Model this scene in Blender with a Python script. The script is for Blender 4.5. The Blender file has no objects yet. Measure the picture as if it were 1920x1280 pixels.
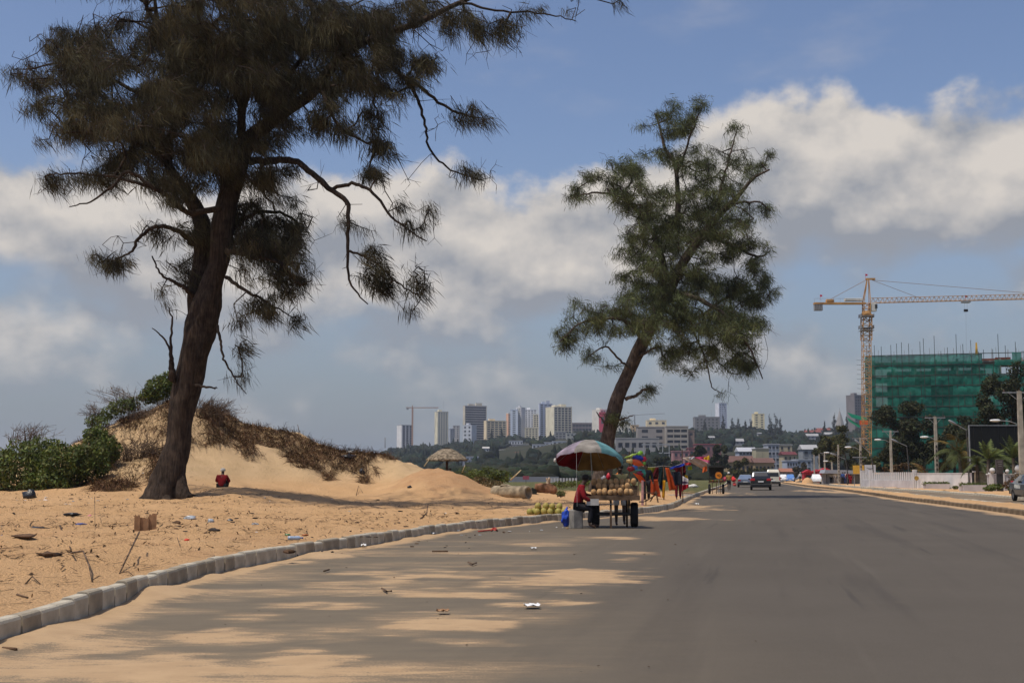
import bpy, math, random
import numpy as np
from mathutils import Vector, noise, Matrix
PI = math.pi
RNG = np.random.default_rng(7)
random.seed(7)
S = bpy.context.scene
COL = S.collection

# ------------------------------------------------------------------ camera
F = 2400.0                       # focal length in photograph pixels (1920 wide)
CAMH = 1.4
PITCH = math.atan(250.0 / F)     # horizon at row 890 of 1280
cam = bpy.data.cameras.new('camera'); camo = bpy.data.objects.new('camera', cam); COL.objects.link(camo)
cam.sensor_width = 36.0; cam.lens = 36.0 * F / 1920.0; cam.clip_start = 0.1; cam.clip_end = 20000
camo.location = (0, 0, CAMH); camo.rotation_euler = (PI / 2 + PITCH, 0, 0)
S.camera = camo

# ------------------------------------------------------------------ light
SUN_EL = math.radians(66); SUN_AZ = math.atan2(-0.86, -0.51)     # direction to the sun, azimuth from +Y towards +X
SKY_STR = 0.10
SUN_STR = 3.0
S.view_settings.view_transform = 'Standard'; S.view_settings.look = 'None'
S.view_settings.gamma = 1.0; S.view_settings.use_curve_mapping = False
S.view_settings.exposure = 0.30
sl = bpy.data.lights.new('sun', 'SUN'); sl.energy = SUN_STR; sl.angle = math.radians(0.5); sl.color = (1.0, 0.93, 0.82)
so = bpy.data.objects.new('sun', sl); COL.objects.link(so)
tosun = Vector((math.sin(SUN_AZ) * math.cos(SUN_EL), math.cos(SUN_AZ) * math.cos(SUN_EL), math.sin(SUN_EL)))
so.rotation_euler = tosun.to_track_quat('Z', 'Y').to_euler(); so.location = (0, 0, 80)

W = bpy.data.worlds.new('World'); S.world = W; W.use_nodes = True
def build_world():
    nt = W.node_tree; N = nt.nodes; L = nt.links; N.clear()
    def nd(t, **k):
        n = N.new(t)
        for a, b in k.items(): setattr(n, a, b)
        return n
    def mth(op, a, b=None, clamp=False):
        n = nd('ShaderNodeMath', operation=op, use_clamp=clamp)
        for i, v in enumerate((a, b)):
            if v is None: continue
            if isinstance(v, (int, float)): n.inputs[i].default_value = v
            else: L.new(v, n.inputs[i])
        return n.outputs[0]
    def sstep(v, lo, hi):
        n = nd('ShaderNodeMapRange', interpolation_type='SMOOTHSTEP'); L.new(v, n.inputs[0])
        n.inputs[1].default_value = lo; n.inputs[2].default_value = hi
        return n.outputs[0]
    def mix(f, a, b):
        n = nd('ShaderNodeMix', data_type='RGBA')
        if isinstance(f, (int, float)): n.inputs[0].default_value = f
        else: L.new(f, n.inputs[0])
        for i, v in ((6, a), (7, b)):
            if isinstance(v, tuple): n.inputs[i].default_value = v
            else: L.new(v, n.inputs[i])
        return n.outputs[2]
    def noi(vec, scale, det=6, rough=0.55, off=(0, 0, 0), st=(1, 1, 1)):
        m = nd('ShaderNodeMapping'); L.new(vec, m.inputs[0]); m.inputs[1].default_value = off; m.inputs[3].default_value = st
        n = nd('ShaderNodeTexNoise'); L.new(m.outputs[0], n.inputs['Vector'])
        n.inputs['Scale'].default_value = scale; n.inputs['Detail'].default_value = det; n.inputs['Roughness'].default_value = rough
        return n.outputs['Fac']
    sky = nd('ShaderNodeTexSky', sky_type='NISHITA'); sky.sun_disc = False
    sky.sun_elevation = SUN_EL; sky.sun_rotation = SUN_AZ % (2 * PI); sky.altitude = 0
    sky.air_density = 1.0; sky.dust_density = 1.6; sky.ozone_density = 1.6
    tc = nd('ShaderNodeTexCoord'); V = tc.outputs['Generated']
    sep = nd('ShaderNodeSeparateXYZ'); L.new(V, sep.inputs[0])
    el = mth('MULTIPLY', mth('ARCSINE', sep.outputs[2]), 180 / PI)
    az = mth('MULTIPLY', mth('ARCTAN2', sep.outputs[0], sep.outputs[1]), 180 / PI)   # degrees right of +Y
    # muted tropical blue, greyer towards the horizon
    hs = nd('ShaderNodeHueSaturation'); L.new(sky.outputs[0], hs.inputs['Color']); hs.inputs['Saturation'].default_value = 1.06; hs.inputs['Value'].default_value = 0.86
    vio = nd('ShaderNodeMix', data_type='RGBA', blend_type='MULTIPLY'); vio.inputs[0].default_value = 1.0; L.new(hs.outputs[0], vio.inputs[6]); vio.inputs[7].default_value = (1.10, 1.04, 1.10, 1)
    hz = sstep(el, 15.0, -1.0)
    base = mix(mth('MULTIPLY', hz, 0.80), vio.outputs[2], (1.8, 2.12, 2.55, 1))
    # top of the cumulus bank, as an elevation for every compass direction (repeats all round the horizon)
    fc = nd('ShaderNodeFloatCurve')
    c = fc.mapping.curves[0]
    pts = [(0.0, .50), (.06, .62), (.12, .45), (.2, .60), (.27, .48), (.33, .55), (.40, .46), (.43, .56), (.4400, .585), (.462, .555), (.474, .57), (.484, .585), (.492, .60), (.4975, .555), (.503, .535), (.508, .57), (.514, .60), (.521, .64), (.5275, .71), (.536, .735), (.543, .72), (.55, .69), (.556, .70), (.562, .685), (.58, .62), (.62, .5), (.68, .6), (.75, .47), (.82, .62), (.9, .5), (1.0, .50)]
    while len(c.points) < len(pts): c.points.new(0.5, 0.5)
    for p, (x, y) in zip(c.points, pts): p.location = (x, y)
    fc.mapping.update()
    L.new(mth('ADD', mth('DIVIDE', az, 360.0), 0.5), fc.inputs['Value'])
    top = mth('MULTIPLY', fc.outputs[0], 22.7)                      # degrees
    n_big = noi(V, 8.0, 4, 0.5, (3.1, 1.7, 0.2), (1, 1, 1.7))
    n_puff = noi(V, 13.0, 7, 0.50, (0.4, 7.7, 2.1), (1, 1, 1.25))
    n_fine = noi(V, 55.0, 6, 0.6, (5.0, 2.0, 1.0), (1, 1, 1.3))
    edge = mth('ADD', mth('MULTIPLY', mth('SUBTRACT', n_puff, 0.5), 5.2), mth('MULTIPLY', mth('SUBTRACT', n_fine, 0.5), 1.2))
    below = mth('ADD', mth('SUBTRACT', top, el), edge)              # degrees under the ragged top
    mask = sstep(below, -0.3, 0.9)
    # gaps of blue lower down, thicker cover near the tops
    hole = mth('ADD', n_big, mth('ADD', mth('MULTIPLY', mth('SUBTRACT', n_puff, 0.5), 0.55), mth('MULTIPLY', sstep(below, 9.0, 0.0), 0.30)))
    mask = mth('MULTIPLY', mask, sstep(hole, 0.38, 0.62))
    mask = mth('MULTIPLY', mask, mth('ADD', mth('MULTIPLY', sstep(el, 0.5, 8.5), 0.75), 0.25))
    # lit crowns, grey undersides: brighter where the puffs thin out upwards
    n_up = noi(V, 13.0, 7, 0.50, (0.4 + .010 * -.5, 7.7, 2.1 + .030), (1, 1, 1.25))
    n_upb = noi(V, 8.0, 4, 0.5, (3.1, 1.7, 0.2 + .07), (1, 1, 1.7))
    rel = mth('ADD', mth('MULTIPLY', mth('SUBTRACT', n_puff, n_up), 3.4), mth('MULTIPLY', mth('SUBTRACT', n_big, n_upb), 1.6))
    lit = mth('ADD', mth('ADD', mth('MULTIPLY', sstep(below, 7.5, 0.0), 0.70), 0.10), mth('ADD', rel, mth('MULTIPLY', mth('SUBTRACT', n_fine, 0.5), 0.35)), True)
    ccol = mix(lit, (2.45, 2.62, 2.98, 1), (5.6, 5.2, 4.8, 1))
    out = mix(mask, base, ccol)
    # thin high wisps
    n_w = noi(V, 5.0, 7, 0.6, (1.0, 4.0, 3.0), (1, 1, 2.6))
    wm = mth('MULTIPLY', mth('MULTIPLY', sstep(n_w, 0.53, 0.78), sstep(el, 12, 18)), 0.36)
    out = mix(wm, out, (3.9, 3.9, 4.3, 1))
    bg = nd('ShaderNodeBackground'); L.new(out, bg.inputs[0]); bg.inputs[1].default_value = SKY_STR
    o = nd('ShaderNodeOutputWorld'); L.new(bg.outputs[0], o.inputs[0])
build_world()

S.render.engine = 'CYCLES'
S.cycles.use_denoising = True
S.cycles.max_bounces = 6; S.cycles.transparent_max_bounces = 12; S.cycles.volume_bounces = 0
S.cycles.caustics_reflective = False; S.cycles.caustics_refractive = False
# ------------------------------------------------------------------ pixel -> world helpers
CP, SP = math.cos(PITCH), math.sin(PITCH)
def ray(px, py):
    u = (px - 960) / F; v = (640 - py) / F
    return np.array((u, CP - v * SP, SP + v * CP))
def P(px, py, Y):                # the point at forward distance Y seen at that pixel
    d = ray(px, py); t = Y / d[1]
    return np.array((d[0] * t, Y, CAMH + d[2] * t))
def G(px, py, z=0.0):            # the point on the level z seen at that pixel
    d = ray(px, py); t = (z - CAMH) / d[2]
    return np.array((d[0] * t, d[1] * t, z))
def sm(x, a, b):
    t = np.clip((np.asarray(x, float) - a) / (b - a), 0, 1); return t * t * (3 - 2 * t)
def fbm(x, y, z=0.0, o=4):
    return noise.fractal(Vector((x, y, z)), 1.0, 2.0, o, noise_basis='PERLIN_ORIGINAL')

# ------------------------------------------------------------------ materials
MATS = {}
def mat(name, col, rough=0.8, metal=0.0, var=0.12, vscale=6.0, bump=0.0, bscale=30.0, spec=0.3, col2=None, trans=0.0, coat=0.0, attr=None, emit=None):
    if name in MATS: return MATS[name]
    m = bpy.data.materials.new(name); m.use_nodes = True; MATS[name] = m
    nt = m.node_tree; N = nt.nodes; L = nt.links; b = N['Principled BSDF']
    b.inputs['Roughness'].default_value = rough; b.inputs['Metallic'].default_value = metal
    b.inputs['Specular IOR Level'].default_value = spec; b.inputs['Coat Weight'].default_value = coat
    tc = N.new('ShaderNodeTexCoord')
    n = N.new('ShaderNodeTexNoise'); n.inputs['Scale'].default_value = vscale; n.inputs['Detail'].default_value = 6; L.new(tc.outputs['Object'], n.inputs['Vector'])
    c2 = col2 if col2 else tuple(c * (1 - var * 2.2) for c in col); c1 = col if col2 else tuple(min(1, c * (1 + var)) for c in col)
    mx = N.new('ShaderNodeMix'); mx.data_type = 'RGBA'
    mr = N.new('ShaderNodeMapRange'); L.new(n.outputs['Fac'], mr.inputs[0]); mr.inputs[1].default_value = 0.3; mr.inputs[2].default_value = 0.7
    L.new(mr.outputs[0], mx.inputs[0]); mx.inputs[6].default_value = (*c2, 1); mx.inputs[7].default_value = (*c1, 1)
    out = mx.outputs[2]
    if attr:
        a = N.new('ShaderNodeAttribute'); a.attribute_name = attr
        m2 = N.new('ShaderNodeMix'); m2.data_type = 'RGBA'; m2.blend_type = 'MULTIPLY'; m2.inputs[0].default_value = 1
        L.new(out, m2.inputs[6]); L.new(a.outputs['Color'], m2.inputs[7]); out = m2.outputs[2]
    L.new(out, b.inputs['Base Color'])
    if bump:
        n2 = N.new('ShaderNodeTexNoise'); n2.inputs['Scale'].default_value = bscale; n2.inputs['Detail'].default_value = 5; L.new(tc.outputs['Object'], n2.inputs['Vector'])
        bp = N.new('ShaderNodeBump'); bp.inputs['Strength'].default_value = bump; bp.inputs['Distance'].default_value = 0.02
        L.new(n2.outputs['Fac'], bp.inputs['Height']); L.new(bp.outputs[0], b.inputs['Normal'])
    if trans:
        t = N.new('ShaderNodeBsdfTranslucent'); L.new(out, t.inputs[0]); ms = N.new('ShaderNodeMixShader'); ms.inputs[0].default_value = trans
        L.new(b.outputs[0], ms.inputs[1]); L.new(t.outputs[0], ms.inputs[2]); L.new(ms.outputs[0], N['Material Output'].inputs[0])
    return m
def C(r, g, b):                  # sRGB 0-255 -> linear
    return tuple(((c / 255 + 0.055) / 1.055) ** 2.4 if c > 10 else c / 255 / 12.92 for c in (r, g, b))

# ------------------------------------------------------------------ mesh builder
class MB:
    def __init__(s): s.v = []; s.f = []; s.mi = []
    def add(s, vs, fs, m=0):
        o = len(s.v); s.v.extend([tuple(map(float, p)) for p in vs]); s.f.extend([tuple(i + o for i in f) for f in fs]); s.mi.extend([m] * len(fs)); return s
    def box(s, c, d, m=0, rz=0.0, taper=1.0):
        hx, hy, hz = d[0] / 2, d[1] / 2, d[2] / 2; vs = []
        cr, sr = math.cos(rz), math.sin(rz)
        for z, k in ((-hz, 1), (hz, taper)):
            for x, y in ((-hx, -hy), (hx, -hy), (hx, hy), (-hx, hy)):
                x *= k; y *= k; vs.append((c[0] + x * cr - y * sr, c[1] + x * sr + y * cr, c[2] + z))
        return s.add(vs, [(3, 2, 1, 0), (4, 5, 6, 7), (0, 1, 5, 4), (1, 2, 6, 5), (2, 3, 7, 6), (3, 0, 4, 7)], m)
    def bbox(s, c, d, bev=0.02, m=0):       # box with chamfered upright and top edges
        hx, hy, hz = d[0] / 2, d[1] / 2, d[2] / 2; b = min(bev, hx * .9, hy * .9, hz * .9)
        def ring(x, y, z, e): return [(c[0] - x + e, c[1] - y, z), (c[0] + x - e, c[1] - y, z), (c[0] + x, c[1] - y + e, z), (c[0] + x, c[1] + y - e, z), (c[0] + x - e, c[1] + y, z), (c[0] - x + e, c[1] + y, z), (c[0] - x, c[1] + y - e, z), (c[0] - x, c[1] - y + e, z)]
        vs = ring(hx, hy, c[2] - hz, b) + ring(hx, hy, c[2] + hz - b, b) + ring(hx - b, hy - b, c[2] + hz, b * .5)
        fs = [tuple(range(7, -1, -1)), tuple(range(16, 24))]
        for k in (0, 8):
            for i in range(8): fs.append((k + i, k + (i + 1) % 8, k + 8 + (i + 1) % 8, k + 8 + i))
        return s.add(vs, fs, m)
    def tube(s, pts, rad, n=8, m=0, caps=True):
        pts = [np.array(p, float) for p in pts]
        if not hasattr(rad, '__len__'): rad = [rad] * len(pts)
        vs = []; fs = []; up = np.array((0.31, 0.2, 0.93)); prev = None
        for i, p in enumerate(pts):
            t = pts[min(i + 1, len(pts) - 1)] - pts[max(i - 1, 0)]; t = t / (np.linalg.norm(t) + 1e-9)
            if prev is None:
                a = np.cross(t, up)
                if np.linalg.norm(a) < .1: a = np.cross(t, (1, 0, 0))
            else: a = prev - t * np.dot(prev, t)
            a = a / (np.linalg.norm(a) + 1e-9); prev = a; b = np.cross(t, a)
            for k in range(n):
                an = 2 * PI * k / n; vs.append(p + rad[i] * (a * math.cos(an) + b * math.sin(an)))
        for i in range(len(pts) - 1):
            for k in range(n):
                k2 = (k + 1) % n; fs.append((i * n + k, i * n + k2, (i + 1) * n + k2, (i + 1) * n + k))
        if caps: fs.append(tuple(range(n - 1, -1, -1))); e = (len(pts) - 1) * n; fs.append(tuple(range(e, e + n)))
        return s.add(vs, fs, m)
    def bar(s, a, b, r=0.02, n=4, m=0): return s.tube([a, b], r, n, m)
    def lathe(s, prof, c=(0, 0, 0), n=20, m=0, axis='z', jit=0.0, sx=1.0, sy=1.0):
        vs = []; fs = []
        for i, (r, z) in enumerate(prof):
            for k in range(n):
                an = 2 * PI * k / n; rr = r * (1 + jit * (random.random() - .5))
                x, y = rr * math.cos(an) * sx, rr * math.sin(an) * sy
                p = (x, y, z) if axis == 'z' else ((z, x, y) if axis == 'x' else (x, z, y))
                vs.append((c[0] + p[0], c[1] + p[1], c[2] + p[2]))
        for i in range(len(prof) - 1):
            for k in range(n):
                k2 = (k + 1) % n; q = (i * n + k, i * n + k2, (i + 1) * n + k2, (i + 1) * n + k); fs.append(q if axis != 'y' else q[::-1])
        return s.add(vs, fs, m)
    def prism(s, poly, y0, y1, m=0, axis='y'):   # polygon in x,z pushed along y
        n = len(poly); vs = [(x, y0, z) for x, z in poly] + [(x, y1, z) for x, z in poly]
        if axis == 'x': vs = [(y0, x, z) for x, z in poly] + [(y1, x, z) for x, z in poly]
        fs = [tuple(range(n)), tuple(range(2 * n - 1, n - 1, -1))] + [(i, n + i, n + (i + 1) % n, (i + 1) % n) for i in range(n)]
        return s.add(vs, fs, m)
    def loft(s, rings, m=0, close=True, caps=True):
        n = len(rings[0]); vs = [p for r in rings for p in r]; fs = []
        for i in range(len(rings) - 1):
            for k in range(n if close else n - 1):
                k2 = (k + 1) % n; fs.append((i * n + k, i * n + k2, (i + 1) * n + k2, (i + 1) * n + k))
        if caps: fs.append(tuple(range(n - 1, -1, -1))); e = (len(rings) - 1) * n; fs.append(tuple(range(e, e + n)))
        return s.add(vs, fs, m)
    def blob(s, c, r, m=0, sub=2, jit=0.15, seed=0, flat=1.0):
        import bmesh
        bm = bmesh.new(); bmesh.ops.create_icosphere(bm, subdivisions=sub, radius=1.0)
        vs = []
        for v in bm.verts:
            k = 1 + jit * noise.noise(v.co * 1.7 + Vector((seed * 3.1, seed, 0))) * 2
            vs.append((c[0] + v.co.x * r[0] * k, c[1] + v.co.y * r[1] * k, c[2] + v.co.z * r[2] * k * flat))
        fs = [tuple(v.index for v in f.verts) for f in bm.faces]; bm.free()
        return s.add(vs, fs, m)
    def mesh(s, name, mats, smooth=False):
        me = bpy.data.meshes.new(name); me.from_pydata(s.v, [], s.f)
        for q in (mats if isinstance(mats, (list, tuple)) else [mats]): me.materials.append(q)
        if any(s.mi): me.polygons.foreach_set('material_index', s.mi)
        if smooth: me.polygons.foreach_set('use_smooth', [True] * len(me.polygons))
        me.validate(); me.update(); return me
    def build(s, name, mats, parent=None, smooth=False, world=False, kind=None, loc=None, rz=0.0):
        if world and parent is not None:
            o = parent.location; s.v = [(x - o[0], y - o[1], z - o[2]) for x, y, z in s.v]
        elif world and loc is not None:
            s.v = [(x - loc[0], y - loc[1], z - loc[2]) for x, y, z in s.v]
        return link(s.mesh(name, mats, smooth), name, parent, loc, rz, kind)
def link(me, name, parent=None, loc=None, rz=0.0, kind=None):
    o = bpy.data.objects.new(name, me); COL.objects.link(o)
    if parent is not None: o.parent = parent
    if loc is not None: o.location = [float(q) for q in loc]
    if rz: o.rotation_euler = (0, 0, rz)
    if kind: o['kind'] = kind
    return o
def tag(o, label, cat, group=None, kind=None):
    o['label'] = label; o['category'] = cat
    if group: o['group'] = group
    if kind: o['kind'] = kind
    return o
def thing(name, label, cat, loc=(0, 0, 0), rz=0.0, group=None):
    o = bpy.data.objects.new(name, None); COL.objects.link(o); o.empty_display_size = 0.2
    o.location = [float(q) for q in loc]; o.rotation_euler = (0, 0, rz)
    return tag(o, label, cat, group)
def dup(o, loc, rz=None, label=None, group=None, parent=None, scale=None):
    r = o.copy(); COL.objects.link(r); r.location = [float(q) for q in loc]
    if rz is not None: r.rotation_euler = (0, 0, rz)
    if scale: r.scale = scale
    if label: r['label'] = label
    if group: r['group'] = group
    if parent: r.parent = parent
    for ch in [c for c in bpy.data.objects if c.parent == o]:
        c = ch.copy(); COL.objects.link(c); c.parent = r
        for g in [q for q in bpy.data.objects if q.parent == ch]:
            d = g.copy(); COL.objects.link(d); d.parent = c
    return r
def raw(name, verts, faces, mats, parent=None, kind=None, smooth=False, cols=None, loc=None):
    """mesh from numpy arrays; every face has the same corner count"""
    verts = np.asarray(verts, np.float32); faces = np.asarray(faces, np.int32); k = faces.shape[1]
    if loc is not None: verts = verts - np.asarray(loc, np.float32)
    me = bpy.data.meshes.new(name); me.vertices.add(len(verts)); me.vertices.foreach_set('co', verts.ravel())
    me.loops.add(faces.size); me.loops.foreach_set('vertex_index', faces.ravel())
    me.polygons.add(len(faces)); me.polygons.foreach_set('loop_start', np.arange(0, faces.size, k, dtype=np.int32)); me.polygons.foreach_set('loop_total', np.full(len(faces), k, np.int32))
    if smooth: me.polygons.foreach_set('use_smooth', np.ones(len(faces), bool))
    for q in (mats if isinstance(mats, (list, tuple)) else [mats]): me.materials.append(q)
    if cols is not None:
        at = me.color_attributes.new('tint', 'FLOAT_COLOR', 'POINT'); cc = np.ones((len(verts), 4), np.float32); cc[:, :3] = cols; at.data.foreach_set('color', cc.ravel())
    me.update(calc_edges=True); me.validate()
    return link(me, name, parent, loc if parent is None else None, 0, kind)
# ------------------------------------------------------------------ road lines (metres, from the kerb feet seen in the photograph)
def poly(pxs, extra_near, extra_far):
    q = [G(x, y) for x, y in pxs]; q = [(p[0], p[1]) for p in q]
    return np.array(list(extra_near) + q + list(extra_far))
LK = poly([(22, 1208), (80, 1188), (157, 1159), (217, 1140), (287, 1112), (353, 1092), (433, 1068), (500, 1057), (568, 1044), (677, 1025), (760, 1012), (860, 996), (977, 983), (1050, 977), (1197, 964), (1243, 959), (1263, 954), (1280, 944), (1302, 933), (1327, 923), (1360, 910)],
          [(-5.4, -20), (-4.9, 0), (-4.45, 6)], [(37.5, 224), (55, 300), (78, 400), (190, 900), (225, 1100)])
RK = poly([(1920, 968), (1815, 953), (1752, 945), (1700, 939), (1618, 926), (1564, 918), (1522, 914), (1464, 905)][::1],
          [(5.5, -20), (9.4, 0)], [(66, 300), (89, 400), (203, 900), (238, 1100)])
RK = RK[np.argsort(RK[:, 1])]
FK = np.array([(16.5, -20), (17.5, 0), (24.5, 43), (28.6, 70), (31.0, 85), (34.6, 111), (36.4, 132), (40.5, 160), (50.5, 210), (58, 240), (75, 300), (98, 400), (212, 900), (247, 1100)])
def interp_poly(Pl):
    ys = Pl[:, 1]; xs = Pl[:, 0]
    def f(y):
        a = np.interp(y, ys, xs)
        # soften the corners of the polyline
        w = np.clip(np.abs(np.asarray(y)) * .05, .8, 6); y = np.asarray(y)
        return (a * 2 + sum(np.interp(y + k * w, ys, xs) for k in (-1.6, -1, -.5, .5, 1, 1.6))) / 8
    return f
kx, rx, fx = interp_poly(LK), interp_poly(RK), interp_poly(FK)

# ------------------------------------------------------------------ terrain heights left of the road
ZX = [-500, 0, 150, 230, 320, 400, 450, 500, 550, 600, 650, 700, 750, 800, 850, 900, 1000, 1100, 1300]
ZY = [4, 20, 35, 44, 48, 52, 56, 61, 66, 72, 78, 90, 130, 400]
Zt = [
 [.20] * 19,
 [.24] * 19,
 [.30, .30, .30, .30, .30, .30, .30, .28, .26, .25, .25, .25, .25, .24, .22, .20, .20, .20, .20],
 [.40, .38, .38, .36, .36, .38, .38, .34, .28, .24, .22, .22, .22, .22, .20, .18, .18, .20, .20],
 [.45, .42, .45, .48, .50, .60, .62, .52, .40, .28, .22, .20, .20, .20, .18, .18, .18, .20, .20],
 [.50, .50, .58, .70, .82, .86, .86, .80, .66, .48, .28, .20, .20, .20, .18, .18, .18, .20, .20],
 [.60, .60, .85, 1.1, 1.15, .80, .74, .66, .58, .40, .25, .20, .22, .25, .25, .22, .20, .22, .22],
 [.80, 1.0, 1.6, 2.2, 2.4, 1.5, 1.05, .80, .62, .48, .40, .38, .48, .55, .55, .40, .22, .25, .25],
 [1.0, 1.6, 2.9, 4.0, 4.8, 3.9, 2.8, 2.3, 1.85, 1.4, 1.05, .95, 1.15, 1.15, 1.05, .65, .30, .28, .25],
 [1.2, 1.8, 3.1, 4.2, 5.3, 4.9, 4.2, 4.05, 3.7, 3.1, 2.7, 2.45, 2.15, 1.50, 1.35, .85, .35, .28, .25],
 [1.0, 1.4, 2.4, 3.4, 4.3, 3.9, 3.4, 3.3, 3.0, 2.6, 2.3, 2.1, 1.8, 1.35, 1.1, .75, .35, .28, .25],
 [.6, .7, 1.0, 1.4, 1.8, 1.7, 1.5, 1.5, 1.3, 1.2, 1.1, 1.1, 1.0, .9, .8, .55, .35, .25, .25],
 [.3] * 19,
 [.2] * 19]
Zt = np.array(Zt); ZX = np.array(ZX, float); ZY = np.array(ZY, float)
def zbase(X, Y):
    X = np.asarray(X, float); Y = np.asarray(Y, float)
    px = np.clip(960 + F * X / np.maximum(Y, 3), ZX[0], ZX[-1] - 1e-3); yy = np.clip(Y, ZY[0], ZY[-1] - 1e-3)
    i = np.clip(np.searchsorted(ZX, px, side='right') - 1, 0, len(ZX) - 2); j = np.clip(np.searchsorted(ZY, yy, side='right') - 1, 0, len(ZY) - 2)
    a = (px - ZX[i]) / (ZX[i + 1] - ZX[i]); b = (yy - ZY[j]) / (ZY[j + 1] - ZY[j])
    b = b * b * (3 - 2 * b) * .6 + b * .4
    z = (Zt[j, i] * (1 - a) + Zt[j, i + 1] * a) * (1 - b) + (Zt[j + 1, i] * (1 - a) + Zt[j + 1, i + 1] * a) * b
    # red soil heap
    hx, hy = (832 - 960) / F * 63, 63.0
    z = z + .82 * np.exp(-(((X - hx) / 2.0) ** 2 + ((Y - hy) / 2.6) ** 2) ** 1.15)
    return z
def znoise(X, Y):
    n = np.empty(len(X))
    for k in range(len(X)):
        x, y = X[k], Y[k]
        n[k] = .085 * fbm(x * .35, y * .28, 1.3, 3) + .11 * fbm(x * .9, y * .9, 4.2, 3) + .085 * abs(fbm(x * 2.1, y * 2.1, 9.2, 3))
    return n
def zterr(X, Y):                 # ground height at single points, as built
    X = np.atleast_1d(np.asarray(X, float)); Y = np.atleast_1d(np.asarray(Y, float))
    d = kx(Y) - .12 - X; w = sm(d, 0, 1.6)
    zb = zbase(X, Y); dn = sm(zb, .8, 1.8) * sm(Y, 54, 60); fl = np.zeros(len(X))
    for k in np.where(dn > 0)[0]: fl[k] = .30 * fbm(X[k] * .55, Y[k] * .22, 2.7, 3) + .13 * abs(fbm(X[k] * 1.9 + Y[k] * .5, Y[k] * .25, 5.1, 3)) + .10 * fbm(X[k] * 1.3, Y[k] * 1.3, 8.8, 4)
    return (zb + znoise(X, Y) + fl * dn) * w + .20 * (1 - w)
def zt(x, y): return float(zterr(x, y)[0])
def GT(px, py, y0=5.0, y1=110.0):            # first terrain point under a pixel
    d = ray(px, py); Ys = np.concatenate([np.arange(max(y0, 4), 40, .1), np.arange(max(40, y0), y1, .15)])
    t = Ys / d[1]; xs = d[0] * t; zs = CAMH + d[2] * t
    dk = kx(Ys) - .12 - xs; w = sm(dk, 0, 1.6); hit = np.where(zs <= zbase(xs, Ys) * w + .20 * (1 - w))[0]
    if not len(hit): return G(px, py, .2)
    i = hit[0]; return np.array((xs[i], Ys[i], zt(xs[i], Ys[i])))
def proj(x, y, z):
    dy = y * CP + (z - CAMH) * SP; dz = -y * SP + (z - CAMH) * CP
    return 960 + F * x / dy, 640 - F * dz / dy

def sand_nodes(m, tint=None):
    nt = m.node_tree; N = nt.nodes; L = nt.links; b = N['Principled BSDF']
    return nt, N, L, b
def sand_material():
    m = bpy.data.materials.new('sand'); m.use_nodes = True; nt, N, L, b = sand_nodes(m)
    b.inputs['Roughness'].default_value = .95; b.inputs['Specular IOR Level'].default_value = .1
    g = N.new('ShaderNodeNewGeometry')
    def noi(s, d=6, r=.6, sc=(1, 1, 1)):
        mp = N.new('ShaderNodeMapping'); mp.inputs[3].default_value = sc; L.new(g.outputs['Position'], mp.inputs[0])
        n = N.new('ShaderNodeTexNoise'); n.inputs['Scale'].default_value = s; n.inputs['Detail'].default_value = d; n.inputs['Roughness'].default_value = r; L.new(mp.outputs[0], n.inputs['Vector']); return n.outputs['Fac']
    def rng(v, lo, hi):
        q = N.new('ShaderNodeMapRange'); L.new(v, q.inputs[0]); q.inputs[1].default_value = lo; q.inputs[2].default_value = hi; return q.outputs[0]
    def mix(f, a, c):
        q = N.new('ShaderNodeMix'); q.data_type = 'RGBA'; L.new(f, q.inputs[0])
        for i, v in ((6, a), (7, c)):
            if isinstance(v, tuple): q.inputs[i].default_value = (*v, 1)
            else: L.new(v, q.inputs[i])
        return q.outputs[2]
    a = N.new('ShaderNodeAttribute'); a.attribute_name = 'tint'; sep = N.new('ShaderNodeSeparateColor'); L.new(a.outputs['Color'], sep.inputs[0])
    base = mix(rng(noi(.5, 5), .35, .65), (.57, .345, .165), (.68, .43, .222))
    base = mix(rng(noi(6, 7, .7), .3, .75), base, (.61, .375, .187))
    red = mix(rng(noi(2.5, 6), .3, .7), (.50, .285, .14), (.57, .345, .18))
    base = mix(sep.outputs[0], base, red)
    pale = mix(rng(noi(1.0, 5, .6), .3, .7), (.58, .40, .215), (.66, .46, .26))
    base = mix(sep.outputs[1], base, pale)
    green = mix(rng(noi(1.5, 6), .35, .65), (.06, .075, .025), (.17, .15, .065))
    base = mix(sep.outputs[2], base, green)
    # bits of dark plant litter
    sp = rng(noi(11, 3, .5, (1, 1.2, 1)), .70, .73); base = mix(sp, base, (.10, .065, .04))
    L.new(base, b.inputs['Base Color'])
    bp = N.new('ShaderNodeBump'); bp.inputs['Strength'].default_value = 1.0; bp.inputs['Distance'].default_value = .09
    ad = N.new('ShaderNodeMath'); ad.operation = 'ADD'; L.new(noi(5, 8, .7), ad.inputs[0]); L.new(noi(24, 4, .6), ad.inputs[1])
    L.new(ad.outputs[0], bp.inputs['Height']); L.new(bp.outputs[0], b.inputs['Normal'])
    return m
M_SAND = sand_material()

def grid_faces(nr, nc):
    i = np.arange(nr - 1)[:, None] * nc + np.arange(nc - 1)[None, :]
    return np.stack([i, i + 1, i + nc + 1, i + nc], -1).reshape(-1, 4)

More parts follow.
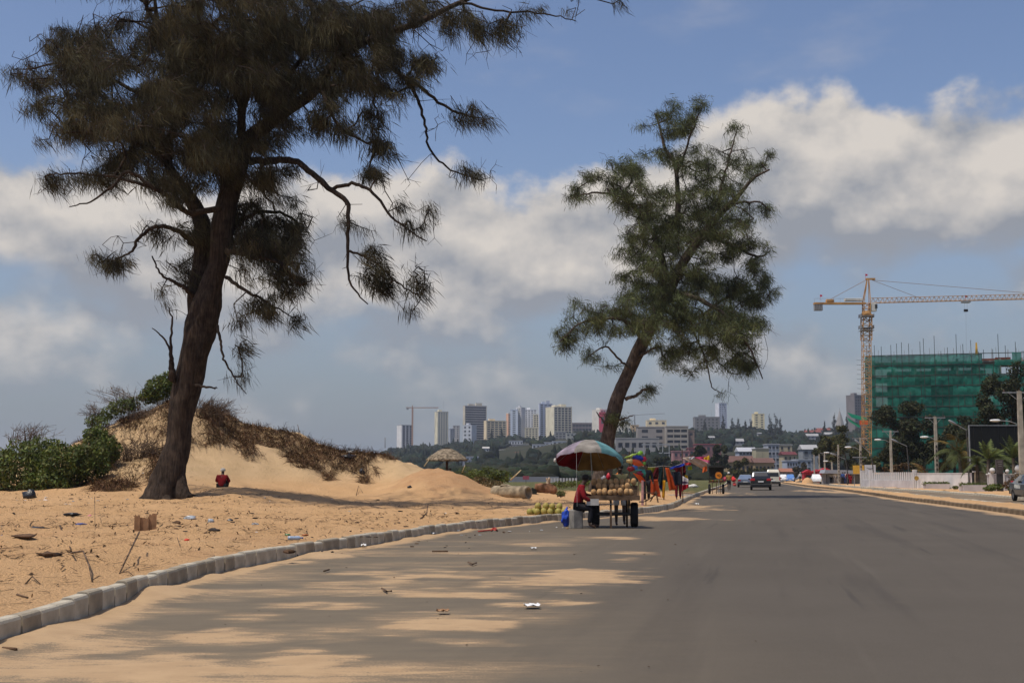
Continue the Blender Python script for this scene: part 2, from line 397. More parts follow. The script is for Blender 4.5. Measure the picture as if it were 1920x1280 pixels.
def build_terrain():
    ys = np.concatenate([np.arange(-6, 6, .6), np.arange(6, 40, .2), np.arange(40, 84, .3), np.arange(84, 130, 1.5), np.arange(130, 430, 12)])
    ds = np.concatenate([[0, .08, .2], np.arange(.4, 18, .22), np.arange(18, 40, .5), np.arange(40, 130, 4)])
    Yg, Dg = np.meshgrid(ys, ds, indexing='ij'); Xg = kx(Yg) - .12 - Dg
    X, Y = Xg.ravel(), Yg.ravel(); Z = zterr(X, np.maximum(Y, 4)); Z[Y < 4] = np.maximum(Z[Y < 4], .12)
    far = sm(Y, 90, 140); Z = Z * (1 - far) + far * .16
    px = 960 + F * X / np.maximum(Y, 3)
    cols = np.zeros((len(X), 3))
    hx, hy = (832 - 960) / F * 63, 63.0
    r = ((X - hx) / 2.2) ** 2 + ((Y - hy) / 3.2) ** 2
    nn = np.array([fbm(x * .6, y * .6, 7.7, 4) for x, y in zip(X, Y)])
    cols[:, 0] = np.clip(sm(-(r + nn * 1.2), -1.5, -.5) + .5 * sm(nn, .22, .5) * sm(-Y, -40, -18) + .75 * sm(-np.abs(px - 915), -60, -15) * sm(-np.abs(Y - 62), -5, -2) * sm(nn, -.1, .2), 0, 1)
    cols[:, 1] = sm(Z, .7, 1.6) * (1 - cols[:, 0])
    cols[:, 2] = sm(Y + nn * 12, 78, 92) * sm(px + nn * 60, 700, 820)
    raw('sand_ground', np.stack([X, Y, Z], 1), grid_faces(len(ys), len(ds))[:, ::-1], M_SAND, kind='structure', smooth=True, cols=cols)
build_terrain()

# ------------------------------------------------------------------ asphalt with drifted sand
def asphalt_material():
    m = bpy.data.materials.new('asphalt'); m.use_nodes = True; nt, N, L, b = sand_nodes(m)
    b.inputs['Roughness'].default_value = .85; b.inputs['Specular IOR Level'].default_value = .25
    g = N.new('ShaderNodeNewGeometry')
    def noi(s, d=6, r=.6, sc=(1, 1, 1), rot=0.0):
        src = g.outputs['Position']
        if rot: m0 = N.new('ShaderNodeMapping'); m0.inputs[2].default_value = (0, 0, -rot); L.new(src, m0.inputs[0]); src = m0.outputs[0]
        mp = N.new('ShaderNodeMapping'); mp.inputs[3].default_value = sc; L.new(src, mp.inputs[0])
        n = N.new('ShaderNodeTexNoise'); n.inputs['Scale'].default_value = s; n.inputs['Detail'].default_value = d; n.inputs['Roughness'].default_value = r; L.new(mp.outputs[0], n.inputs['Vector']); return n.outputs['Fac']
    def mth(op, a, c, cl=False):
        q = N.new('ShaderNodeMath'); q.operation = op; q.use_clamp = cl
        for i, v in enumerate((a, c)):
            if isinstance(v, (int, float)): q.inputs[i].default_value = v
            else: L.new(v, q.inputs[i])
        return q.outputs[0]
    def rng(v, lo, hi):
        q = N.new('ShaderNodeMapRange'); q.interpolation_type = 'SMOOTHSTEP'; L.new(v, q.inputs[0]); q.inputs[1].default_value = lo; q.inputs[2].default_value = hi; return q.outputs[0]
    def mix(f, a, c):
        q = N.new('ShaderNodeMix'); q.data_type = 'RGBA'
        if isinstance(f, (int, float)): q.inputs[0].default_value = f
        else: L.new(f, q.inputs[0])
        for i, v in ((6, a), (7, c)):
            if isinstance(v, tuple): q.inputs[i].default_value = (*v, 1)
            else: L.new(v, q.inputs[i])
        return q.outputs[2]
    a = N.new('ShaderNodeAttribute'); a.attribute_name = 'tint'; sep = N.new('ShaderNodeSeparateColor'); L.new(a.outputs['Color'], sep.inputs[0])
    asp = mix(rng(noi(.35, 5), .3, .7), (.069, .058, .045), (.084, .071, .056))
    asp = mix(rng(noi(60, 3, .7), .35, .75), asp, (.104, .088, .068))
    asp = mix(mth('MULTIPLY', rng(noi(90, 2, .5), .60, .72), .6), asp, (.04, .035, .03))
    # worn wheel paths along the road and cracks of old bitumen
    asp = mix(mth('MULTIPLY', rng(noi(.9, 4, .6, (1.0, .05, 1), -.2), .50, .66), .5), asp, (.053, .045, .037))
    asp = mix(mth('MULTIPLY', rng(noi(2.6, 3, .6, (1.0, .035, 1), -.2), .62, .70), .45), asp, (.040, .035, .030))
    asp = mix(mth('MULTIPLY', rng(noi(1.7, 4, .6, (1.0, .04, 1), -.2), .56, .70), .35), asp, (.115, .098, .076))
    asp = mix(mth('MULTIPLY', rng(noi(7, 5, .7), .45, .75), .35), asp, (.10, .085, .066))
    asp = mix(mth('MULTIPLY', rng(noi(1.3, 6, .7), .64, .70), .35), asp, (.13, .105, .075))
    asp = mix(mth('MULTIPLY', sep.outputs[1], mth('ADD', mth('MULTIPLY', noi(2.2, 7, .7, (.6, 1.4, 1)), .9), .1)), asp, (.205, .162, .105))
    sand = mix(rng(noi(3, 6), .3, .7), (.50, .325, .17), (.60, .40, .215))
    k = mth('ADD', sep.outputs[0], mth('ADD', mth('MULTIPLY', mth('SUBTRACT', noi(55, 4, .8), .5), 1.5), mth('MULTIPLY', mth('SUBTRACT', noi(3.2, 9, .72, (.55, 1.9, 1)), .5), 2.0)))
    f = mth('ADD', mth('MULTIPLY', rng(k, .42, .74), .42), mth('MULTIPLY', rng(k, -.12, .62), .22))
    f = mth('MULTIPLY', f, rng(sep.outputs[0], .03, .30))
    L.new(mix(f, asp, sand), b.inputs['Base Color'])
    bp = N.new('ShaderNodeBump'); bp.inputs['Strength'].default_value = .5; bp.inputs['Distance'].default_value = .008
    L.new(noi(110, 3, .6), bp.inputs['Height']); L.new(bp.outputs[0], b.inputs['Normal'])
    return m
M_ASPH = asphalt_material()
PATCH = [  # sand drifts on the carriageway: photograph x, y, half sizes, amount
 (1110, 1076, 95, 13, 1.0), (1000, 1090, 150, 12, .8), (800, 1082, 150, 16, .85), (700, 1092, 130, 8, .6), (840, 1116, 190, 7, .9), (1080, 1108, 75, 6, .8), (1060, 1128, 60, 14, .9), (960, 1134, 60, 6, .8), (640, 1140, 130, 12, .8), (850, 1170, 110, 16, 1.0), (920, 1172, 60, 6, .9), (890, 1202, 80, 8, .55), (420, 1198, 150, 20, .9), (600, 1185, 70, 10, .6), (560, 1235, 150, 30, 1.0), (300, 1262, 300, 40, 1.0), (700, 1262, 150, 16, .3), (200, 1212, 190, 26, .75), (480, 1155, 90, 10, .5), (1170, 1050, 40, 4, .6), (1150, 1008, 60, 3, .8), (1010, 1020, 70, 3, .6), (880, 1060, 50, 4, .6), (1200, 1036, 50, 3, .6), (1240, 972, 90, 4, 1.0), (1280, 950, 60, 6, 1.2), (1330, 925, 60, 4, 1.2), (1540, 921, 35, 3, 1.1)]
PG = []
for (a, b, c, d, w) in PATCH:
    q0, q1 = G(a, b - d), G(a, b + d); q = G(a, b); PG.append((q[0], (q0[1] + q1[1]) / 2, c * q[1] / F, max(.25, (q0[1] - q1[1]) / 2), w))
def sandmask(X, Y):
    d = X - kx(Y)
    nn = np.array([fbm(x * .8, y * .5, 3.3, 4) for x, y in zip(X, Y)]); n2 = np.array([fbm(x * .30, y * .75, 8.3, 4) for x, y in zip(X, Y)])
    n3 = np.array([fbm(x * 1.1, y * 2.2, 2.1, 5) for x, y in zip(X, Y)])
    m = 1.25 * (1 - sm(d, .05, .42 + .40 * nn + .10))
    for (x, y, a, b, w) in PG:
        r = np.sqrt(((X - x) / a) ** 2 + ((Y - y) / b) ** 2) + nn * .7 + n3 * .8
        m = np.maximum(m, w * (1 - sm(r, .3, 1.35)) * .95)
    lim = 1 - sm(d, 3.0, 5.3 + .8 * nn); near = 1 - sm(Y, 22, 38)
    m = np.maximum(m, lim * near * (.20 + .75 * n2 + .22 * sm(-Y, -12, -7)))
    d2 = rx(Y) - X
    m = np.maximum(m, 1.2 * (1 - sm(d2, .1, .75 + .5 * nn)))
    return np.clip(m, 0, 1.3)
def build_road():
    ys = np.concatenate([np.arange(-12, 6, .8), np.arange(6, 42, .13), np.arange(42, 90, .6), np.arange(90, 240, 4), np.arange(240, 1100, 30)])
    t1 = np.arange(0, 6.8, .13)
    Xs = []; Ys = []
    for y in ys:
        l, r = float(kx(y)), float(rx(y)); rest = np.concatenate([np.linspace(l + 6.9, r - 1.4, 7), np.linspace(r - 1.1, r, 8)])
        Xs.append(np.concatenate([l + t1, rest])); Ys.append(np.full(len(t1) + 15, y))
    Xg, Yg = np.array(Xs), np.array(Ys); X, Y = Xg.ravel(), Yg.ravel()
    msk = sandmask(X, Y); d = X - kx(Y)
    nn = np.array([fbm(x * 1.4, y * .9, 5.3, 3) for x, y in zip(X, Y)])
    Z = .012 * np.clip(msk - .35, 0, 1) + np.clip(.012 + .06 * nn, 0, .05) * (1 - sm(d, .0, .45 + .3 * nn)) + .02 * (1 - sm(rx(Y) - X, 0, .5))
    for (a, b, h, s) in ((283, 1118, .11, .42), (600, 1046, .07, .5), (95, 1192, .05, .5), (545, 1058, .05, .35)):   # small heaps against the kerb
        q = G(a, b); Z = Z + h * np.exp(-(((X - q[0] - .12) / s) ** 2 + ((Y - q[1]) / (s * 1.5)) ** 2))
    cols = np.zeros((len(X), 3)); cols[:, 0] = np.maximum(msk, sm(Z, .015, .05)); cols[:, 1] = (1 - sm(d, 2.5, 7.5)) * (1 - .75 * sm(Y, 18, 45)) * .9
    raw('road', np.stack([X, Y, Z], 1), grid_faces(len(ys), Xg.shape[1]), M_ASPH, kind='structure', smooth=True, cols=cols)
build_road()

M_DIRT = mat('verge_dirt', (.36, .225, .115), .95, var=.2, vscale=.6, bump=.5, bscale=6, spec=.1)
M_ROAD2 = mat('dusty_asphalt', (.20, .155, .105), .9, var=.2, vscale=.4, bump=.3, bscale=40, spec=.15)
M_KERB = mat('kerb_concrete', (.52, .465, .36), .9, var=.22, vscale=2.3, bump=.5, bscale=22, spec=.15)
M_KERB2 = mat('kerb_concrete_stained', (.38, .325, .24), .9, var=.25, vscale=1.9, bump=.5, bscale=22, spec=.15)
M_GROUND = mat('coastal_ground', (.16, .14, .065), .95, var=.3, vscale=.02, bump=.4, bscale=1.0, spec=.1, col2=(.075, .085, .03))
def strip(name, f0, f1, z, m, y0=-20, y1=430, n=5, bumpy=0.0, kind='structure'):
    ys = np.concatenate([np.arange(y0, 40, 2.0), np.arange(40, 130, .8), np.arange(130, y1, 8)])
    X = np.array([np.linspace(f0(y), f1(y), n) for y in ys]); Y = np.repeat(ys[:, None], n, 1)
    zz = np.array([z + bumpy * fbm(x * .8, y * .5, z * 9, 4) for x, y in zip(X.ravel(), Y.ravel())])
    return raw(name, np.stack([X.ravel(), Y.ravel(), zz], 1), grid_faces(len(ys), n), m, kind=kind, smooth=True)
MEDW = 2.4
strip('median', lambda y: rx(y) + .15, lambda y: rx(y) + MEDW - .15, .17, M_SAND, n=9, bumpy=.07)
strip('far_carriageway', lambda y: rx(y) + MEDW, lambda y: fx(y), .012, M_ROAD2)
strip('far_pavement', lambda y: fx(y) + .15, lambda y: fx(y) + 5.5, .15, M_SAND, n=7, bumpy=.12)
gp = MB(); gp.add([(-6000, -300, -.06), (6000, -300, -.06), (6000, 9000, -.06), (-6000, 9000, -.06)], [(0, 1, 2, 3)]); gp.build('ground', M_GROUND, kind='structure')

# kerbs: single stones where they can be told apart, one strip beyond
def kerb_profile(h, w): return [(0, -.08), (0, h - .035), (-.012, h - .012), (-.035, h), (-w + .03, h), (-w, h - .03), (-w, -.08)]
def kerb(name, f, side, y0, y1, L, h, w, m, yfar):
    root = bpy.data.objects.new(name, None); COL.objects.link(root); root['kind'] = 'structure'
    prof = kerb_profile(h, w); meshes = []
    for k in range(6):
        b = MB(); n = len(prof); LL = L - .022
        r0 = [(x * side, -LL / 2 + .006, z) for x, z in prof]; r1 = [(x * side, LL / 2 - .006, z) for x, z in prof]
        cx = -w / 2 * side
        c0 = [(cx + (x - cx) * .96, -LL / 2, z * .985) for x, y, z in r0]; c1 = [(cx + (x - cx) * .96, LL / 2, z * .985) for x, y, z in r1]
        b.loft([c0, r0, r1, c1]); meshes.append(b.mesh('kerb_stone', m[k % len(m)]))
    y = y0; rr = random.Random(3)
    while y < y1:
        a = math.atan2(float(f(y + .3) - f(y - .3)), .6); cy = math.cos(a) * L
        ym = y + cy / 2; o = link(meshes[rr.randrange(6)], 'kerb_stone', root, (float(f(ym)) + rr.uniform(-.008, .008), ym, rr.uniform(-.022, .012)), -a + rr.uniform(-.022, .022))
        y += cy
    ys = np.concatenate([np.arange(y, 130, 1.0), np.arange(130, yfar, 6)]); b = MB()
    b.loft([[(float(f(q)) + x * side, q, z) for x, z in prof] for q in ys]); b.build('kerb_run', m[0], root, kind='stuff')
    if y0 > 8:
        ys = np.arange(-10, y0 + .01, 1.0); b = MB(); b.loft([[(float(f(q)) + x * side, q, z) for x, z in prof] for q in ys] + [[(float(f(y0)) + x * side, y0, z) for x, z in prof]]); b.build('kerb_run', m[0], root, kind='stuff')
kerb('kerb', kx, 1, 3.0, 78, .45, .235, .15, [M_KERB, M_KERB, M_KERB2], 430)
M_KERB3 = mat('kerb_dirty', (.19, .145, .098), .95, var=.25, vscale=1.2, bump=.4, spec=.1)
kerb('median_kerb', rx, -1, 38, 120, 1.0, .215, .15, [M_KERB3], 430)
kerb('median_kerb', lambda y: rx(y) + MEDW, 1, 50, 110, 1.0, .19, .14, [M_KERB2, M_KERB], 430)
kerb('pavement_kerb', fx, -1, 60, 120, 1.0, .18, .15, [M_KERB], 430)
# ------------------------------------------------------------------ casuarina trees
M_BARK = mat('casuarina_bark', (.085, .062, .047), .95, var=.35, vscale=3.0, bump=1.0, bscale=9, spec=.1, col2=(.035, .027, .022))
def bark_lines(m):
    nt = m.node_tree; N = nt.nodes; L = nt.links; b = N['Principled BSDF']; tc = N.new('ShaderNodeTexCoord'); mp = N.new('ShaderNodeMapping'); mp.inputs[3].default_value = (9, 9, 1.1); L.new(tc.outputs['Object'], mp.inputs[0])
    n = N.new('ShaderNodeTexNoise'); n.inputs['Scale'].default_value = 1.6; n.inputs['Detail'].default_value = 7; n.inputs['Roughness'].default_value = .65; L.new(mp.outputs[0], n.inputs['Vector'])
    bp = N.new('ShaderNodeBump'); bp.inputs['Strength'].default_value = 1; bp.inputs['Distance'].default_value = .12; L.new(n.outputs['Fac'], bp.inputs['Height']); L.new(bp.outputs[0], b.inputs['Normal'])
    src = b.inputs['Base Color'].links[0].from_socket; mx = N.new('ShaderNodeMix'); mx.data_type = 'RGBA'; mx.blend_type = 'MULTIPLY'; mx.inputs[0].default_value = 1; mr = N.new('ShaderNodeMapRange'); L.new(n.outputs['Fac'], mr.inputs[0]); mr.inputs[1].default_value = .35; mr.inputs[2].default_value = .65; mr.inputs[3].default_value = .5; mr.inputs[4].default_value = 1.25
    L.new(src, mx.inputs[6]); L.new(mr.outputs[0], mx.inputs[7]); L.new(mx.outputs[2], b.inputs['Base Color'])
bark_lines(M_BARK)
M_BARK2 = mat('casuarina_bark_pale', (.155, .118, .092), .95, var=.35, vscale=3.0, bump=1.0, bscale=9, spec=.1, col2=(.07, .052, .042)); bark_lines(M_BARK2)
M_TWIG = mat('twig_bark', (.06, .045, .036), .95, var=.3, vscale=4, spec=.1)
M_NEED = mat('casuarina_needles_olive', (.075, .072, .040), .75, var=.35, vscale=1.2, spec=.2, trans=.25, attr='tint')
M_NEED2 = mat('casuarina_needles_green', (.112, .140, .060), .75, var=.35, vscale=1.2, spec=.2, trans=.25, attr='tint')
def smooth_path(pts, n=6):
    """Catmull-Rom through rows of numbers"""
    p = np.array(pts, float); p = np.vstack([2 * p[0] - p[1], p, 2 * p[-1] - p[-2]]); out = []
    for i in range(1, len(p) - 2):
        for t in np.linspace(0, 1, n, endpoint=False):
            a, b, c, d = p[i - 1], p[i], p[i + 1], p[i + 2]
            out.append(.5 * ((2 * b) + (c - a) * t + (2 * a - 5 * b + 4 * c - d) * t * t + (3 * b - a - 3 * c + d) * t ** 3))
    out.append(p[-2]); return np.array(out)
def bark_tube(mb, path, rad, n, seed, rough=.12):
    vs = []; prev = None
    for i, p in enumerate(path):
        t = path[min(i + 1, len(path) - 1)] - path[max(i - 1, 0)]; t = t / np.linalg.norm(t)
        a = np.cross(t, (.05, 1, .1)) if prev is None else prev - t * np.dot(prev, t)
        a = a / np.linalg.norm(a); prev = a; b = np.cross(t, a)
        for k in range(n):
            an = 2 * PI * k / n
            r = rad[i] * (1 + rough * noise.noise(Vector((math.cos(an) * 2.2 + seed, math.sin(an) * 2.2, i * .11))) * 2 + rough * .5 * noise.noise(Vector((math.cos(an) * 6, math.sin(an) * 6 + seed, i * .5))))
            vs.append(p + r * (a * math.cos(an) + b * math.sin(an)))
    fs = [(i * n + k, i * n + (k + 1) % n, (i + 1) * n + (k + 1) % n, (i + 1) * n + k) for i in range(len(path) - 1) for k in range(n)]
    e = (len(path) - 1) * n; fs.append(tuple(range(n - 1, -1, -1))); fs.append(tuple(range(e, e + n)))
    mb.add(vs, fs)
def casuarina(label, Y, base, trunk, limbs, clumps, nt, needles, wid, ln, droop, mneed, bare, seed, r0, sz=1.0, M_BARK=M_BARK):
    rg = np.random.default_rng(seed); sc = Y / F
    root = thing('casuarina_tree', label, 'tree', base)
    O = np.array(base)
    nodes = []; lim_r = []
    def p3(px, py, dy): return P(px, py, Y + dy)
    # trunk stems: rows of (px, py, depth offset, half width in px)
    for s, rows in enumerate(trunk):
        q = smooth_path([(*p3(a, b, c), w * .84 * sc) for a, b, c, w in rows], 7)
        mb = MB(); path, rad = q[:, :3] - O, q[:, 3]
        bark_tube(mb, path, rad, 18, s * 3.3 + seed)
        mb.build('trunk' if s == 0 else 'stem', M_BARK, root, smooth=True)
        nodes.append(q[len(q) // 2:, :3] if s == 0 else q[:, :3]); lim_r.append(q[:, 3])
    for rows in limbs:
        q = smooth_path([(*p3(a, b, c), w * .82 * sc) for a, b, c, w in rows], 6)
        q[1:-1, :3] += rg.normal(0, .022 * sz, (len(q) - 2, 3))
        mb = MB(); bark_tube(mb, q[:, :3] - O, q[:, 3], 8, len(nodes)); mb.build('limb', M_BARK, root, smooth=True); nodes.append(q[:, :3])
    base_nodes = np.vstack(nodes)
    # foliage targets inside the traced clumps
    area = np.array([c[2] * c[3] * (c[4] if len(c) > 4 else 1) for c in clumps], float); cnt = np.maximum(2, (nt * area / area.sum()).astype(int))
    T = []
    for c, n in zip(clumps, cnt):
        cx, cy, rx_, ry_ = c[:4]
        k = max(3, n // 7)                                        # sub-clusters so that the mass breaks into drooping clumps
        def disc(m):
            a = rg.uniform(0, 2 * PI, m); r = np.sqrt(rg.uniform(0, 1, m)); return np.stack([np.cos(a) * r, np.sin(a) * r], 1)
        cen = disc(k); dep = rg.normal(0, 1, k); idx = rg.integers(0, k, n)
        uv = cen[idx] * .92 + rg.normal(0, .165 * (60 / max(rx_, 40)) ** .5, (n, 2))
        mid = base_nodes[np.argmin(((base_nodes[:, [0, 2]] - p3(cx, cy, 0)[[0, 2]]) ** 2).sum(1))][1] - Y
        dd = mid * .8 + (dep[idx] * .55 + rg.normal(0, .25, n)) * max(rx_, ry_) * sc * 1.05 * (1 if rx_ > 30 else .5)
        for (u, v), d in zip(uv, dd): T.append(p3(cx + u * rx_, cy + v * ry_, np.clip(d, -7 * sz, 7 * sz)))
    for c in clumps:                                              # twigs that have lost their needles reach past the foliage
        for _ in range(int(2 + c[2] * c[3] / 420)):
            a = rg.uniform(0, 2 * PI); r = rg.uniform(.75, 1.12) + 6 / c[2]; T.append(p3(c[0] + math.cos(a) * r * c[2], c[1] + math.sin(a) * r * c[3], rg.normal(0, .8 * sz)))
    nb = len(T) - sum(cnt); T = np.array(T); isbare = np.zeros(len(T), bool); isbare[len(T) - nb:] = True
    # grow twigs greedily from the nearest wood
    dist = np.sqrt(((T[:, None, :] - base_nodes[None, ::3, :]) ** 2).sum(2)).min(1); order = np.argsort(dist)
    cap = len(base_nodes) + len(T) * 5 + 10
    ND = np.empty((cap, 3)); ND[:len(base_nodes)] = base_nodes; par = np.full(cap, -1); n0 = m = len(base_nodes); tips = []
    for t in order:
        p = T[t]; dv = ND[:m] - p; d2 = (dv ** 2).sum(1) + np.where(dv[:, 2] > 0, 0, .25 * dv[:, 2] ** 2); j = int(np.argmin(d2)); a = ND[j]; L_ = math.sqrt(((a - p) ** 2).sum())
        if L_ < .05: tips.append((j, t)); continue
        ns = int(np.clip(L_ / (.45 * sz), 1, 4)); cur = j
        bow = rg.normal(0, .12, 3) * L_ + np.array((0, 0, .16 * L_))
        for s in range(1, ns + 1):
            f = s / ns; ND[m] = a + (p - a) * f + bow * math.sin(PI * f) + rg.normal(0, .025 * sz, 3) * (f < 1); par[m] = cur; cur = m; m += 1
        tips.append((cur, t))
    w = np.zeros(m)
    for t, _ in tips: w[t] += 1
    for i in range(m - 1, n0 - 1, -1):
        if par[i] >= 0: w[par[i]] += w[i]
    rad = r0 * np.maximum(w, 1) ** .42
    i = np.arange(n0, m); A = ND[par[i]]; B = ND[i]; ra = np.minimum(rad[par[i]], rad[i] * 1.35); ra = np.where(par[i] < n0, rad[i] * 1.25, ra); rb = rad[i]
    def prisms(A, B, ra, rb):
        t = B - A; t /= np.linalg.norm(t, axis=1)[:, None] + 1e-9; u = np.cross(t, (.3, .9, .2)); u /= np.linalg.norm(u, axis=1)[:, None] + 1e-9; v = np.cross(t, u); vs = []
        for C_, r in ((A, ra), (B, rb)):
            for k in range(3):
                an = 2 * PI * k / 3; vs.append(C_ + r[:, None] * (u * math.cos(an) + v * math.sin(an)))
        V = np.stack(vs, 1); n = len(A); o = (np.arange(n) * 6)[:, None, None]
        f = np.array([(0, 1, 4, 3), (1, 2, 5, 4), (2, 0, 3, 5)])[None] + o
        return V.reshape(-1, 3), f.reshape(-1, 4)
    V1, F1 = prisms(A, B, ra, rb)
    # bare spurs along the twigs
    ns = bare; k = rg.integers(n0, m, ns); st = ND[k]; dr = rg.normal(0, 1, (ns, 3)) + np.array((.35, 0, -.45)); dr /= np.linalg.norm(dr, axis=1)[:, None]; l1 = rg.uniform(.2, .75, ns)[:, None] * sz
    mid = st + dr * l1 * .55; e1 = mid + (dr + rg.normal(0, .45, (ns, 3)) + np.array((0, 0, -.15))) * l1 * .5
    V2, F2 = prisms(st, mid, np.full(ns, r0 * .9), np.full(ns, r0 * .7)); V3, F3 = prisms(mid, e1, np.full(ns, r0 * .7), np.full(ns, r0 * .4))
    e2 = mid + (dr + rg.normal(0, .6, (ns, 3)) + np.array((0, 0, -.3))) * l1 * .4; V4, F4 = prisms(mid, e2, np.full(ns, r0 * .6), np.full(ns, r0 * .35))
    V = np.vstack([V1, V2, V3, V4]); Fc = np.vstack([F1, F2 + len(V1), F3 + len(V1) + len(V2), F4 + len(V1) + len(V2) + len(V3)])
    raw('twig', V, Fc, M_TWIG, root, kind='stuff', loc=O)
    # needle tufts
    tp = ND[np.array([a for a, _ in tips])]; keep = ~isbare[np.array([b for _, b in tips])]; tp = tp[keep]; K = needles; n = len(tp)
    size = rg.uniform(.65, 1.35, n); lean = np.array((.38, .12, -1.0))[None] * droop + rg.normal(0, .22, (n, 3)); shade = rg.uniform(.55, 1.5, n); warm = rg.uniform(0, 1, n)
    cen = np.repeat(tp, K, 0); sz_ = np.repeat(size, K)[:, None] * sz; st = cen + rg.normal(0, .165, (n * K, 3)) * sz_ * np.array((1.1, 1.1, .8))
    dr = np.repeat(lean, K, 0) + rg.normal(0, .30, (n * K, 3)); dr /= np.linalg.norm(dr, axis=1)[:, None]
    ll = rg.uniform(.45, 1.1, n * K)[:, None] * ln * sz_; side = np.cross(dr, rg.normal(0, 1, (n * K, 3))); side /= np.linalg.norm(side, axis=1)[:, None] + 1e-9
    ww = rg.uniform(.6, 1.3, n * K)[:, None] * wid; en = st + dr * ll + np.array((.05, 0, -.12)) * ll
    V = np.stack([st - side * ww * .35, st + side * ww * .35, st + dr * ll * .55 + side * ww * .5, en], 1).reshape(-1, 3)
    Fq = (np.arange(n * K) * 4)[:, None] + np.array((0, 1, 2, 3))[None]
    tint = np.repeat(shade, K)[:, None] * np.stack([1 + .18 * np.repeat(warm, K), np.ones(n * K), 1 - .12 * np.repeat(warm, K)], 1)
    raw('crown', V, Fq, mneed, root, kind='stuff', cols=np.repeat(tint, 4, 0), loc=O)
    return root

T1Y = 48.0
b1 = P(312, 938, T1Y); b1[2] = zt(b1[0], T1Y) - .05
T1_trunk = [
 [(303, 948, 0, 52), (309, 925, 0, 44), (320, 885, 0, 34), (330, 840, 0, 29), (338, 788, 0, 27), (352, 720, 0, 30), (368, 655, 0, 33), (378, 610, 0, 34), (386, 575, 0, 33), (396, 535, 0, 25), (409, 500, 0, 22), (414, 460, 0, 23), (420, 405, 0, 25), (437, 340, .2, 23), (455, 285, .3, 22), (472, 258, .5, 19), (500, 235, .4, 16), (540, 205, .2, 14), (581, 178, 0, 12.5), (615, 135, -.2, 11), (645, 105, -.3, 9.5), (690, 76, -.3, 8), (780, 44, -.3, 7), (860, 6, -.2, 5), (950, -30, 0, 3.5)],
 [(372, 600, .5, 22), (371, 540, .7, 21), (377, 490, .9, 19), (381, 440, 1.0, 19), (372, 400, 1.2, 17), (350, 365, 1.2, 14), (330, 335, 1.3, 11), (315, 305, 1.3, 10), (317, 265, 1.2, 9), (332, 225, 1.2, 9), (340, 180, 1.2, 8), (325, 120, 1.0, 7), (300, 60, .9, 5.5), (290, 0, .8, 4), (285, -50, .8, 2.5)],
 [(352, 938, -.5, 15), (342, 925, -.40, 17), (338, 895, -.22, 13), (340, 850, .1, 8)],
 [(330, 935, .4, 16), (362, 934, .6, 9), (392, 938, .8, 4)],
 [(310, 940, -.6, 16), (318, 950, -1.1, 8), (330, 956, -1.5, 4)],
 [(285, 940, -.3, 20), (262, 944, -.4, 9), (245, 948, -.4, 4)],
]
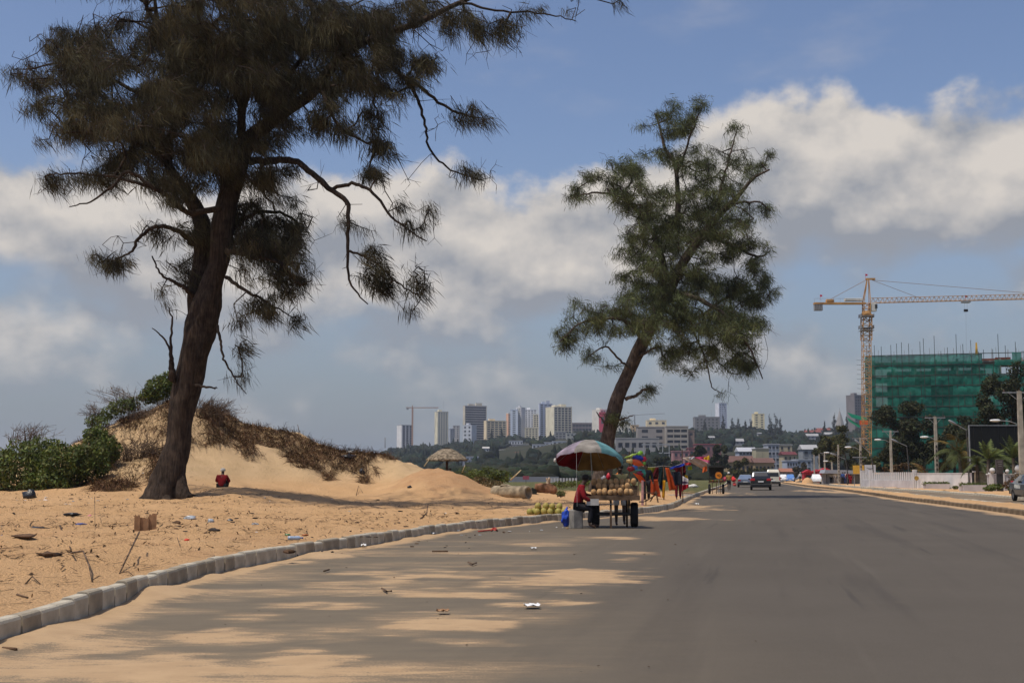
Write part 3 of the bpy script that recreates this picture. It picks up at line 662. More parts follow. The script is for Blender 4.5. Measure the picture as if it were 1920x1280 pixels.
T1_limbs = [
 [(458, 280, .2, 14), (452, 230, -.4, 11), (461, 170, -.8, 10), (455, 95, -1.2, 8), (450, 20, -1.2, 6), (446, -60, -1.2, 3)],
 [(455, 215, -.3, 9), (440, 172, 0, 8), (400, 140, .6, 7), (360, 118, 1.2, 6), (310, 70, 1.6, 4), (250, 40, 2, 2.5)],
 [(330, 235, 1.2, 6), (280, 190, 1.8, 5), (210, 150, 2.2, 4), (130, 120, 2.4, 3), (50, 130, 2.6, 1.8)],
 [(322, 300, 1.3, 6), (260, 270, .4, 5), (190, 245, -.2, 3.5), (120, 250, -.6, 2)],
 [(415, 390, -.4, 8), (352, 398, -.9, 6.5), (319, 372, -1.2, 5.5), (285, 350, -1.5, 5), (240, 322, -1.7, 4), (210, 350, -1.8, 3), (169, 378, -2, 2), (130, 388, -2, 1.2)],
 [(285, 350, -1.5, 4), (200, 330, -1.2, 3.2), (130, 325, -1, 2.2), (85, 330, -1, 1.4)],
 [(375, 468, .6, 9), (358, 452, .2, 7), (330, 431, -.3, 5.5), (292, 425, -.6, 5), (262, 446, -.9, 4), (244, 474, -1, 2.6), (215, 485, -1, 1.6)],
 [(368, 560, .3, 8), (350, 542, -.1, 5.5), (325, 530, -.4, 4), (300, 510, -.6, 2.5), (285, 480, -.6, 1.6)],
 [(462, 300, 0, 9), (498, 302, -.5, 8), (550, 302, -1.1, 7.5), (590, 330, -1.4, 6.5), (620, 357, -1.6, 6), (652, 384, -1.8, 5.2), (652, 450, -1.8, 4.2), (656, 525, -1.8, 2.6), (690, 570, -1.8, 1.4)],
 [(620, 355, -1.6, 4.5), (660, 345, -1.9, 4), (700, 362, -2.1, 3.4), (742, 415, -2.2, 2.6), (800, 452, -2.3, 1.5)],
 [(655, 470, -1.8, 3), (700, 490, -1.5, 2.4), (745, 530, -1.3, 2), (790, 560, -1.2, 1.2)],
 [(690, 80, -.3, 5.5), (730, 120, .4, 5), (755, 145, .7, 4.8), (790, 165, .9, 4.2), (840, 203, 1.1, 3.2), (900, 222, 1.2, 1.8)],
 [(760, 148, .7, 4), (785, 190, .3, 3.5), (797, 235, .1, 3), (806, 280, 0, 2.6), (845, 318, -.1, 2), (898, 338, -.2, 1.3)],
 [(600, 155, 0, 6), (612, 190, -.9, 4.5), (640, 240, -1.2, 3.5), (690, 270, -1.4, 2.2)],
 [(860, 4, -.2, 3.5), (930, 20, -.4, 2.8), (1020, 25, -.5, 1.8), (1080, 40, -.5, 1.1)],
 [(940, -26, 0, 3), (1050, -20, 0, 2.3), (1150, 8, 0, 1.2)],
 [(425, 470, -.6, 7), (470, 480, -1.2, 5), (520, 490, -1.5, 4), (560, 530, -1.6, 2.5), (585, 525, -1.6, 1.3)],
 [(424, 520, -.5, 5), (460, 545, -1, 3.5), (500, 565, -1.2, 2.4), (548, 595, -1.2, 1.2)],
 [(430, 430, .6, 6), (480, 400, 1.1, 5), (530, 400, 1.4, 3.5), (570, 430, 1.5, 2)],
 [(408, 610, -.5, 3.6), (414, 640, -.7, 3), (420, 672, -.8, 2.5), (440, 710, -.8, 1.8), (462, 738, -.8, 1)],
 [(322, 715, -.4, 9), (322, 690, -.5, 7), (320, 650, -.5, 3.5), (322, 600, -.5, 2.2), (315, 575, -.5, 1.2)],
 [(320, 660, -.5, 2.5), (305, 630, -.6, 1.8), (285, 615, -.6, 1)],
 [(366, 722, -.5, 3.5), (395, 726, -.8, 2.2), (407, 728, -.8, 1.4)],
 [(510, 228, .4, 8), (540, 150, 1, 6.5), (580, 90, 1.4, 5), (620, 20, 1.6, 3.5), (640, -50, 1.7, 2)],
]
T1_cl = [(300, 120, 220, 105), (470, 60, 200, 85), (150, 110, 95, 65, .85), (55, 120, 36, 40, .5), (130, 190, 80, 55, .7), (250, 230, 140, 75), (420, 190, 150, 105), (560, 110, 140, 80), (690, 95, 90, 65, .9), (640, 185, 85, 65, .9), (740, 140, 75, 55, .8), (860, 62, 55, 48, .55), (925, 55, 50, 40, .35), (1030, 18, 60, 16, .3), (1155, 6, 22, 10, .3), (600, 40, 160, 55), (770, 22, 120, 30, .7), (400, -70, 380, 70), (860, 208, 50, 26, .55), (880, 322, 38, 18, .6), (690, 255, 35, 40, .6), (737, 290, 16, 10, .6), (715, 335, 45, 25, .55), (765, 395, 40, 25, .45), (792, 430, 16, 14, .6),
 (330, 300, 105, 60, .95), (235, 300, 65, 40, .7), (120, 335, 48, 22, .6), (190, 345, 45, 24, .65), (88, 262, 20, 12, .6), (390, 310, 60, 50, .9), (300, 360, 55, 35, .6), (215, 482, 48, 26, .65), (300, 440, 40, 28, .45), (340, 485, 35, 35, .5),
 (500, 420, 75, 55, .95), (520, 500, 65, 48, .9), (470, 470, 50, 50, .8), (560, 440, 30, 38, .8), (500, 565, 48, 38, .55), (548, 592, 22, 16, .6), (585, 520, 16, 10, .6), (690, 495, 45, 36, .5), (748, 525, 45, 28, .6), (780, 555, 24, 30, .6), (660, 410, 22, 30, .35), (450, 690, 18, 40, .5), (405, 430, 55, 50, .9), (455, 350, 60, 60, .75), (540, 330, 70, 30, .4), (310, 560, 25, 30, .2), (470, 590, 40, 25, .25)]
casuarina('tall dark casuarina leaning over the sand, the larger of the two drooping trees', T1Y, b1, T1_trunk, T1_limbs, T1_cl, 4100, 62, .0150, .48, 1.0, M_NEED, 5500, 11, .0125)

T2Y = 80.0
b2 = P(1126, 918, T2Y); b2[2] = zt(b2[0], T2Y) - .1
T2_trunk = [
 [(1122, 936, 0, 28), (1127, 905, 0, 22), (1134, 860, 0, 18), (1141, 815, 0, 15), (1152, 765, 0, 16.5), (1163, 735, 0, 15), (1177, 702, 0, 13), (1198, 655, 0, 14.5), (1220, 615, 0, 13), (1243, 572, 0, 12), (1262, 530, 0, 11), (1285, 485, -.3, 10), (1318, 440, -.6, 9), (1350, 402, -.8, 7), (1382, 370, -1, 5), (1412, 335, -1, 3.5), (1443, 318, -1, 2)],
 [(1250, 560, .4, 9), (1245, 500, .7, 8), (1228, 440, .9, 7), (1245, 425, 1, 7), (1268, 413, 1, 6.5), (1271, 366, 1, 5.5), (1266, 310, 1, 4.5), (1247, 279, 1, 3.5), (1237, 240, 1, 2.4), (1228, 212, 1, 1.4)],
]
T2_limbs = [
 [(1268, 330, 1, 3.2), (1285, 285, .6, 2.6), (1300, 240, .4, 2), (1318, 195, .2, 1.2)],
 [(1228, 440, .9, 5), (1196, 397, .4, 4), (1170, 371, 0, 3.2), (1118, 361, -.4, 2.2), (1070, 372, -.6, 1.2)],
 [(1210, 640, 0, 6), (1180, 610, -.8, 4.5), (1155, 597, -1.3, 3.6), (1093, 604, -1.8, 2.4), (1050, 640, -2, 1.3)],
 [(1182, 692, -.3, 3), (1160, 672, -.6, 2.5), (1135, 650, -.8, 2), (1100, 670, -.9, 1.2)],
 [(1173, 748, -.2, 4.5), (1190, 742, -.4, 4), (1206, 731, -.5, 3), (1222, 728, -.5, 1.6)],
 [(1200, 668, -.4, 4), (1212, 660, -.6, 3), (1220, 655, -.7, 1.6)],
 [(1255, 545, -.3, 6), (1310, 560, -1.4, 5), (1370, 600, -1.8, 3.6), (1410, 660, -2, 2.2), (1430, 710, -2, 1.2)],
 [(1240, 580, .4, 6), (1300, 600, 1.5, 4.5), (1360, 560, 2.2, 3.2), (1430, 540, 2.6, 1.6)],
 [(1320, 440, -.6, 5), (1370, 460, -.2, 4), (1420, 480, 0, 2.6), (1445, 470, 0, 1.2)],
 [(1370, 382, -1, 3), (1420, 378, -1.2, 2), (1445, 395, -1.2, 1.2)],
 [(1345, 408, -.8, 3.6), (1352, 350, -.4, 2.8), (1368, 295, -.2, 2.2), (1382, 240, 0, 1.2)],
 [(1300, 620, -.6, 2.2), (1325, 680, -.9, 1.7), (1335, 725, -.9, 1.2), (1356, 738, -.9, .8)],
 [(1148, 790, -.3, 3), (1165, 786, -.6, 2), (1188, 778, -.7, 1)],
 [(1140, 800, -.3, 2.5), (1128, 785, -.5, 1.8), (1118, 772, -.5, 1)],
]
T2_cl = [(1250, 212, 42, 20, .6), (1312, 205, 20, 22, .6), (1268, 245, 55, 32, .7), (1204, 232, 13, 9, .6), (1380, 248, 12, 24, .6), (1148, 325, 40, 24, .7), (1092, 352, 34, 26, .6), (1200, 305, 45, 28, .7), (1290, 310, 75, 40, .75), (1380, 315, 42, 28, .6), (1432, 292, 22, 18, .5), (1180, 370, 55, 40, .8), (1270, 380, 85, 48, .9), (1370, 380, 48, 45, .8), (1440, 390, 16, 18, .6), (1230, 450, 80, 50), (1330, 450, 85, 50), (1405, 475, 32, 38, .8), (1250, 530, 95, 48), (1350, 550, 85, 50), (1420, 552, 30, 36, .8), (1300, 620, 105, 50), (1390, 640, 50, 48, .8), (1230, 580, 75, 50), (1270, 682, 34, 26, .8), (1340, 660, 55, 36, .6), (1405, 690, 24, 26, .7), (1100, 592, 42, 30, .8), (1150, 602, 55, 36, .8), (1068, 640, 28, 30, .7), (1100, 672, 22, 18, .6), (1140, 690, 15, 8, .6), (1218, 732, 14, 12, 1.2), (1150, 786, 32, 13, .8), (1355, 738, 6, 4, 1)]
casuarina('leaning green casuarina behind the coconut cart, smaller of the two drooping trees', T2Y, b2, T2_trunk, T2_limbs, T2_cl, 3600, 46, .021, .34, .6, M_NEED2, 1800, 23, .013, 1.1, M_BARK2)
# ------------------------------------------------------------------ shrubs, dry growth on the dune
M_LEAF = mat('shrub_leaf', (.10, .135, .030), .6, var=.3, vscale=2.0, spec=.3, trans=.25, attr='tint')
M_STEM = mat('shrub_stem', (.10, .075, .055), .95, var=.3, spec=.1)
M_DRY = mat('dry_grass_straw', (.130, .080, .045), .95, var=.35, vscale=3, spec=.05, attr='tint')
def leaf_cloud(rg, ells, n, size, up=.5):
    """leaf-shaped quads spread through ellipsoids (x, y, z, rx, ry, rz)"""
    E = np.array(ells, float); vol = (E[:, 3] * E[:, 4] * E[:, 5]) ** .7; idx = rg.choice(len(E), n, p=vol / vol.sum())
    d = rg.normal(0, 1, (n, 3)); d /= np.linalg.norm(d, axis=1)[:, None]; r = rg.uniform(0, 1, n) ** .28
    k = np.array([1 + .30 * noise.noise(Vector(tuple(q * 2.3)) + Vector((i * 1.7, 0, 0))) for q, i in zip(d, idx)])
    c = E[idx, :3] + d * E[idx, 3:] * (r * k)[:, None]
    nrm = rg.normal(0, 1, (n, 3)) + d * .6 + np.array((0, 0, up)); nrm /= np.linalg.norm(nrm, axis=1)[:, None]
    a = np.cross(nrm, rg.normal(0, 1, (n, 3))); a /= np.linalg.norm(a, axis=1)[:, None]; b = np.cross(nrm, a)
    s = (size * rg.uniform(.6, 1.4, n))[:, None]
    V = np.stack([c - a * s, c + b * s * .42 + nrm * s * .12, c + a * s, c - b * s * .42 + nrm * s * .12], 1).reshape(-1, 3)
    Fq = (np.arange(n) * 4)[:, None] + np.arange(4)[None]
    t = rg.uniform(.6, 1.5, n)[:, None] * np.stack([rg.uniform(.85, 1.35, n), np.ones(n), rg.uniform(.7, 1.1, n)], 1)
    return V, Fq, np.repeat(t, 4, 0), c
def shrub(name, label, ells, n, size, seed, m=None, twigs=30, base=None, cat='shrub', group=None, tr=.012):
    rg = np.random.default_rng(seed); E = np.array(ells, float)
    b = np.array(base) if base is not None else np.array((E[:, 0].mean(), E[:, 1].mean(), (E[:, 2] - E[:, 5]).min()))
    root = thing(name, label, cat, b, 0, group)
    V, Fq, t, c = leaf_cloud(rg, ells, n, size); raw('foliage', V, Fq, m or M_LEAF, root, 'stuff', cols=t, loc=b)
    mb = MB()
    for k in range(twigs):
        e = c[rg.integers(len(c))] - b; s = np.array((e[0] * .55 + rg.normal(0, .05), e[1] * .55, min(0, e[2] * .1))); mid = (s + e) / 2 + rg.normal(0, .08, 3)
        mb.tube([s, mid, e + (e - mid) * rg.uniform(0, .45)], [tr, tr * .8, tr * .4], 4)
    if twigs: mb.build('stem', M_STEM, root, kind='stuff')
    return root
def pe(px, py, Y, rpx, rpy, ry=None):
    p = P(px, py, Y); s = Y / F; return (p[0], p[1], p[2], rpx * s, ry if ry else rpx * s * .8, rpy * s)
shrub('green_shrub', 'dense low green shrub at the left edge of the dune foot', [pe(40, 875, 57, 62, 46), pe(-30, 880, 57.5, 60, 45), pe(75, 850, 59, 45, 32)], 8500, .085, 31)
shrub('green_shrub', 'broad bright green shrub with a black bag at its foot', [pe(120, 872, 56.5, 52, 42), pe(165, 868, 57, 40, 40), pe(85, 905, 56, 50, 22)], 8500, .085, 32)
shrub('green_shrub', 'small shrub between the big green ones and dune roots', [pe(198, 845, 59, 28, 30), pe(180, 820, 60.5, 26, 22)], 3200, .08, 33)
shrub('green_shrub', 'rounded yellow-green shrub on top of the dune beside the trunk', [pe(297, 728, 68, 27, 24), pe(315, 716, 68.5, 22, 20), pe(280, 742, 68, 22, 16)], 3600, .08, 34)
shrub('green_shrub', 'loose green shrub halfway up the dune ridge, right of bare twigs', [pe(228, 762, 66, 26, 16), pe(246, 756, 66.5, 18, 14), pe(205, 772, 65.5, 20, 12)], 1500, .065, 35, twigs=50)
shrub('green_shrub', 'small green shrub low on the dune ridge above dense shrubs', [pe(180, 790, 64, 22, 12), pe(195, 782, 64.5, 14, 10)], 900, .06, 36, twigs=40)
def drytwigs(label, cx, cy, Y, rx_, ry_, n, seed, lean=0.0):
    rg = np.random.default_rng(seed); b = P(cx, cy + ry_, Y); root = thing('dry_bush', label, 'bush', b); mb = MB(); s = Y / F
    for k in range(n):
        x0 = rg.uniform(-.7, .7) * rx_ * s; e = np.array((x0 + (rg.normal(0, .5) + lean) * rx_ * s, rg.normal(0, .4) * rx_ * s, rg.uniform(.5, 1.9) * ry_ * s)); m_ = np.array((x0, e[1] * .5, e[2] * .55)) + rg.normal(0, .08, 3)
        mb.tube([(x0, e[1] * .3, -.15), m_, e], [.016, .012, .006], 3)
        for q in range(3):
            f = rg.uniform(.3, .9); st = m_ * (1 - f) + e * f; mb.tube([st, st + rg.normal(0, .16, 3) + np.array((lean * .2, 0, .1))], [.008, .004], 3)
    mb.build('dry_stem', mat('dead_twig', (.17, .12, .085), .95, var=.3, spec=.05), root, kind='stuff'); return root
drytwigs('tangle of dead brown twigs on the dune right of the trunk', 392, 768, 67, 34, 26, 150, 41, .5)
drytwigs('grey bare twig bush rising from the dune ridge', 235, 742, 66.5, 40, 22, 60, 42, -.4)
drytwigs('bare twig bush on the lower left of the dune ridge', 178, 770, 65, 22, 16, 36, 43, -.6)
drytwigs('faint bare twigs above the shrubs at the left edge', 50, 812, 61, 42, 20, 60, 44, .2)
drytwigs('heap of dead roots on the slope left of the trunk', 262, 840, 60, 45, 20, 110, 45, .2)
drytwigs('brown scrub on dune shoulder between two green shrubs', 275, 775, 66, 45, 20, 130, 46, .1)
def dry_growth():
    rg = np.random.default_rng(5); n = 150000
    Y = rg.uniform(53, 76, n); px = rg.uniform(150, 750, n); X = (px - 960) / F * Y
    z = zbase(X, Y); z2 = zbase(X, Y - .6); ppx, ppy = proj(X, Y, z)
    bx = [150, 200, 250, 300, 350, 395, 442, 505, 525, 545, 580, 630, 667, 692, 730, 760]; bt = [740] * 16; bb = [860, 925, 925, 900, 850, 838, 850, 846, 850, 888, 882, 890, 899, 882, 868, 840]
    nn = np.array([fbm(a * .018, b * .03, 3.1, 4) for a, b in zip(ppx, ppy)])
    lim = np.interp(ppx, bx, bb) + nn * 46
    crest = z > z2
    dens = np.where(ppx < 385, .16 + .8 * sm(nn, .05, .28), np.clip(.95 - .0 * nn, 0, 1))
    keep = (ppy < lim) & crest & (rg.uniform(0, 1, n) < dens * .75) & (z > .75); X, Y, z, nn, ppx = X[keep], Y[keep], zterr(X[keep], Y[keep]), nn[keep], ppx[keep]; n = len(X)
    st = np.stack([X, Y, z + .02], 1); L_ = rg.uniform(.2, .85, n)[:, None]
    d = np.stack([rg.normal(.12, .35, n), rg.normal(-.45, .25, n), rg.normal(-.30, .45, n)], 1); d /= np.linalg.norm(d, axis=1)[:, None]
    mid = st + d * L_ * .5 + np.stack([np.zeros(n), rg.uniform(-.12, 0, n), rg.uniform(.03, .16, n)], 1); en = mid + (d + np.array((0, -.1, -.75))) * L_ * .5
    zz = zterr(en[:, 0], en[:, 1]); en[:, 2] = np.maximum(en[:, 2], zz + .01); zz = zterr(mid[:, 0], mid[:, 1]); mid[:, 2] = np.maximum(mid[:, 2], zz + .04)
    s = np.cross(d, rg.normal(0, 1, (n, 3))); s /= np.linalg.norm(s, axis=1)[:, None] + 1e-9; w = rg.uniform(.005, .014, n)[:, None]
    V = np.stack([st - s * w, st + s * w, mid + s * w * .8, mid - s * w * .8, en + s * w * .3, en - s * w * .3], 1).reshape(-1, 3)
    o = (np.arange(n) * 6)[:, None, None]; Fq = (np.array([(0, 1, 2, 3), (3, 2, 4, 5)])[None] + o).reshape(-1, 4)
    t = (rg.uniform(.35, 1.5, n) * (1 + .5 * nn))[:, None] * np.stack([np.ones(n), rg.uniform(.85, 1.05, n), rg.uniform(.7, 1.1, n)], 1)
    o = raw('dry_grass', V, Fq, M_DRY, None, 'stuff', cols=np.repeat(t, 6, 0)); tag(o, 'matted brown roots and dry grass hanging over the dune face', 'dry grass')
dry_growth()
shrub('beach_bush', 'green leafy bush behind the reddish soil heap', [pe(892, 893, 74, 24, 13), pe(915, 890, 75, 22, 14), pe(940, 893, 75, 20, 13)], 1800, .075, 51)
shrub('beach_bush', 'low dry bush left of the concrete pipe', [pe(925, 908, 70, 22, 8), pe(900, 900, 71, 18, 7)], 900, .06, 52, m=mat('dry_leaf', (.15, .12, .06), .8, var=.3, trans=.2, attr='tint'))
shrub('beach_bush', 'thin tall weeds beside the thatched parasol', [pe(872, 884, 77, 12, 12), pe(860, 888, 77, 10, 8)], 350, .05, 53)
shrub('beach_bush', 'grassy green mound right of the weathered log', [pe(1052, 908, 78, 22, 6), pe(1075, 906, 80, 20, 6), pe(1100, 905, 82, 25, 6)], 900, .08, 54)
shrub('beach_bush', 'small green tuft on sand right of log', [pe(1052, 925, 60, 10, 5)], 200, .05, 55)
shrub('sea_oat_clump', 'pale grey-green grass tuft on sand before the trunk', [pe(175, 958, 40, 14, 5)], 260, .05, 56, twigs=0, m=mat('pale_tuft', (.27, .24, .13), .9, var=.2, attr='tint'), cat='grass tuft')
# ------------------------------------------------------------------ people
M_SKIN = mat('dark_skin', (.075, .042, .027), .55, var=.1, spec=.4)
M_HAIR = mat('black_hair', (.012, .010, .009), .8, var=.1)
def skin(name, verts, edges, radii, m, parent, sub=2):
    me = bpy.data.meshes.new(name); me.from_pydata([tuple(map(float, v)) for v in verts], edges, []); me.materials.append(m)
    o = link(me, name, parent); sk = o.modifiers.new('Skin', 'SKIN'); sk.use_smooth_shade = True
    if not me.skin_vertices: return o
    for i, r in enumerate(radii):
        d = me.skin_vertices[0].data[i]; d.radius = (r, r) if not hasattr(r, '__len__') else r; d.use_root = (i == 0)
    ss = o.modifiers.new('Subdivision', 'SUBSURF'); ss.levels = sub; ss.render_levels = sub
    dg = bpy.context.evaluated_depsgraph_get(); dg.update(); ev = o.evaluated_get(dg); m2 = bpy.data.meshes.new_from_object(ev)
    o.modifiers.clear(); o.data = m2; m2.materials.clear(); m2.materials.append(m); m2.polygons.foreach_set('use_smooth', [True] * len(m2.polygons))
    return o
def person(label, loc, J, shirt, lower, group=None, hat=None, hands=True, shorts=False, rz=0.0, shirt_sleeve=1.0, sub=2, head_dir=(0, -1)):
    """J: joint name -> local x, y, z; one continuous body, clothes as parts"""
    root = thing('person', label, 'person', loc, rz, group); J = {k: np.array(v, float) for k, v in J.items()}
    V = []; E = []; R = []
    def v(p, r, a=None):
        V.append(p); R.append(r)
        if a is not None: E.append((a, len(V) - 1))
        return len(V) - 1
    pel = v(J['pelvis'], (.135, .115)); ab = v((J['pelvis'] + J['chest']) / 2, (.125, .10), pel); ch = v(J['chest'], (.15, .11), ab)
    nk = v(J['neck'], .055, ch); hd = np.array(J['head']); up = (hd - J['neck']); up = up / np.linalg.norm(up)
    f3 = np.array((head_dir[0], head_dir[1], 0.0))
    jw = v(hd - up * .055 + f3 * .012, .068, nk); h0 = v(hd + up * .03, .094, jw); h1 = v(hd + up * .105, .066, h0)
    v(hd + f3 * .105 - up * .01, .014, h0)
    for s in 'LR':
        sh = v(J['sh' + s], .062, ch); el = v(J['el' + s], .043, sh); wr = v(J['ha' + s], .028, el); d = J['ha' + s] - J['el' + s]; d = d / np.linalg.norm(d)
        pm = v(J['ha' + s] + d * .06, .034, wr)
        if hands:
            sd = np.cross(d, (0, 0, 1.0)); sd = sd / (np.linalg.norm(sd) + 1e-6)
            for k, l in zip((-1.5, -.5, .5, 1.5), (.06, .075, .078, .062)):
                a = v(J['ha' + s] + d * .085 + sd * k * .017, .009, pm); v(J['ha' + s] + d * (.085 + l) + sd * k * .019 + np.array((0, 0, -.02)), .008, a)
            v(J['ha' + s] + d * .07 + sd * .055 + np.array((0, 0, -.01)), .010, pm)
        hp = v(J['hip' + s], .095, pel); kn = v(J['kn' + s], .058, hp); cf = v(J['kn' + s] * .65 + J['an' + s] * .35, .055, kn); an = v(J['an' + s], .036, cf)
        v(J['an' + s] + np.array(J.get('toe' + s, (0, -.16, -.04))), .034, an)
    skin('body', V, E, R, M_SKIN, root, sub)
    V = []; E = []; R = []
    pel = v(J['pelvis'] + (J['pelvis'] - J['chest']) * .12, (.165, .145)); ab = v((J['pelvis'] + J['chest']) / 2, (.155, .13), pel); ch = v(J['chest'], (.18, .14), ab); v(J['neck'] - up * .03, .075, ch)
    for s in 'LR':
        sh = v(J['sh' + s], .085, ch); el = v(J['sh' + s] + (J['el' + s] - J['sh' + s]) * shirt_sleeve, .066, sh)
        if shirt_sleeve >= 1: v(J['el' + s] * .15 + J['ha' + s] * .85, .05, el)
    skin('shirt', V, E, R, shirt, root, sub)
    V = []; E = []; R = []
    pel = v(J['pelvis'], (.16, .14))
    for s in 'LR':
        hp = v(J['hip' + s], .115, pel); kn = v(J['kn' + s] * (.9 if shorts else 1) + J['hip' + s] * (.1 if shorts else 0), .085, hp)
        if not shorts: v(J['an' + s] * .93 + J['kn' + s] * .07, .062, kn)
    skin('shorts' if shorts else 'trousers', V, E, R, lower, root, sub)
    hc = hd + up * .05
    if hat is None:
        mb = MB(); mb.blob(hc + up * .02 - f3 * .012, (.101, .101, .09), 0, 2, .06); mb.build('hair', M_HAIR, root, smooth=True)
    else:
        mb = MB(); mb.lathe([(.108, 0), (.112, .03), (.105, .075), (.075, .115), (.035, .135), (.001, .14)], hc + up * .005, 16); mb.add([hc + f3 * .1 + np.array((-.07, 0, .01)), hc + f3 * .1 + np.array((.07, 0, .01)), hc + f3 * .19 + np.array((.05, 0, 0)), hc + f3 * .19 + np.array((-.05, 0, 0))], [(0, 1, 2, 3)]); mb.build('cap', hat, root, smooth=True)
    return root
def stand(h=1.7, stride=.0, side=1, arm=.12):
    k = h / 1.7
    J = dict(pelvis=(0, 0, .93), chest=(0, 0, 1.27), neck=(0, 0, 1.45), head=(0, -.01, 1.56), shL=(-.19, 0, 1.38), shR=(.19, 0, 1.38), elL=(-.27, .02, 1.10), elR=(.27, .02, 1.10), haL=(-.27 - arm * .2, -.08, .86), haR=(.27 + arm * .2, -.08, .86), hipL=(-.1, 0, .88), hipR=(.1, 0, .88), knL=(-.11, -stride * .5, .49), knR=(.11, stride * .2, .49), anL=(-.11, -stride * .6, .075), anR=(.11, stride, .10))
    return {q: tuple(np.array(w) * k) for q, w in J.items()}
def sit_ground(side=1):
    return dict(pelvis=(0, 0, .12), chest=(0, -.10 * side, .45), neck=(0, -.17 * side, .62), head=(0, -.20 * side, .72), shL=(-.19, -.12 * side, .55), shR=(.19, -.12 * side, .55), elL=(-.28, -.25 * side, .33), elR=(.28, -.25 * side, .33), haL=(-.2, -.45 * side, .35), haR=(.2, -.45 * side, .35), hipL=(-.1, -.05 * side, .11), hipR=(.1, -.05 * side, .11), knL=(-.18, -.42 * side, .38), knR=(.18, -.42 * side, .38), anL=(-.1, -.65 * side, .07), anR=(.1, -.65 * side, .07), toeL=(0, -.14 * side, -.02), toeR=(0, -.14 * side, -.02))
def cl(name, c, **k): return mat(name, c, .85, var=.12, vscale=5, bump=.3, bscale=14, spec=.15, **k)
M_RED = cl('red_cotton', (.19, .010, .014)); M_DARK = cl('dark_trousers', (.018, .018, .022)); M_WHITE = cl('white_cotton', (.68, .66, .62)); M_PINK = cl('pink_cotton', (.62, .20, .28)); M_BLUE = cl('blue_cotton', (.05, .10, .30)); M_GREY = cl('grey_cotton', (.42, .41, .38)); M_OLIVE = cl('khaki_vest', (.30, .20, .06)); M_ORANGE = cl('orange_cotton', (.75, .17, .03))

q = P(415, 918, 55.5); q[2] = zt(q[0], q[1]) - .02
person('person in dark red shirt and pale cap sitting on sand beside the big trunk', q, sit_ground(-1), M_RED, M_DARK, hat=M_GREY, head_dir=(0, 1))
q = P(818, 882, 82); q[2] -= .72
person('person in pink top seated under the left of the thatched parasol', q, sit_ground(1), M_PINK, M_DARK, hands=False)
q = P(844, 884, 82); q[2] -= .62
person('person in red seated right of the thatched parasol post', q, sit_ground(1), M_RED, M_DARK, hands=False)

# ------------------------------------------------------------------ coconut cart
CY = 34.4; CS = CY / F
def W_(px, py, dy=0.0): return P(px, py, CY + dy)
gx = lambda px: (px - 960) * CS * 1.0
M_WOOD = mat('weathered_wood', (.13, .085, .055), .9, var=.35, vscale=4, bump=.5, bscale=18, spec=.15)
M_BLACKM = mat('black_painted_steel', (.020, .019, .018), .6, var=.3, spec=.4)
M_TYRE = mat('tyre_rubber', (.016, .016, .017), .85, var=.25, vscale=8, spec=.25)
M_RIM = mat('wheel_rim', (.28, .27, .26), .5, metal=.5, var=.2)
def wheel(parent, c, r, w, name='wheel', rim=M_RIM, n=22):
    mb = MB(); mb.lathe([(r * .62, -w * .42), (r * .80, -w * .5), (r * .95, -w * .42), (r, -w * .2), (r * .985, 0), (r, w * .2), (r * .95, w * .42), (r * .80, w * .5), (r * .62, w * .42), (r * .60, 0), (r * .62, -w * .42)], (0, 0, 0), n, axis='x')
    o = mb.build(name, M_TYRE, parent, smooth=True, loc=c)
    mb = MB(); mb.lathe([(.001, -w * .30), (r * .2, -w * .34), (r * .5, -w * .26), (r * .63, -w * .38), (r * .63, w * .38), (r * .5, w * .26), (r * .2, w * .34), (.001, w * .30)], (0, 0, 0), n, axis='x'); mb.build('rim', rim, o, smooth=True)
    return o
cart = thing('vendor_cart', 'dark wooden two-wheeled handcart loaded with tiers of pale coconuts', 'cart', (gx(1148), CY, 0.02), -.10)
mb = MB(); mb.box((0, 0, .80), (1.36, 1.0, .05)); mb.build('bed', M_WOOD, cart)
for y in (-.5, .5): mb = MB(); mb.box((0, y, .775), (1.42, .06, .11)); mb.build('bed_beam', M_WOOD, cart)
for x in (-.69, .69): mb = MB(); mb.box((x, 0, .777), (.05, .93, .10)); mb.build('bed_beam', M_WOOD, cart)
for k, (h, y) in enumerate(((.02, -.36), (.15, -.12), (.27, .12))): mb = MB(); mb.box((.05, y + .02, .83 + h / 2), (1.22, .22, h)); mb.build('display_step', M_WOOD, cart)
for x, y in ((-.05, -.46), (-.42, .42), (.36, .42)): mb = MB(); mb.box((x, y, .36), (.055, .055, .735)); mb.build('leg', M_WOOD, cart)
mb = MB(); mb.tube([(-.5, .05, .33), (.55, .05, .33)], .028, 8); mb.build('axle', M_BLACKM, cart)
for y in (-.3, .3): mb = MB(); mb.box((.02, y, .36), (.85, .05, .05)); mb.build('cross_rail', M_BLACKM, cart)
for x in (-.42, .42): mb = MB(); mb.box((x, .05, .56), (.05, .10, .42)); mb.build('axle_bracket', M_BLACKM, cart)
wheel(cart, (-.47, .05, .33), .33, .21); wheel(cart, (.56, .05, .33), .33, .21)
mb = MB(); mb.box((.76, .05, .67), (.14, .62, .02)); mb.build('mudguard', M_BLACKM, cart)
mb = MB(); mb.bar((-.72, -.48, .60), (0, -.48, .62), .012, 6); mb.build('handle', M_RIM, cart)
mb = MB(); mb.box((-.52, -.53, .67), (.32, .012, .17)); mb.build('side_board', M_GREY, cart)
M_COCO = mat('trimmed_coconut', (.52, .34, .17), .85, var=.25, vscale=9, bump=.5, bscale=40, spec=.15, col2=(.36, .20, .085))
M_COCOG = mat('green_coconut', (.26, .27, .055), .6, var=.3, vscale=7, spec=.3, col2=(.34, .25, .07))
cocom = []
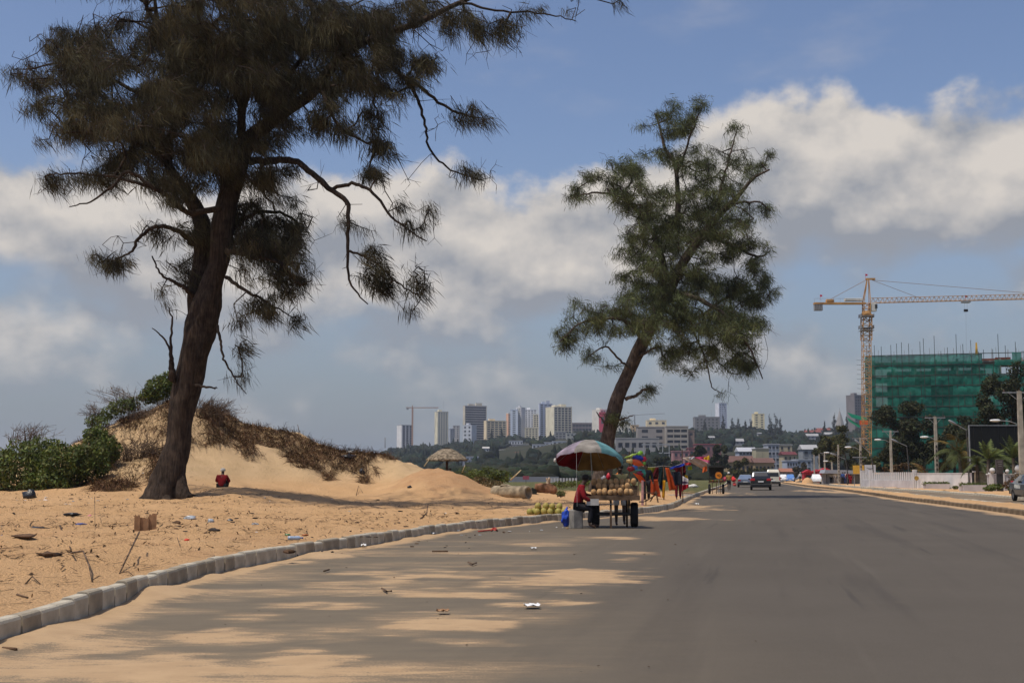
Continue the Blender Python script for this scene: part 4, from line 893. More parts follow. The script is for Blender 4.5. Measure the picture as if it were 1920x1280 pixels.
for k in range(4):
    mb = MB(); h = .155 + .012 * k; r = .074 + .003 * (k % 2)
    mb.lathe([(.001, 0), (r * .5, .004), (r * .88, h * .2), (r, h * .48), (r * .93, h * .74), (r * .62, h * .95), (r * .42, h), (.001, h)], (0, 0, 0), 14, jit=.07); cocom.append(mb.mesh('coconut', M_COCO, True))
rr = random.Random(5); CM = Matrix.Translation(cart.location) @ Matrix.Rotation(-.10, 4, 'Z')
ORD = ['first', 'second', 'third', 'fourth', 'fifth', 'sixth', 'seventh', 'eighth']
rows = [(-.37, .848, 8, -.50, .50), (-.13, .982, 6, -.36, .42), (.09, 1.102, 8, -.50, .55)]
for (y, z, n, x0, x1), rn in zip(rows, ('front', 'middle', 'top')):
    for k in range(n):
        p = CM @ Vector((x0 + (x1 - x0) * k / (n - 1) + rr.uniform(-.012, .012), y + rr.uniform(-.03, .03), z + .002))
        o = link(cocom[rr.randrange(4)], 'coconut', None, p, rr.uniform(0, 6)); o.rotation_euler = (rr.uniform(-.25, .25), rr.uniform(-.25, .25), rr.uniform(0, 6)); tag(o, 'pale trimmed coconut, %s from the left in the %s row on the handcart' % (ORD[k], rn), 'coconut', 'coconuts on the cart')
mbg = MB(); mbg.lathe([(.001, 0), (.06, .008), (.098, .06), (.108, .12), (.092, .18), (.05, .22), (.001, .232)], (0, 0, 0), 14, jit=.05); gm = mbg.mesh('green_coconut', M_COCOG, True)
g0 = G(1027, 964, .2); GP = [(-.52 + .205 * k, 0, 0, k, 'front') for k in range(6)] + [(-.41 + .21 * k, .19, .0, k, 'back') for k in range(5)] + [(-.30 + .22 * k, .095, .155, k, 'upper') for k in range(4)]
for x, y, z, k, rn in GP:
    p = (g0[0] + x + rr.uniform(-.015, .015), g0[1] + y + x * -.25 + rr.uniform(-.02, .02), zt(g0[0] + x, g0[1] + y) - .015 + z)
    o = link(gm, 'green_coconut', None, p, 0); o.rotation_euler = (rr.uniform(-.3, .3), rr.uniform(-.3, .3), rr.uniform(0, 6)); o.scale = [rr.uniform(.88, 1.05)] * 3; tag(o, 'green whole coconut behind the kerb, %s from the left in the %s row' % (ORD[k], rn), 'coconut', 'green coconuts piled behind the kerb')
# block seat, bag, halves
p = W_(1080, 989, -.25); b = MB(); b.bbox((0, 0, .245), (.30, .34, .49), .04); tag(b.build('block_seat', mat('grey_block', (.23, .215, .19), .9, var=.2, vscale=5, bump=.4), None, loc=(p[0], p[1], .008), rz=.25), 'grey concrete block that the coconut vendor sits on', 'block')
p = W_(1061, 977, .9); b = MB(); b.blob((0, 0, .20), (.125, .12, .23), 0, 3, .28, 4); b.tube([(0, 0, .40), (.02, 0, .47), (.05, .01, .50)], [.05, .02, .035], 7); tag(b.build('plastic_bag', mat('blue_plastic', (.012, .065, .50), .35, var=.3, vscale=8, bump=.7, bscale=16, spec=.5), None, smooth=True, loc=(p[0], p[1], .02)), 'knotted bright blue plastic bag against the kerb by the cart', 'bag')
for k, (px, py, l) in enumerate(((1053, 976, 'cut pale coconut half lying left of the blue bag'), (1115, 990, 'small coconut husk scrap at the front of the seated vendor'), (1064, 992, 'brown husk scrap on asphalt below the block seat'))):
    q = G(px, py); r = .09 if k == 0 else .045; b = MB(); b.lathe([(.001, 0), (r * .7, .01), (r, r * .7), (r * .8, r * .72), (r * .4, r * .4), (.001, r * .3)], (0, 0, 0), 12, jit=.1); tag(b.build('coconut_husk', M_COCO, None, smooth=True, loc=(q[0], q[1], .012)), l, 'husk')
# parasol over the cart
pu = W_(1110, 940, .42); TILT = math.radians(-15)
um = thing('market_umbrella', 'faded patchwork sun umbrella tilted over the coconut cart', 'umbrella', (pu[0], pu[1], .83))
top = np.array(W_(1106, 826, .46)) - np.array(um.location)
Rm = Matrix.Rotation(TILT, 3, 'X') @ Matrix.Rotation(math.radians(3), 3, 'Y')
cols = {'lavender': (.42, .36, .44), 'grey': (.40, .37, .33), 'cyan': (.19, .42, .45), 'brown': (.19, .11, .035), 'red': (.14, .007, .010), 'red2': (.12, .007, .010)}
um_m = {k: mat('umbrella_' + k, c, .8, var=.22, vscale=3.5, bump=.2, bscale=12, spec=.15, trans=(.05 if 'red' in k or k == 'brown' else .38)) for k, c in cols.items()}
RU = .93; seq = ['cyan', 'brown', 'brown', 'red', 'red2', 'lavender', 'grey', 'cyan']
def um_pt(r, a, sag=0.0):
    z = -.50 * (r / RU) ** 1.9 - sag; p = Rm @ Vector((math.cos(a) * r, math.sin(a) * r, z)); return np.array(p) + top
for k in range(8):
    a0 = 2 * PI * k / 8 - PI / 8 - .1; a1 = a0 + 2 * PI / 8; nr, na = 8, 5; vs = []
    for i in range(nr + 2):
        for j in range(na):
            t = j / (na - 1); a = a0 + (a1 - a0) * t; sc = 4 * t * (1 - t)
            if i <= nr: r = .02 + (RU - .02) * i / nr; vs.append(um_pt(r * (1 - .035 * sc * i / nr), a, .02 * sc * i / nr))
            else: vs.append(um_pt(RU * (1 - .035 * sc) * 1.005, a, .02 * sc) + np.array((0, 0, -.09 + .02 * math.sin(t * 9 + k))))
    b = MB(); b.add(vs, [(i * na + j, i * na + j + 1, (i + 1) * na + j + 1, (i + 1) * na + j) for i in range(nr + 1) for j in range(na - 1)])
    b.build('canopy_panel', um_m[seq[k]], um, smooth=True)
    b = MB(); b.tube([um_pt(.03, a0, .015), um_pt(.5, a0, .02), um_pt(RU, a0, .012)], .006, 5); b.build('rib', M_RIM, um)
b = MB(); b.tube([(0, 0, -.02), top * .5 + np.array((.02, 0, 0)), top], .016, 8); b.build('pole', M_RIM, um, smooth=True)
b = MB(); e = um_pt(RU, -2.0); b.tube([e, e + np.array((0, 0, -.7)), e + np.array((.01, 0, -1.5))], .003, 4); b.build('string', M_WHITE, um)
b = MB(); e = um_pt(RU, PI - .15); b.blob(e + np.array((0, 0, -.05)), (.045, .045, .06), 0, 1, .2); b.build('knotted_corner', M_WHITE, um)
# the vendor, seated on the block and leaning on the cart, facing right
vp = W_(1083, 989, -.25)
person('coconut vendor in red shirt and dark trousers seated by the handcart', (vp[0], vp[1], .0), dict(pelvis=(0.0, 0, .59), chest=(.09, .02, .95), neck=(.15, .03, 1.16), head=(.20, .03, 1.27), shL=(.10, .19, 1.06), shR=(.10, -.17, 1.06), elL=(.22, .24, .86), elR=(.17, -.24, .80), haL=(.42, .18, .84), haR=(.38, -.16, .70), hipL=(.03, .10, .56), hipR=(.03, -.10, .56), knL=(.40, .14, .53), knR=(.36, -.14, .52), anL=(.42, .15, .10), anR=(.30, -.15, .10), toeL=(.16, 0, -.055), toeR=(.16, 0, -.055)), M_RED, M_DARK, head_dir=(1, 0))
vq = W_(1163, 980, 1.05)
J = stand(1.66); person('person in pale shorts standing behind the coconut cart', (vq[0], vq[1], .02), J, cl('olive_shirt', (.12, .11, .06)), M_WHITE, shorts=True, shirt_sleeve=.6, head_dir=(0, -1))
# ------------------------------------------------------------------ cloth and toy stall beside the kerb
def cloth(name, label, cat, pts, Y, col, wave=.06, seed=0, n=12, col2=None, dy=0.0, mats=None, rough=.8, depth=0.0):
    """sheet spanned between four photograph points TL TR BR BL, blown by the wind"""
    c = [P(a, b, Y + (d[0] if d else 0)) for a, b, *d in pts]; vs = []; fs = []
    rg = random.Random(seed); ph = rg.uniform(0, 6); f1 = rg.uniform(5, 9)
    for i in range(n + 1):
        v = i / n
        for j in range(n + 1):
            u = j / n; p = (c[0] * (1 - u) + c[1] * u) * (1 - v) + (c[3] * (1 - u) + c[2] * u) * v
            w = wave * (.25 + v) * (math.sin(u * f1 + ph + v * 2.2) + .5 * math.sin(u * f1 * 2.3 + v * 4 + ph * 2)); p = p + np.array((w * .25, w + depth * math.sin(PI * u), .3 * w * math.cos(u * 5)))
            vs.append(p)
    b = MB(); N = len(vs); off = np.array((0, .006, 0)); b.add(vs + [q + off for q in vs], [])
    for i in range(n):
        for j in range(n):
            a = i * (n + 1) + j; f = (a, a + 1, a + n + 2, a + n + 1); k = 0
            if mats and len(mats) > 1: k = (j * len(mats) // n) if mats[0] != 'h' else 1 + (i * (len(mats) - 1) // n) - 1
            b.f.append(f); b.mi.append(k); b.f.append(tuple(N + q for q in f[::-1])); b.mi.append(k)
    for i in range(n):
        for (a, d) in ((i, i + 1), (n * (n + 1) + i + 1, n * (n + 1) + i), ((i + 1) * (n + 1), i * (n + 1)), (i * (n + 1) + n, (i + 1) * (n + 1) + n)): b.f.append((d, a, a + N, d + N)); b.mi.append(0)
    ms = [q for q in mats if q != 'h'] if mats else [cl('cloth_' + '_'.join('%d' % (1000 * x) for x in col), col, trans=.3)]
    o = b.mesh(name, ms, True); loc = c[0]; o.transform(Matrix.Translation(-Vector(loc)))
    return tag(link(o, name, None, loc), label, cat)
SY = 61.0
def k_(*c): return cl('cloth_' + '_'.join('%d' % (1000 * x) for x in c), c, trans=.3)
ln = thing('clothes_line', 'wooden posts and rope carrying wind-blown cloths beside the kerb', 'clothes line', (*P(1250, 935, SY)[:2], .2))
for a, top_ in ((1197, 868), (1244, 872), (1279, 842)):
    e = P(a, top_, SY); f = np.array((e[0], SY, .15)); b = MB(); b.tube([f, e], [.028, .022], 6); b.build('post', M_WOOD, ln, world=True)
b = MB(); rope = [P(1197, 872, SY), P(1220, 876, SY), P(1244, 873, SY), P(1262, 875, SY), P(1279, 868, SY)]; b.tube(rope, .008, 5); b.build('rope', M_GREY, ln, world=True)
cloth('hanging_cloth', 'rust-orange patterned sarong billowing low above the sand', 'cloth', [(1217, 899), (1233, 898), (1240, 932), (1219, 925)], SY, (.42, .07, .02), .07, 1, col2=None)
cloth('hanging_cloth', 'olive green cloth at the left of the line', 'cloth', [(1213, 875), (1230, 875), (1231, 893), (1213, 899)], SY + .15, (.17, .17, .015), .04, 2)
cloth('hanging_cloth', 'dark maroon cloth just above the rust-orange sarong', 'cloth', [(1229, 876), (1237, 876), (1234, 899), (1219, 900)], SY + .1, (.10, .012, .015), .05, 3)
cloth('hanging_cloth', 'deep green and navy cloth hanging in the middle of the line', 'cloth', [(1235, 876), (1246, 876), (1245, 914), (1235, 906)], SY + .05, (.012, .030, .035), .05, 4)
cloth('hanging_cloth', 'royal blue cloth strip swinging behind yellow towel', 'cloth', [(1236, 902), (1243, 906), (1243, 922), (1236, 914)], SY + .12, (.015, .04, .25), .04, 5)
cloth('hanging_cloth', 'long yellow towel hanging almost to the sand', 'towel', [(1243, 900), (1248, 900), (1246, 934), (1241, 932)], SY - .1, (.70, .36, .02), .03, 6)
cloth('hanging_cloth', 'long burnt-orange cloth slanting down from the line', 'cloth', [(1247, 876), (1254, 877), (1269, 916), (1255, 919)], SY - .05, (.50, .085, .02), .05, 7)
cloth('hanging_cloth', 'blue striped banner along the top of the line', 'banner', [(1256, 876), (1284, 868), (1283, 873), (1257, 879)], SY - .12, (.02, .05, .40), .03, 8)
cloth('hanging_cloth', 'dark red cloth gathered under the blue banner', 'cloth', [(1262, 878), (1285, 871), (1286, 886), (1268, 884)], SY + .05, (.12, .010, .014), .04, 9)
cloth('hanging_cloth', 'charcoal round-printed cloth bulging in the wind', 'cloth', [(1259, 884), (1276, 884), (1280, 908), (1266, 909)], SY - .08, (.025, .030, .045), .07, 10)
cloth('hanging_cloth', 'dark plum cloth right of the charcoal print', 'cloth', [(1277, 882), (1287, 882), (1281, 906), (1277, 907)], SY + .1, (.05, .010, .025), .04, 11)
cloth('hanging_cloth', 'striped white and red flag towel at the right end', 'flag', [(1280, 892), (1291, 898), (1291, 914), (1279, 920)], SY - .1, None, .05, 12, mats=['h', k_(.65, .62, .62), k_(.65, .62, .62), k_(.10, .06, .12), k_(.60, .58, .58), k_(.45, .012, .03), k_(.45, .012, .03), k_(.45, .012, .03)])
cloth('hanging_cloth', 'small yellow cloth tucked above the striped flag towel', 'cloth', [(1284, 890), (1289, 891), (1290, 897), (1284, 894)], SY - .02, (.70, .45, .03), .02, 13)
cloth('hanging_cloth', 'lime green cloth under the streaming cream cloth', 'cloth', [(1289, 875), (1297, 873), (1298, 880), (1290, 881)], SY + .1, (.33, .38, .02), .02, 14)
cloth('flying_cloth', 'large cream and pink cloth streaming in the wind above the stall', 'cloth', [(1279, 858), (1300, 855), (1331, 864), (1322, 884), ], SY, None, .10, 15, mats=[k_(.62, .50, .40), k_(.62, .52, .42), k_(.60, .48, .40), k_(.55, .12, .20)])
cloth('flying_cloth', 'bright pink cloth streaming with a yellow tip at its end', 'cloth', [(1302, 857), (1326, 855), (1332, 869), (1310, 862)], SY + .25, None, .06, 16, mats=[k_(.55, .04, .16), k_(.60, .05, .18), k_(.60, .05, .18)])
cloth('flying_cloth', 'yellow cloth at the far tip of the streaming cloths', 'cloth', [(1319, 858), (1330, 853), (1331, 862), (1322, 863)], SY + .1, (.75, .47, .04), .04, 17)
cloth('flying_cloth', 'orange cloth end hanging below the streaming cloths', 'cloth', [(1318, 876), (1326, 872), (1326, 882), (1317, 886)], SY - .05, (.75, .18, .05), .03, 18)
cloth('flying_cloth', 'pale white cloth above the cream streaming cloth', 'cloth', [(1293, 857), (1303, 855), (1302, 860), (1291, 862)], SY - .08, (.60, .62, .66), .03, 19)
cloth('flying_cloth', 'red and white cloth knotted to the tall post', 'cloth', [(1284, 867), (1296, 867), (1296, 871), (1285, 872)], SY - .1, (.55, .05, .06), .03, 20)
# inflatable toys on a rack
TY = 52.0
rk = thing('toy_rack', 'slender upright rack hung with bright inflatable toys', 'rack', (*P(1198, 930, TY)[:2], .18))
for a, t_ in ((1180, 846), (1210, 850)):
    e = P(a, t_, TY); b = MB(); b.tube([(e[0], TY, .15), e], .02, 6); b.build('post', M_WOOD, rk, world=True)
b = MB(); b.tube([P(1166, 852, TY), P(1212, 858, TY)], .015, 6); b.build('cross_bar', M_WOOD, rk, world=True)
b = MB(); b.tube([P(1166, 892, TY), P(1212, 890, TY)], .015, 6); b.build('cross_bar', M_WOOD, rk, world=True)
def toy(label, px, py, rx_, ry_, col, seed, ang=0.0, Y=TY):
    s = Y / F; b = MB(); b.blob((0, 0, 0), (rx_ * s, min(rx_, ry_) * s * .6, ry_ * s), 0, 2, .35, seed); p = P(px, py, Y)
    m = mat('vinyl_' + '_'.join('%d' % (1000 * x) for x in col), col, .35, var=.15, spec=.5, trans=.2); o = b.build('inflatable_toy', m, None, smooth=True, loc=p); o.rotation_euler = (0, ang, 0); return tag(o, label, 'toy')
toy('lime green inflatable at the top right of the toy rack', 1199, 850, 7, 4, (.28, .62, .03), 1, -.4)
toy('long pale green inflatable across the top of the rack', 1184, 854, 12, 3, (.42, .60, .10), 2, -.3)
toy('deep blue inflatable under the green ones on the rack', 1196, 858, 12, 5, (.015, .04, .38), 3, .2)
toy('orange inflatable with pale spots on the toy rack', 1194, 867, 12, 6, (.80, .13, .03), 4, .4)
toy('cream patterned inflatable on the left of the toy rack', 1181, 864, 7, 5, (.75, .60, .25), 5, .1)
toy('small red inflatable at the right of the toy rack', 1208, 861, 4, 5, (.65, .03, .06), 6)
toy('small green inflatable hanging right below the red one', 1208, 868, 3, 4, (.20, .50, .08), 7)
toy('sky blue inflatable in the middle of the toy rack', 1191, 876, 6, 4, (.06, .22, .62), 8, .3)
toy('dark red inflatable behind the sky blue one', 1183, 878, 8, 5, (.30, .015, .03), 9)
toy('long turquoise inflatable tube lying across the rack', 1194, 881, 12, 1.6, (.10, .45, .50), 10, -.05)
toy('maroon inflatable low on the rack', 1200, 888, 8, 4, (.35, .02, .06), 11)
toy('teal inflatable at the lower right of the toy rack', 1207, 886, 4, 6, (.05, .35, .25), 12)
cloth('hanging_cloth', 'vivid orange cloth hanging off the toy rack to the right', 'cloth', [(1186, 886), (1200, 890), (1211, 900), (1202, 905)], TY - .15, (.85, .16, .03), .05, 21)
toy('orange mesh bag of fruit above the coconuts', 1160, 894, 11, 8, (.80, .22, .02), 13, 0, 37.0)
toy('red plastic bag beside the mesh bag above the coconuts', 1141, 893, 4, 6, (.60, .02, .04), 14, 0, 36.4)
toy('silver grey plastic bag behind the coconuts', 1132, 897, 5, 5, (.35, .34, .36), 15, 0, 36.4)
b = MB(); e = P(1204, 900, TY - 1); b.tube([(0, 0, 0), (.02, 0, e[2] - .18)], .05, 8); tag(b.build('striped_pole', mat('pink_paint', (.60, .33, .30), .7, var=.2), None, loc=(e[0], TY - 1, .18)), 'short pink and white pole standing on sand below toy rack', 'pole')
ea = thing('wooden_trestle', 'low wooden trestle on the sand right of the big cart wheel', 'trestle', (*G(1222, 944, .18)[:2], .18))
for a, c in (((-.45, 0, 0), (.25, .05, .42)), ((.28, 0, 0), (.18, 0, .55)), ((-.1, .25, 0), (.2, .1, .5))): b = MB(); b.tube([a, c], .03, 6); b.build('leg', M_WOOD, ea)
b = MB(); b.box((0, .1, .46), (.62, .2, .04)); b.build('plank', M_WOOD, ea)
person('person in black clothes standing between toy rack and cloth line', (*P(1212, 930, 57)[:2], .2), stand(1.68, .1), cl('black_shirt', (.012, .013, .018)), M_DARK, hands=False)
person('person in red dress bending among the hanging cloths', (*P(1272, 925, 63.5)[:2], .2), stand(1.6, .1), M_RED, cl('wine_skirt', (.12, .01, .02)), hands=False)
# stacked planks and sack on the verge
g0 = G(1275, 929, .22); b = MB(); b.box((0, 0, .05), (1.5, .35, .10)); tag(b.build('plank', M_GREY, None, loc=(g0[0], g0[1], .2), rz=-.2), 'pale grey plank lying on sand by the kerb', 'plank')
g0 = G(1300, 912, .3); b = MB(); b.blob((0, 0, .12), (.42, .3, .2), 0, 2, .3, 6); tag(b.build('sack', M_WHITE, None, smooth=True, loc=(g0[0], g0[1], .2)), 'white plastic sack lying on the sand beyond the cloth stall', 'sack')
# second cart further along
C2 = 95.0; q = P(1342, 925, C2); sc2 = thing('vendor_cart', 'small covered vending cart with black canopy further along the kerb', 'cart', (q[0] + .05, C2, .0), -.12)
b = MB(); b.box((0, 0, .86), (1.12, .8, .08)); b.build('bed', M_WOOD, sc2)
b = MB(); b.prism([(-.62, 1.98), (-.56, 2.06), (0, 2.10), (.56, 2.06), (.62, 1.98), (.56, 1.96), (-.56, 1.96)], -.55, .55); b.build('canopy', M_BLACKM, sc2)
b = MB(); b.box((0, .35, 1.62), (1.0, .03, .66)); b.build('back_panel', M_BLACKM, sc2)
for x in (-.5, .5):
    for y in (-.36, .39): b = MB(); b.box((x, y, 1.43), (.045, .045, 1.08)); b.build('post', M_BLACKM, sc2)
wheel(sc2, (-.5, 0, .37), .37, .17); wheel(sc2, (.5, 0, .37), .37, .17)
b = MB(); b.tube([(-.45, 0, .37), (.45, 0, .37)], .03, 6); b.build('axle', M_BLACKM, sc2)
for x in (-.3, .0, .3): b = MB(); b.box((x, -.3, .41), (.05, .05, .81)); b.build('leg', M_WOOD, sc2)
rr = random.Random(9); fm = MB(); fm.blob((0, 0, .075), (.085, .085, .085), 0, 1, .1); fms = [fm.mesh('fruit', mat('fruit_%d' % k, c, .6, var=.2)) for k, c in enumerate(((.30, .20, .05), (.20, .22, .05), (.35, .12, .04)))]
CM2 = Matrix.Translation(sc2.location) @ Matrix.Rotation(-.12, 4, 'Z')
for k in range(10): o = link(fms[k % 3], 'fruit', None, CM2 @ Vector((-.45 + .1 * k, -.25 + .12 * (k % 2), .90)), 0); tag(o, 'small round fruit laid out on the far covered cart', 'fruit', 'fruit on the far cart')
def text_mesh(s, size, m, ext=.004):
    cu = bpy.data.curves.new('text', 'FONT'); cu.body = s; cu.size = size; cu.align_x = 'CENTER'; cu.align_y = 'CENTER'; cu.extrude = ext
    o = bpy.data.objects.new('text', cu); COL.objects.link(o); dg = bpy.context.evaluated_depsgraph_get(); dg.update(); me = bpy.data.meshes.new_from_object(o.evaluated_get(dg)); bpy.data.objects.remove(o); me.materials.clear(); me.materials.append(m); return me
q = P(1347.5, 891, C2 - 1); sg = thing('speed_sign', 'round orange 40 speed sign standing before the covered cart', 'sign', (q[0], C2 - 1, 0))
zc = q[2]; b = MB(); b.lathe([(.001, -.01), (.255, -.01), (.262, 0), (.255, .01), (.001, .01)], (0, 0, zc), 28, axis='y'); b.build('disc', mat('orange_sign', (.80, .26, .02), .5, var=.12), sg, smooth=False)
b = MB(); b.lathe([(.235, -.0135), (.252, -.0135), (.252, -.0125), (.235, -.0125), (.235, -.0135)], (0, 0, zc), 28, axis='y'); b.build('sign_border', M_BLACKM, sg)
t = text_mesh('40', .27, M_BLACKM); o = link(t, 'numerals', sg, (0, -.018, zc)); o.rotation_euler = (PI / 2, 0, 0)
b = MB(); b.tube([(0, .03, 0), (0, .03, zc + .2)], .022, 8); b.build('post', M_RIM, sg)
# walking vendor with red bundles
WY = 117.0; q = P(1367, 919, WY); J = stand(1.62, .22, 1, .6)
person('walking vendor in white cap carrying red bundles on the road edge', (q[0], WY, 0), J, M_OLIVE, M_DARK, hat=M_WHITE, shorts=True, head_dir=(0, 1), hands=False)
for dx, dz, r, c, l in ((-.42, 1.02, .20, (.55, .09, .13), 'pale red bundle in the left hand of the walking vendor'), (.42, 1.00, .22, (.70, .05, .05), 'bright red bundle in the right hand of the walking vendor'), (.50, .55, .17, (.62, .10, .09), 'lower red bundle hanging at the right of the walking vendor')):
    b = MB(); b.blob((0, 0, 0), (r, r * .8, r * 1.05), 0, 2, .25, dx); b.tube([(0, 0, r * .9), (-dx * .25, 0, r * .9 + .12)], .015, 5); tag(b.build('bundle', cl('bundle_%d' % (c[0] * 100), c), None, smooth=True, loc=(q[0] + dx, WY - .05, dz)), l, 'bundle')

# thatched parasol on the beach
PYY = 83.0; q = P(838, 886, PYY); th = thing('thatched_parasol', 'round thatched beach parasol on a dark post behind the sand heap', 'parasol', (q[0], PYY, zt(q[0], PYY)))
M_TH = mat('grey_thatch', (.26, .21, .15), .95, var=.35, vscale=6, bump=1.0, bscale=26, spec=.05); zo = th.location[2]; s = PYY / F
zz = lambda py: P(838, py, PYY)[2] - zo
b = MB(); b.tube([(0, 0, -.1), (0, 0, zz(842))], .085, 8); b.build('post', mat('dark_post', (.07, .035, .025), .9, var=.2), th)
for r0_, r1_, y0, y1 in ((.30, .80, 841, 849), (.62, 1.08, 847, 854), (.88, 1.34, 851, 861)):
    b = MB(); b.lathe([(r0_ * .2 if r0_ < .4 else r0_ * .8, zz(y0) - .02), (r0_, zz(y0)), ((r0_ + r1_) / 2, zz((y0 + y1) / 2) + .03), (r1_, zz(y1)), (r1_ * .98, zz(y1) - .10), (r1_ * .9, zz(y1) - .02), (r0_ * .7, zz(y0) - .10)], (0, 0, 0), 40, jit=.05); b.build('thatch_layer', M_TH, th)
b = MB(); b.lathe([(.24, zz(843)), (.25, zz(840)), (.17, zz(838.5)), (.001, zz(838))], (0, 0, 0), 14, jit=.1); b.build('cap', mat('dark_thatch', (.03, .025, .022), .95), th)
for k in range(8):
    a = k * PI / 4; b = MB(); b.tube([(0, 0, zz(846)), (1.2 * math.cos(a), 1.2 * math.sin(a), zz(860))], .02, 5); b.build('rafter', M_WOOD, th)

# concrete pipe, log and posts
q = GT(965, 934); M_PIPE = mat('old_concrete_pipe', (.33, .265, .175), .9, var=.3, vscale=3, bump=.5, bscale=14)
pi_ = thing('concrete_pipe', 'broken concrete drain pipe lying on sand with dark open end', 'pipe', (q[0], q[1], q[2] - .03), math.radians(-128))
R_ = .31
b = MB(); b.lathe([(R_ * .72, -.75), (R_, -.75), (R_ * 1.02, -.1), (R_, .48), (R_ * 1.12, .50), (R_ * 1.12, .58), (R_, .60), (R_ * 1.0, .80), (R_ * .97, .82), (R_ * .70, .82), (R_ * .70, -.74)], (0, 0, R_), 26, axis='y', jit=.02); b.build('barrel', M_PIPE, pi_, smooth=True)
b = MB(); b.lathe([(R_ * .98, -1.25), (R_ * 1.06, -1.2), (R_ * 1.04, -.78), (R_ * .9, -.77)], (0, 0, R_ * .98), 20, axis='y', jit=.12); b.build('broken_section', M_PIPE, pi_, smooth=True)
b = MB(); b.blob((-.05, -.6, R_ * 2 + .02), (.22, .3, .05), 0, 2, .25, 3); b.build('slab_on_top', M_PIPE, pi_)
q = P(1022, 921, 68); M_LOG = mat('reddish_log', (.22, .115, .065), .95, var=.4, vscale=3, bump=1, bscale=12, spec=.1)
lg = thing('fallen_log', 'weathered reddish log with a pale broken stub on the sand', 'log', (q[0], 68, zt(q[0], 68)))
b = MB(); pth = smooth_path([(-.55, 0, .28, .20), (-.2, 0, .24, .26), (.2, -.05, .20, .27), (.5, -.1, .17, .22), (.62, -.12, .16, .12)], 4); bark_tube(b, pth[:, :3], pth[:, 3], 12, 3, .2); b.build('trunk', M_LOG, lg, smooth=True)
b = MB(); pth = smooth_path([(.12, 0, .35, .15), (.16, 0, .55, .12), (.20, 0, .72, .10), (.26, 0, .80, .05)], 3); bark_tube(b, pth[:, :3], pth[:, 3], 8, 5, .3); b.tube([(.14, 0, .6), (.06, 0, .80)], [.06, .02], 6); b.build('broken_stub', mat('pale_wood', (.42, .31, .21), .9, var=.3), lg, smooth=True)
q = P(997, 918, 67); b = MB(); b.prism([(-.25, 0), (.27, 0), (.25, .30), (.05, .40), (-.06, .34)], -.2, .2); tag(b.build('dark_bundle', mat('black_net', (.018, .022, .018), .9, var=.3, bump=.8), None, loc=(q[0], 67, zt(q[0], 67) - .02)), 'black heap of netting at the left end of the weathered log', 'netting')
def stick(label, pts, r, Y=None, m=None, name='stick', cat='stick', z0=None):
    pp = []
    for a in pts:
        p = P(a[0], a[1], Y) if Y else GT(a[0], a[1]); pp.append(p + np.array((0, 0, (a[2] if len(a) > 2 else .01))))
    o = pp[0].copy(); b = MB(); b.tube([p - o for p in pp], [r * (1 - .5 * k / len(pp)) for k in range(len(pp))], 6); return tag(b.build(name, m or M_WOOD, None, smooth=True, loc=o), label, cat)
M_PALE = mat('bleached_wood', (.48, .38, .22), .9, var=.2)
stick('pale bamboo pole leaning right behind the concrete pipe', [(957, 900), (968, 890), (977, 881)], .045, 70, M_PALE, 'bamboo_pole', 'pole')
stick('short pale stick leaning beside the thatched parasol', [(795, 874), (805, 861)], .03, 74, M_PALE)
stick('dark thin stake rising from the dune crest', [(567, 828), (562, 812), (558, 796)], .022, 71)
stick('white stake behind the soil heap by the weeds', [(866, 886), (872, 872)], .025, 76, M_PALE)
stick('slim stake standing far along the dune crest', [(722, 840), (722, 820)], .016, 73)
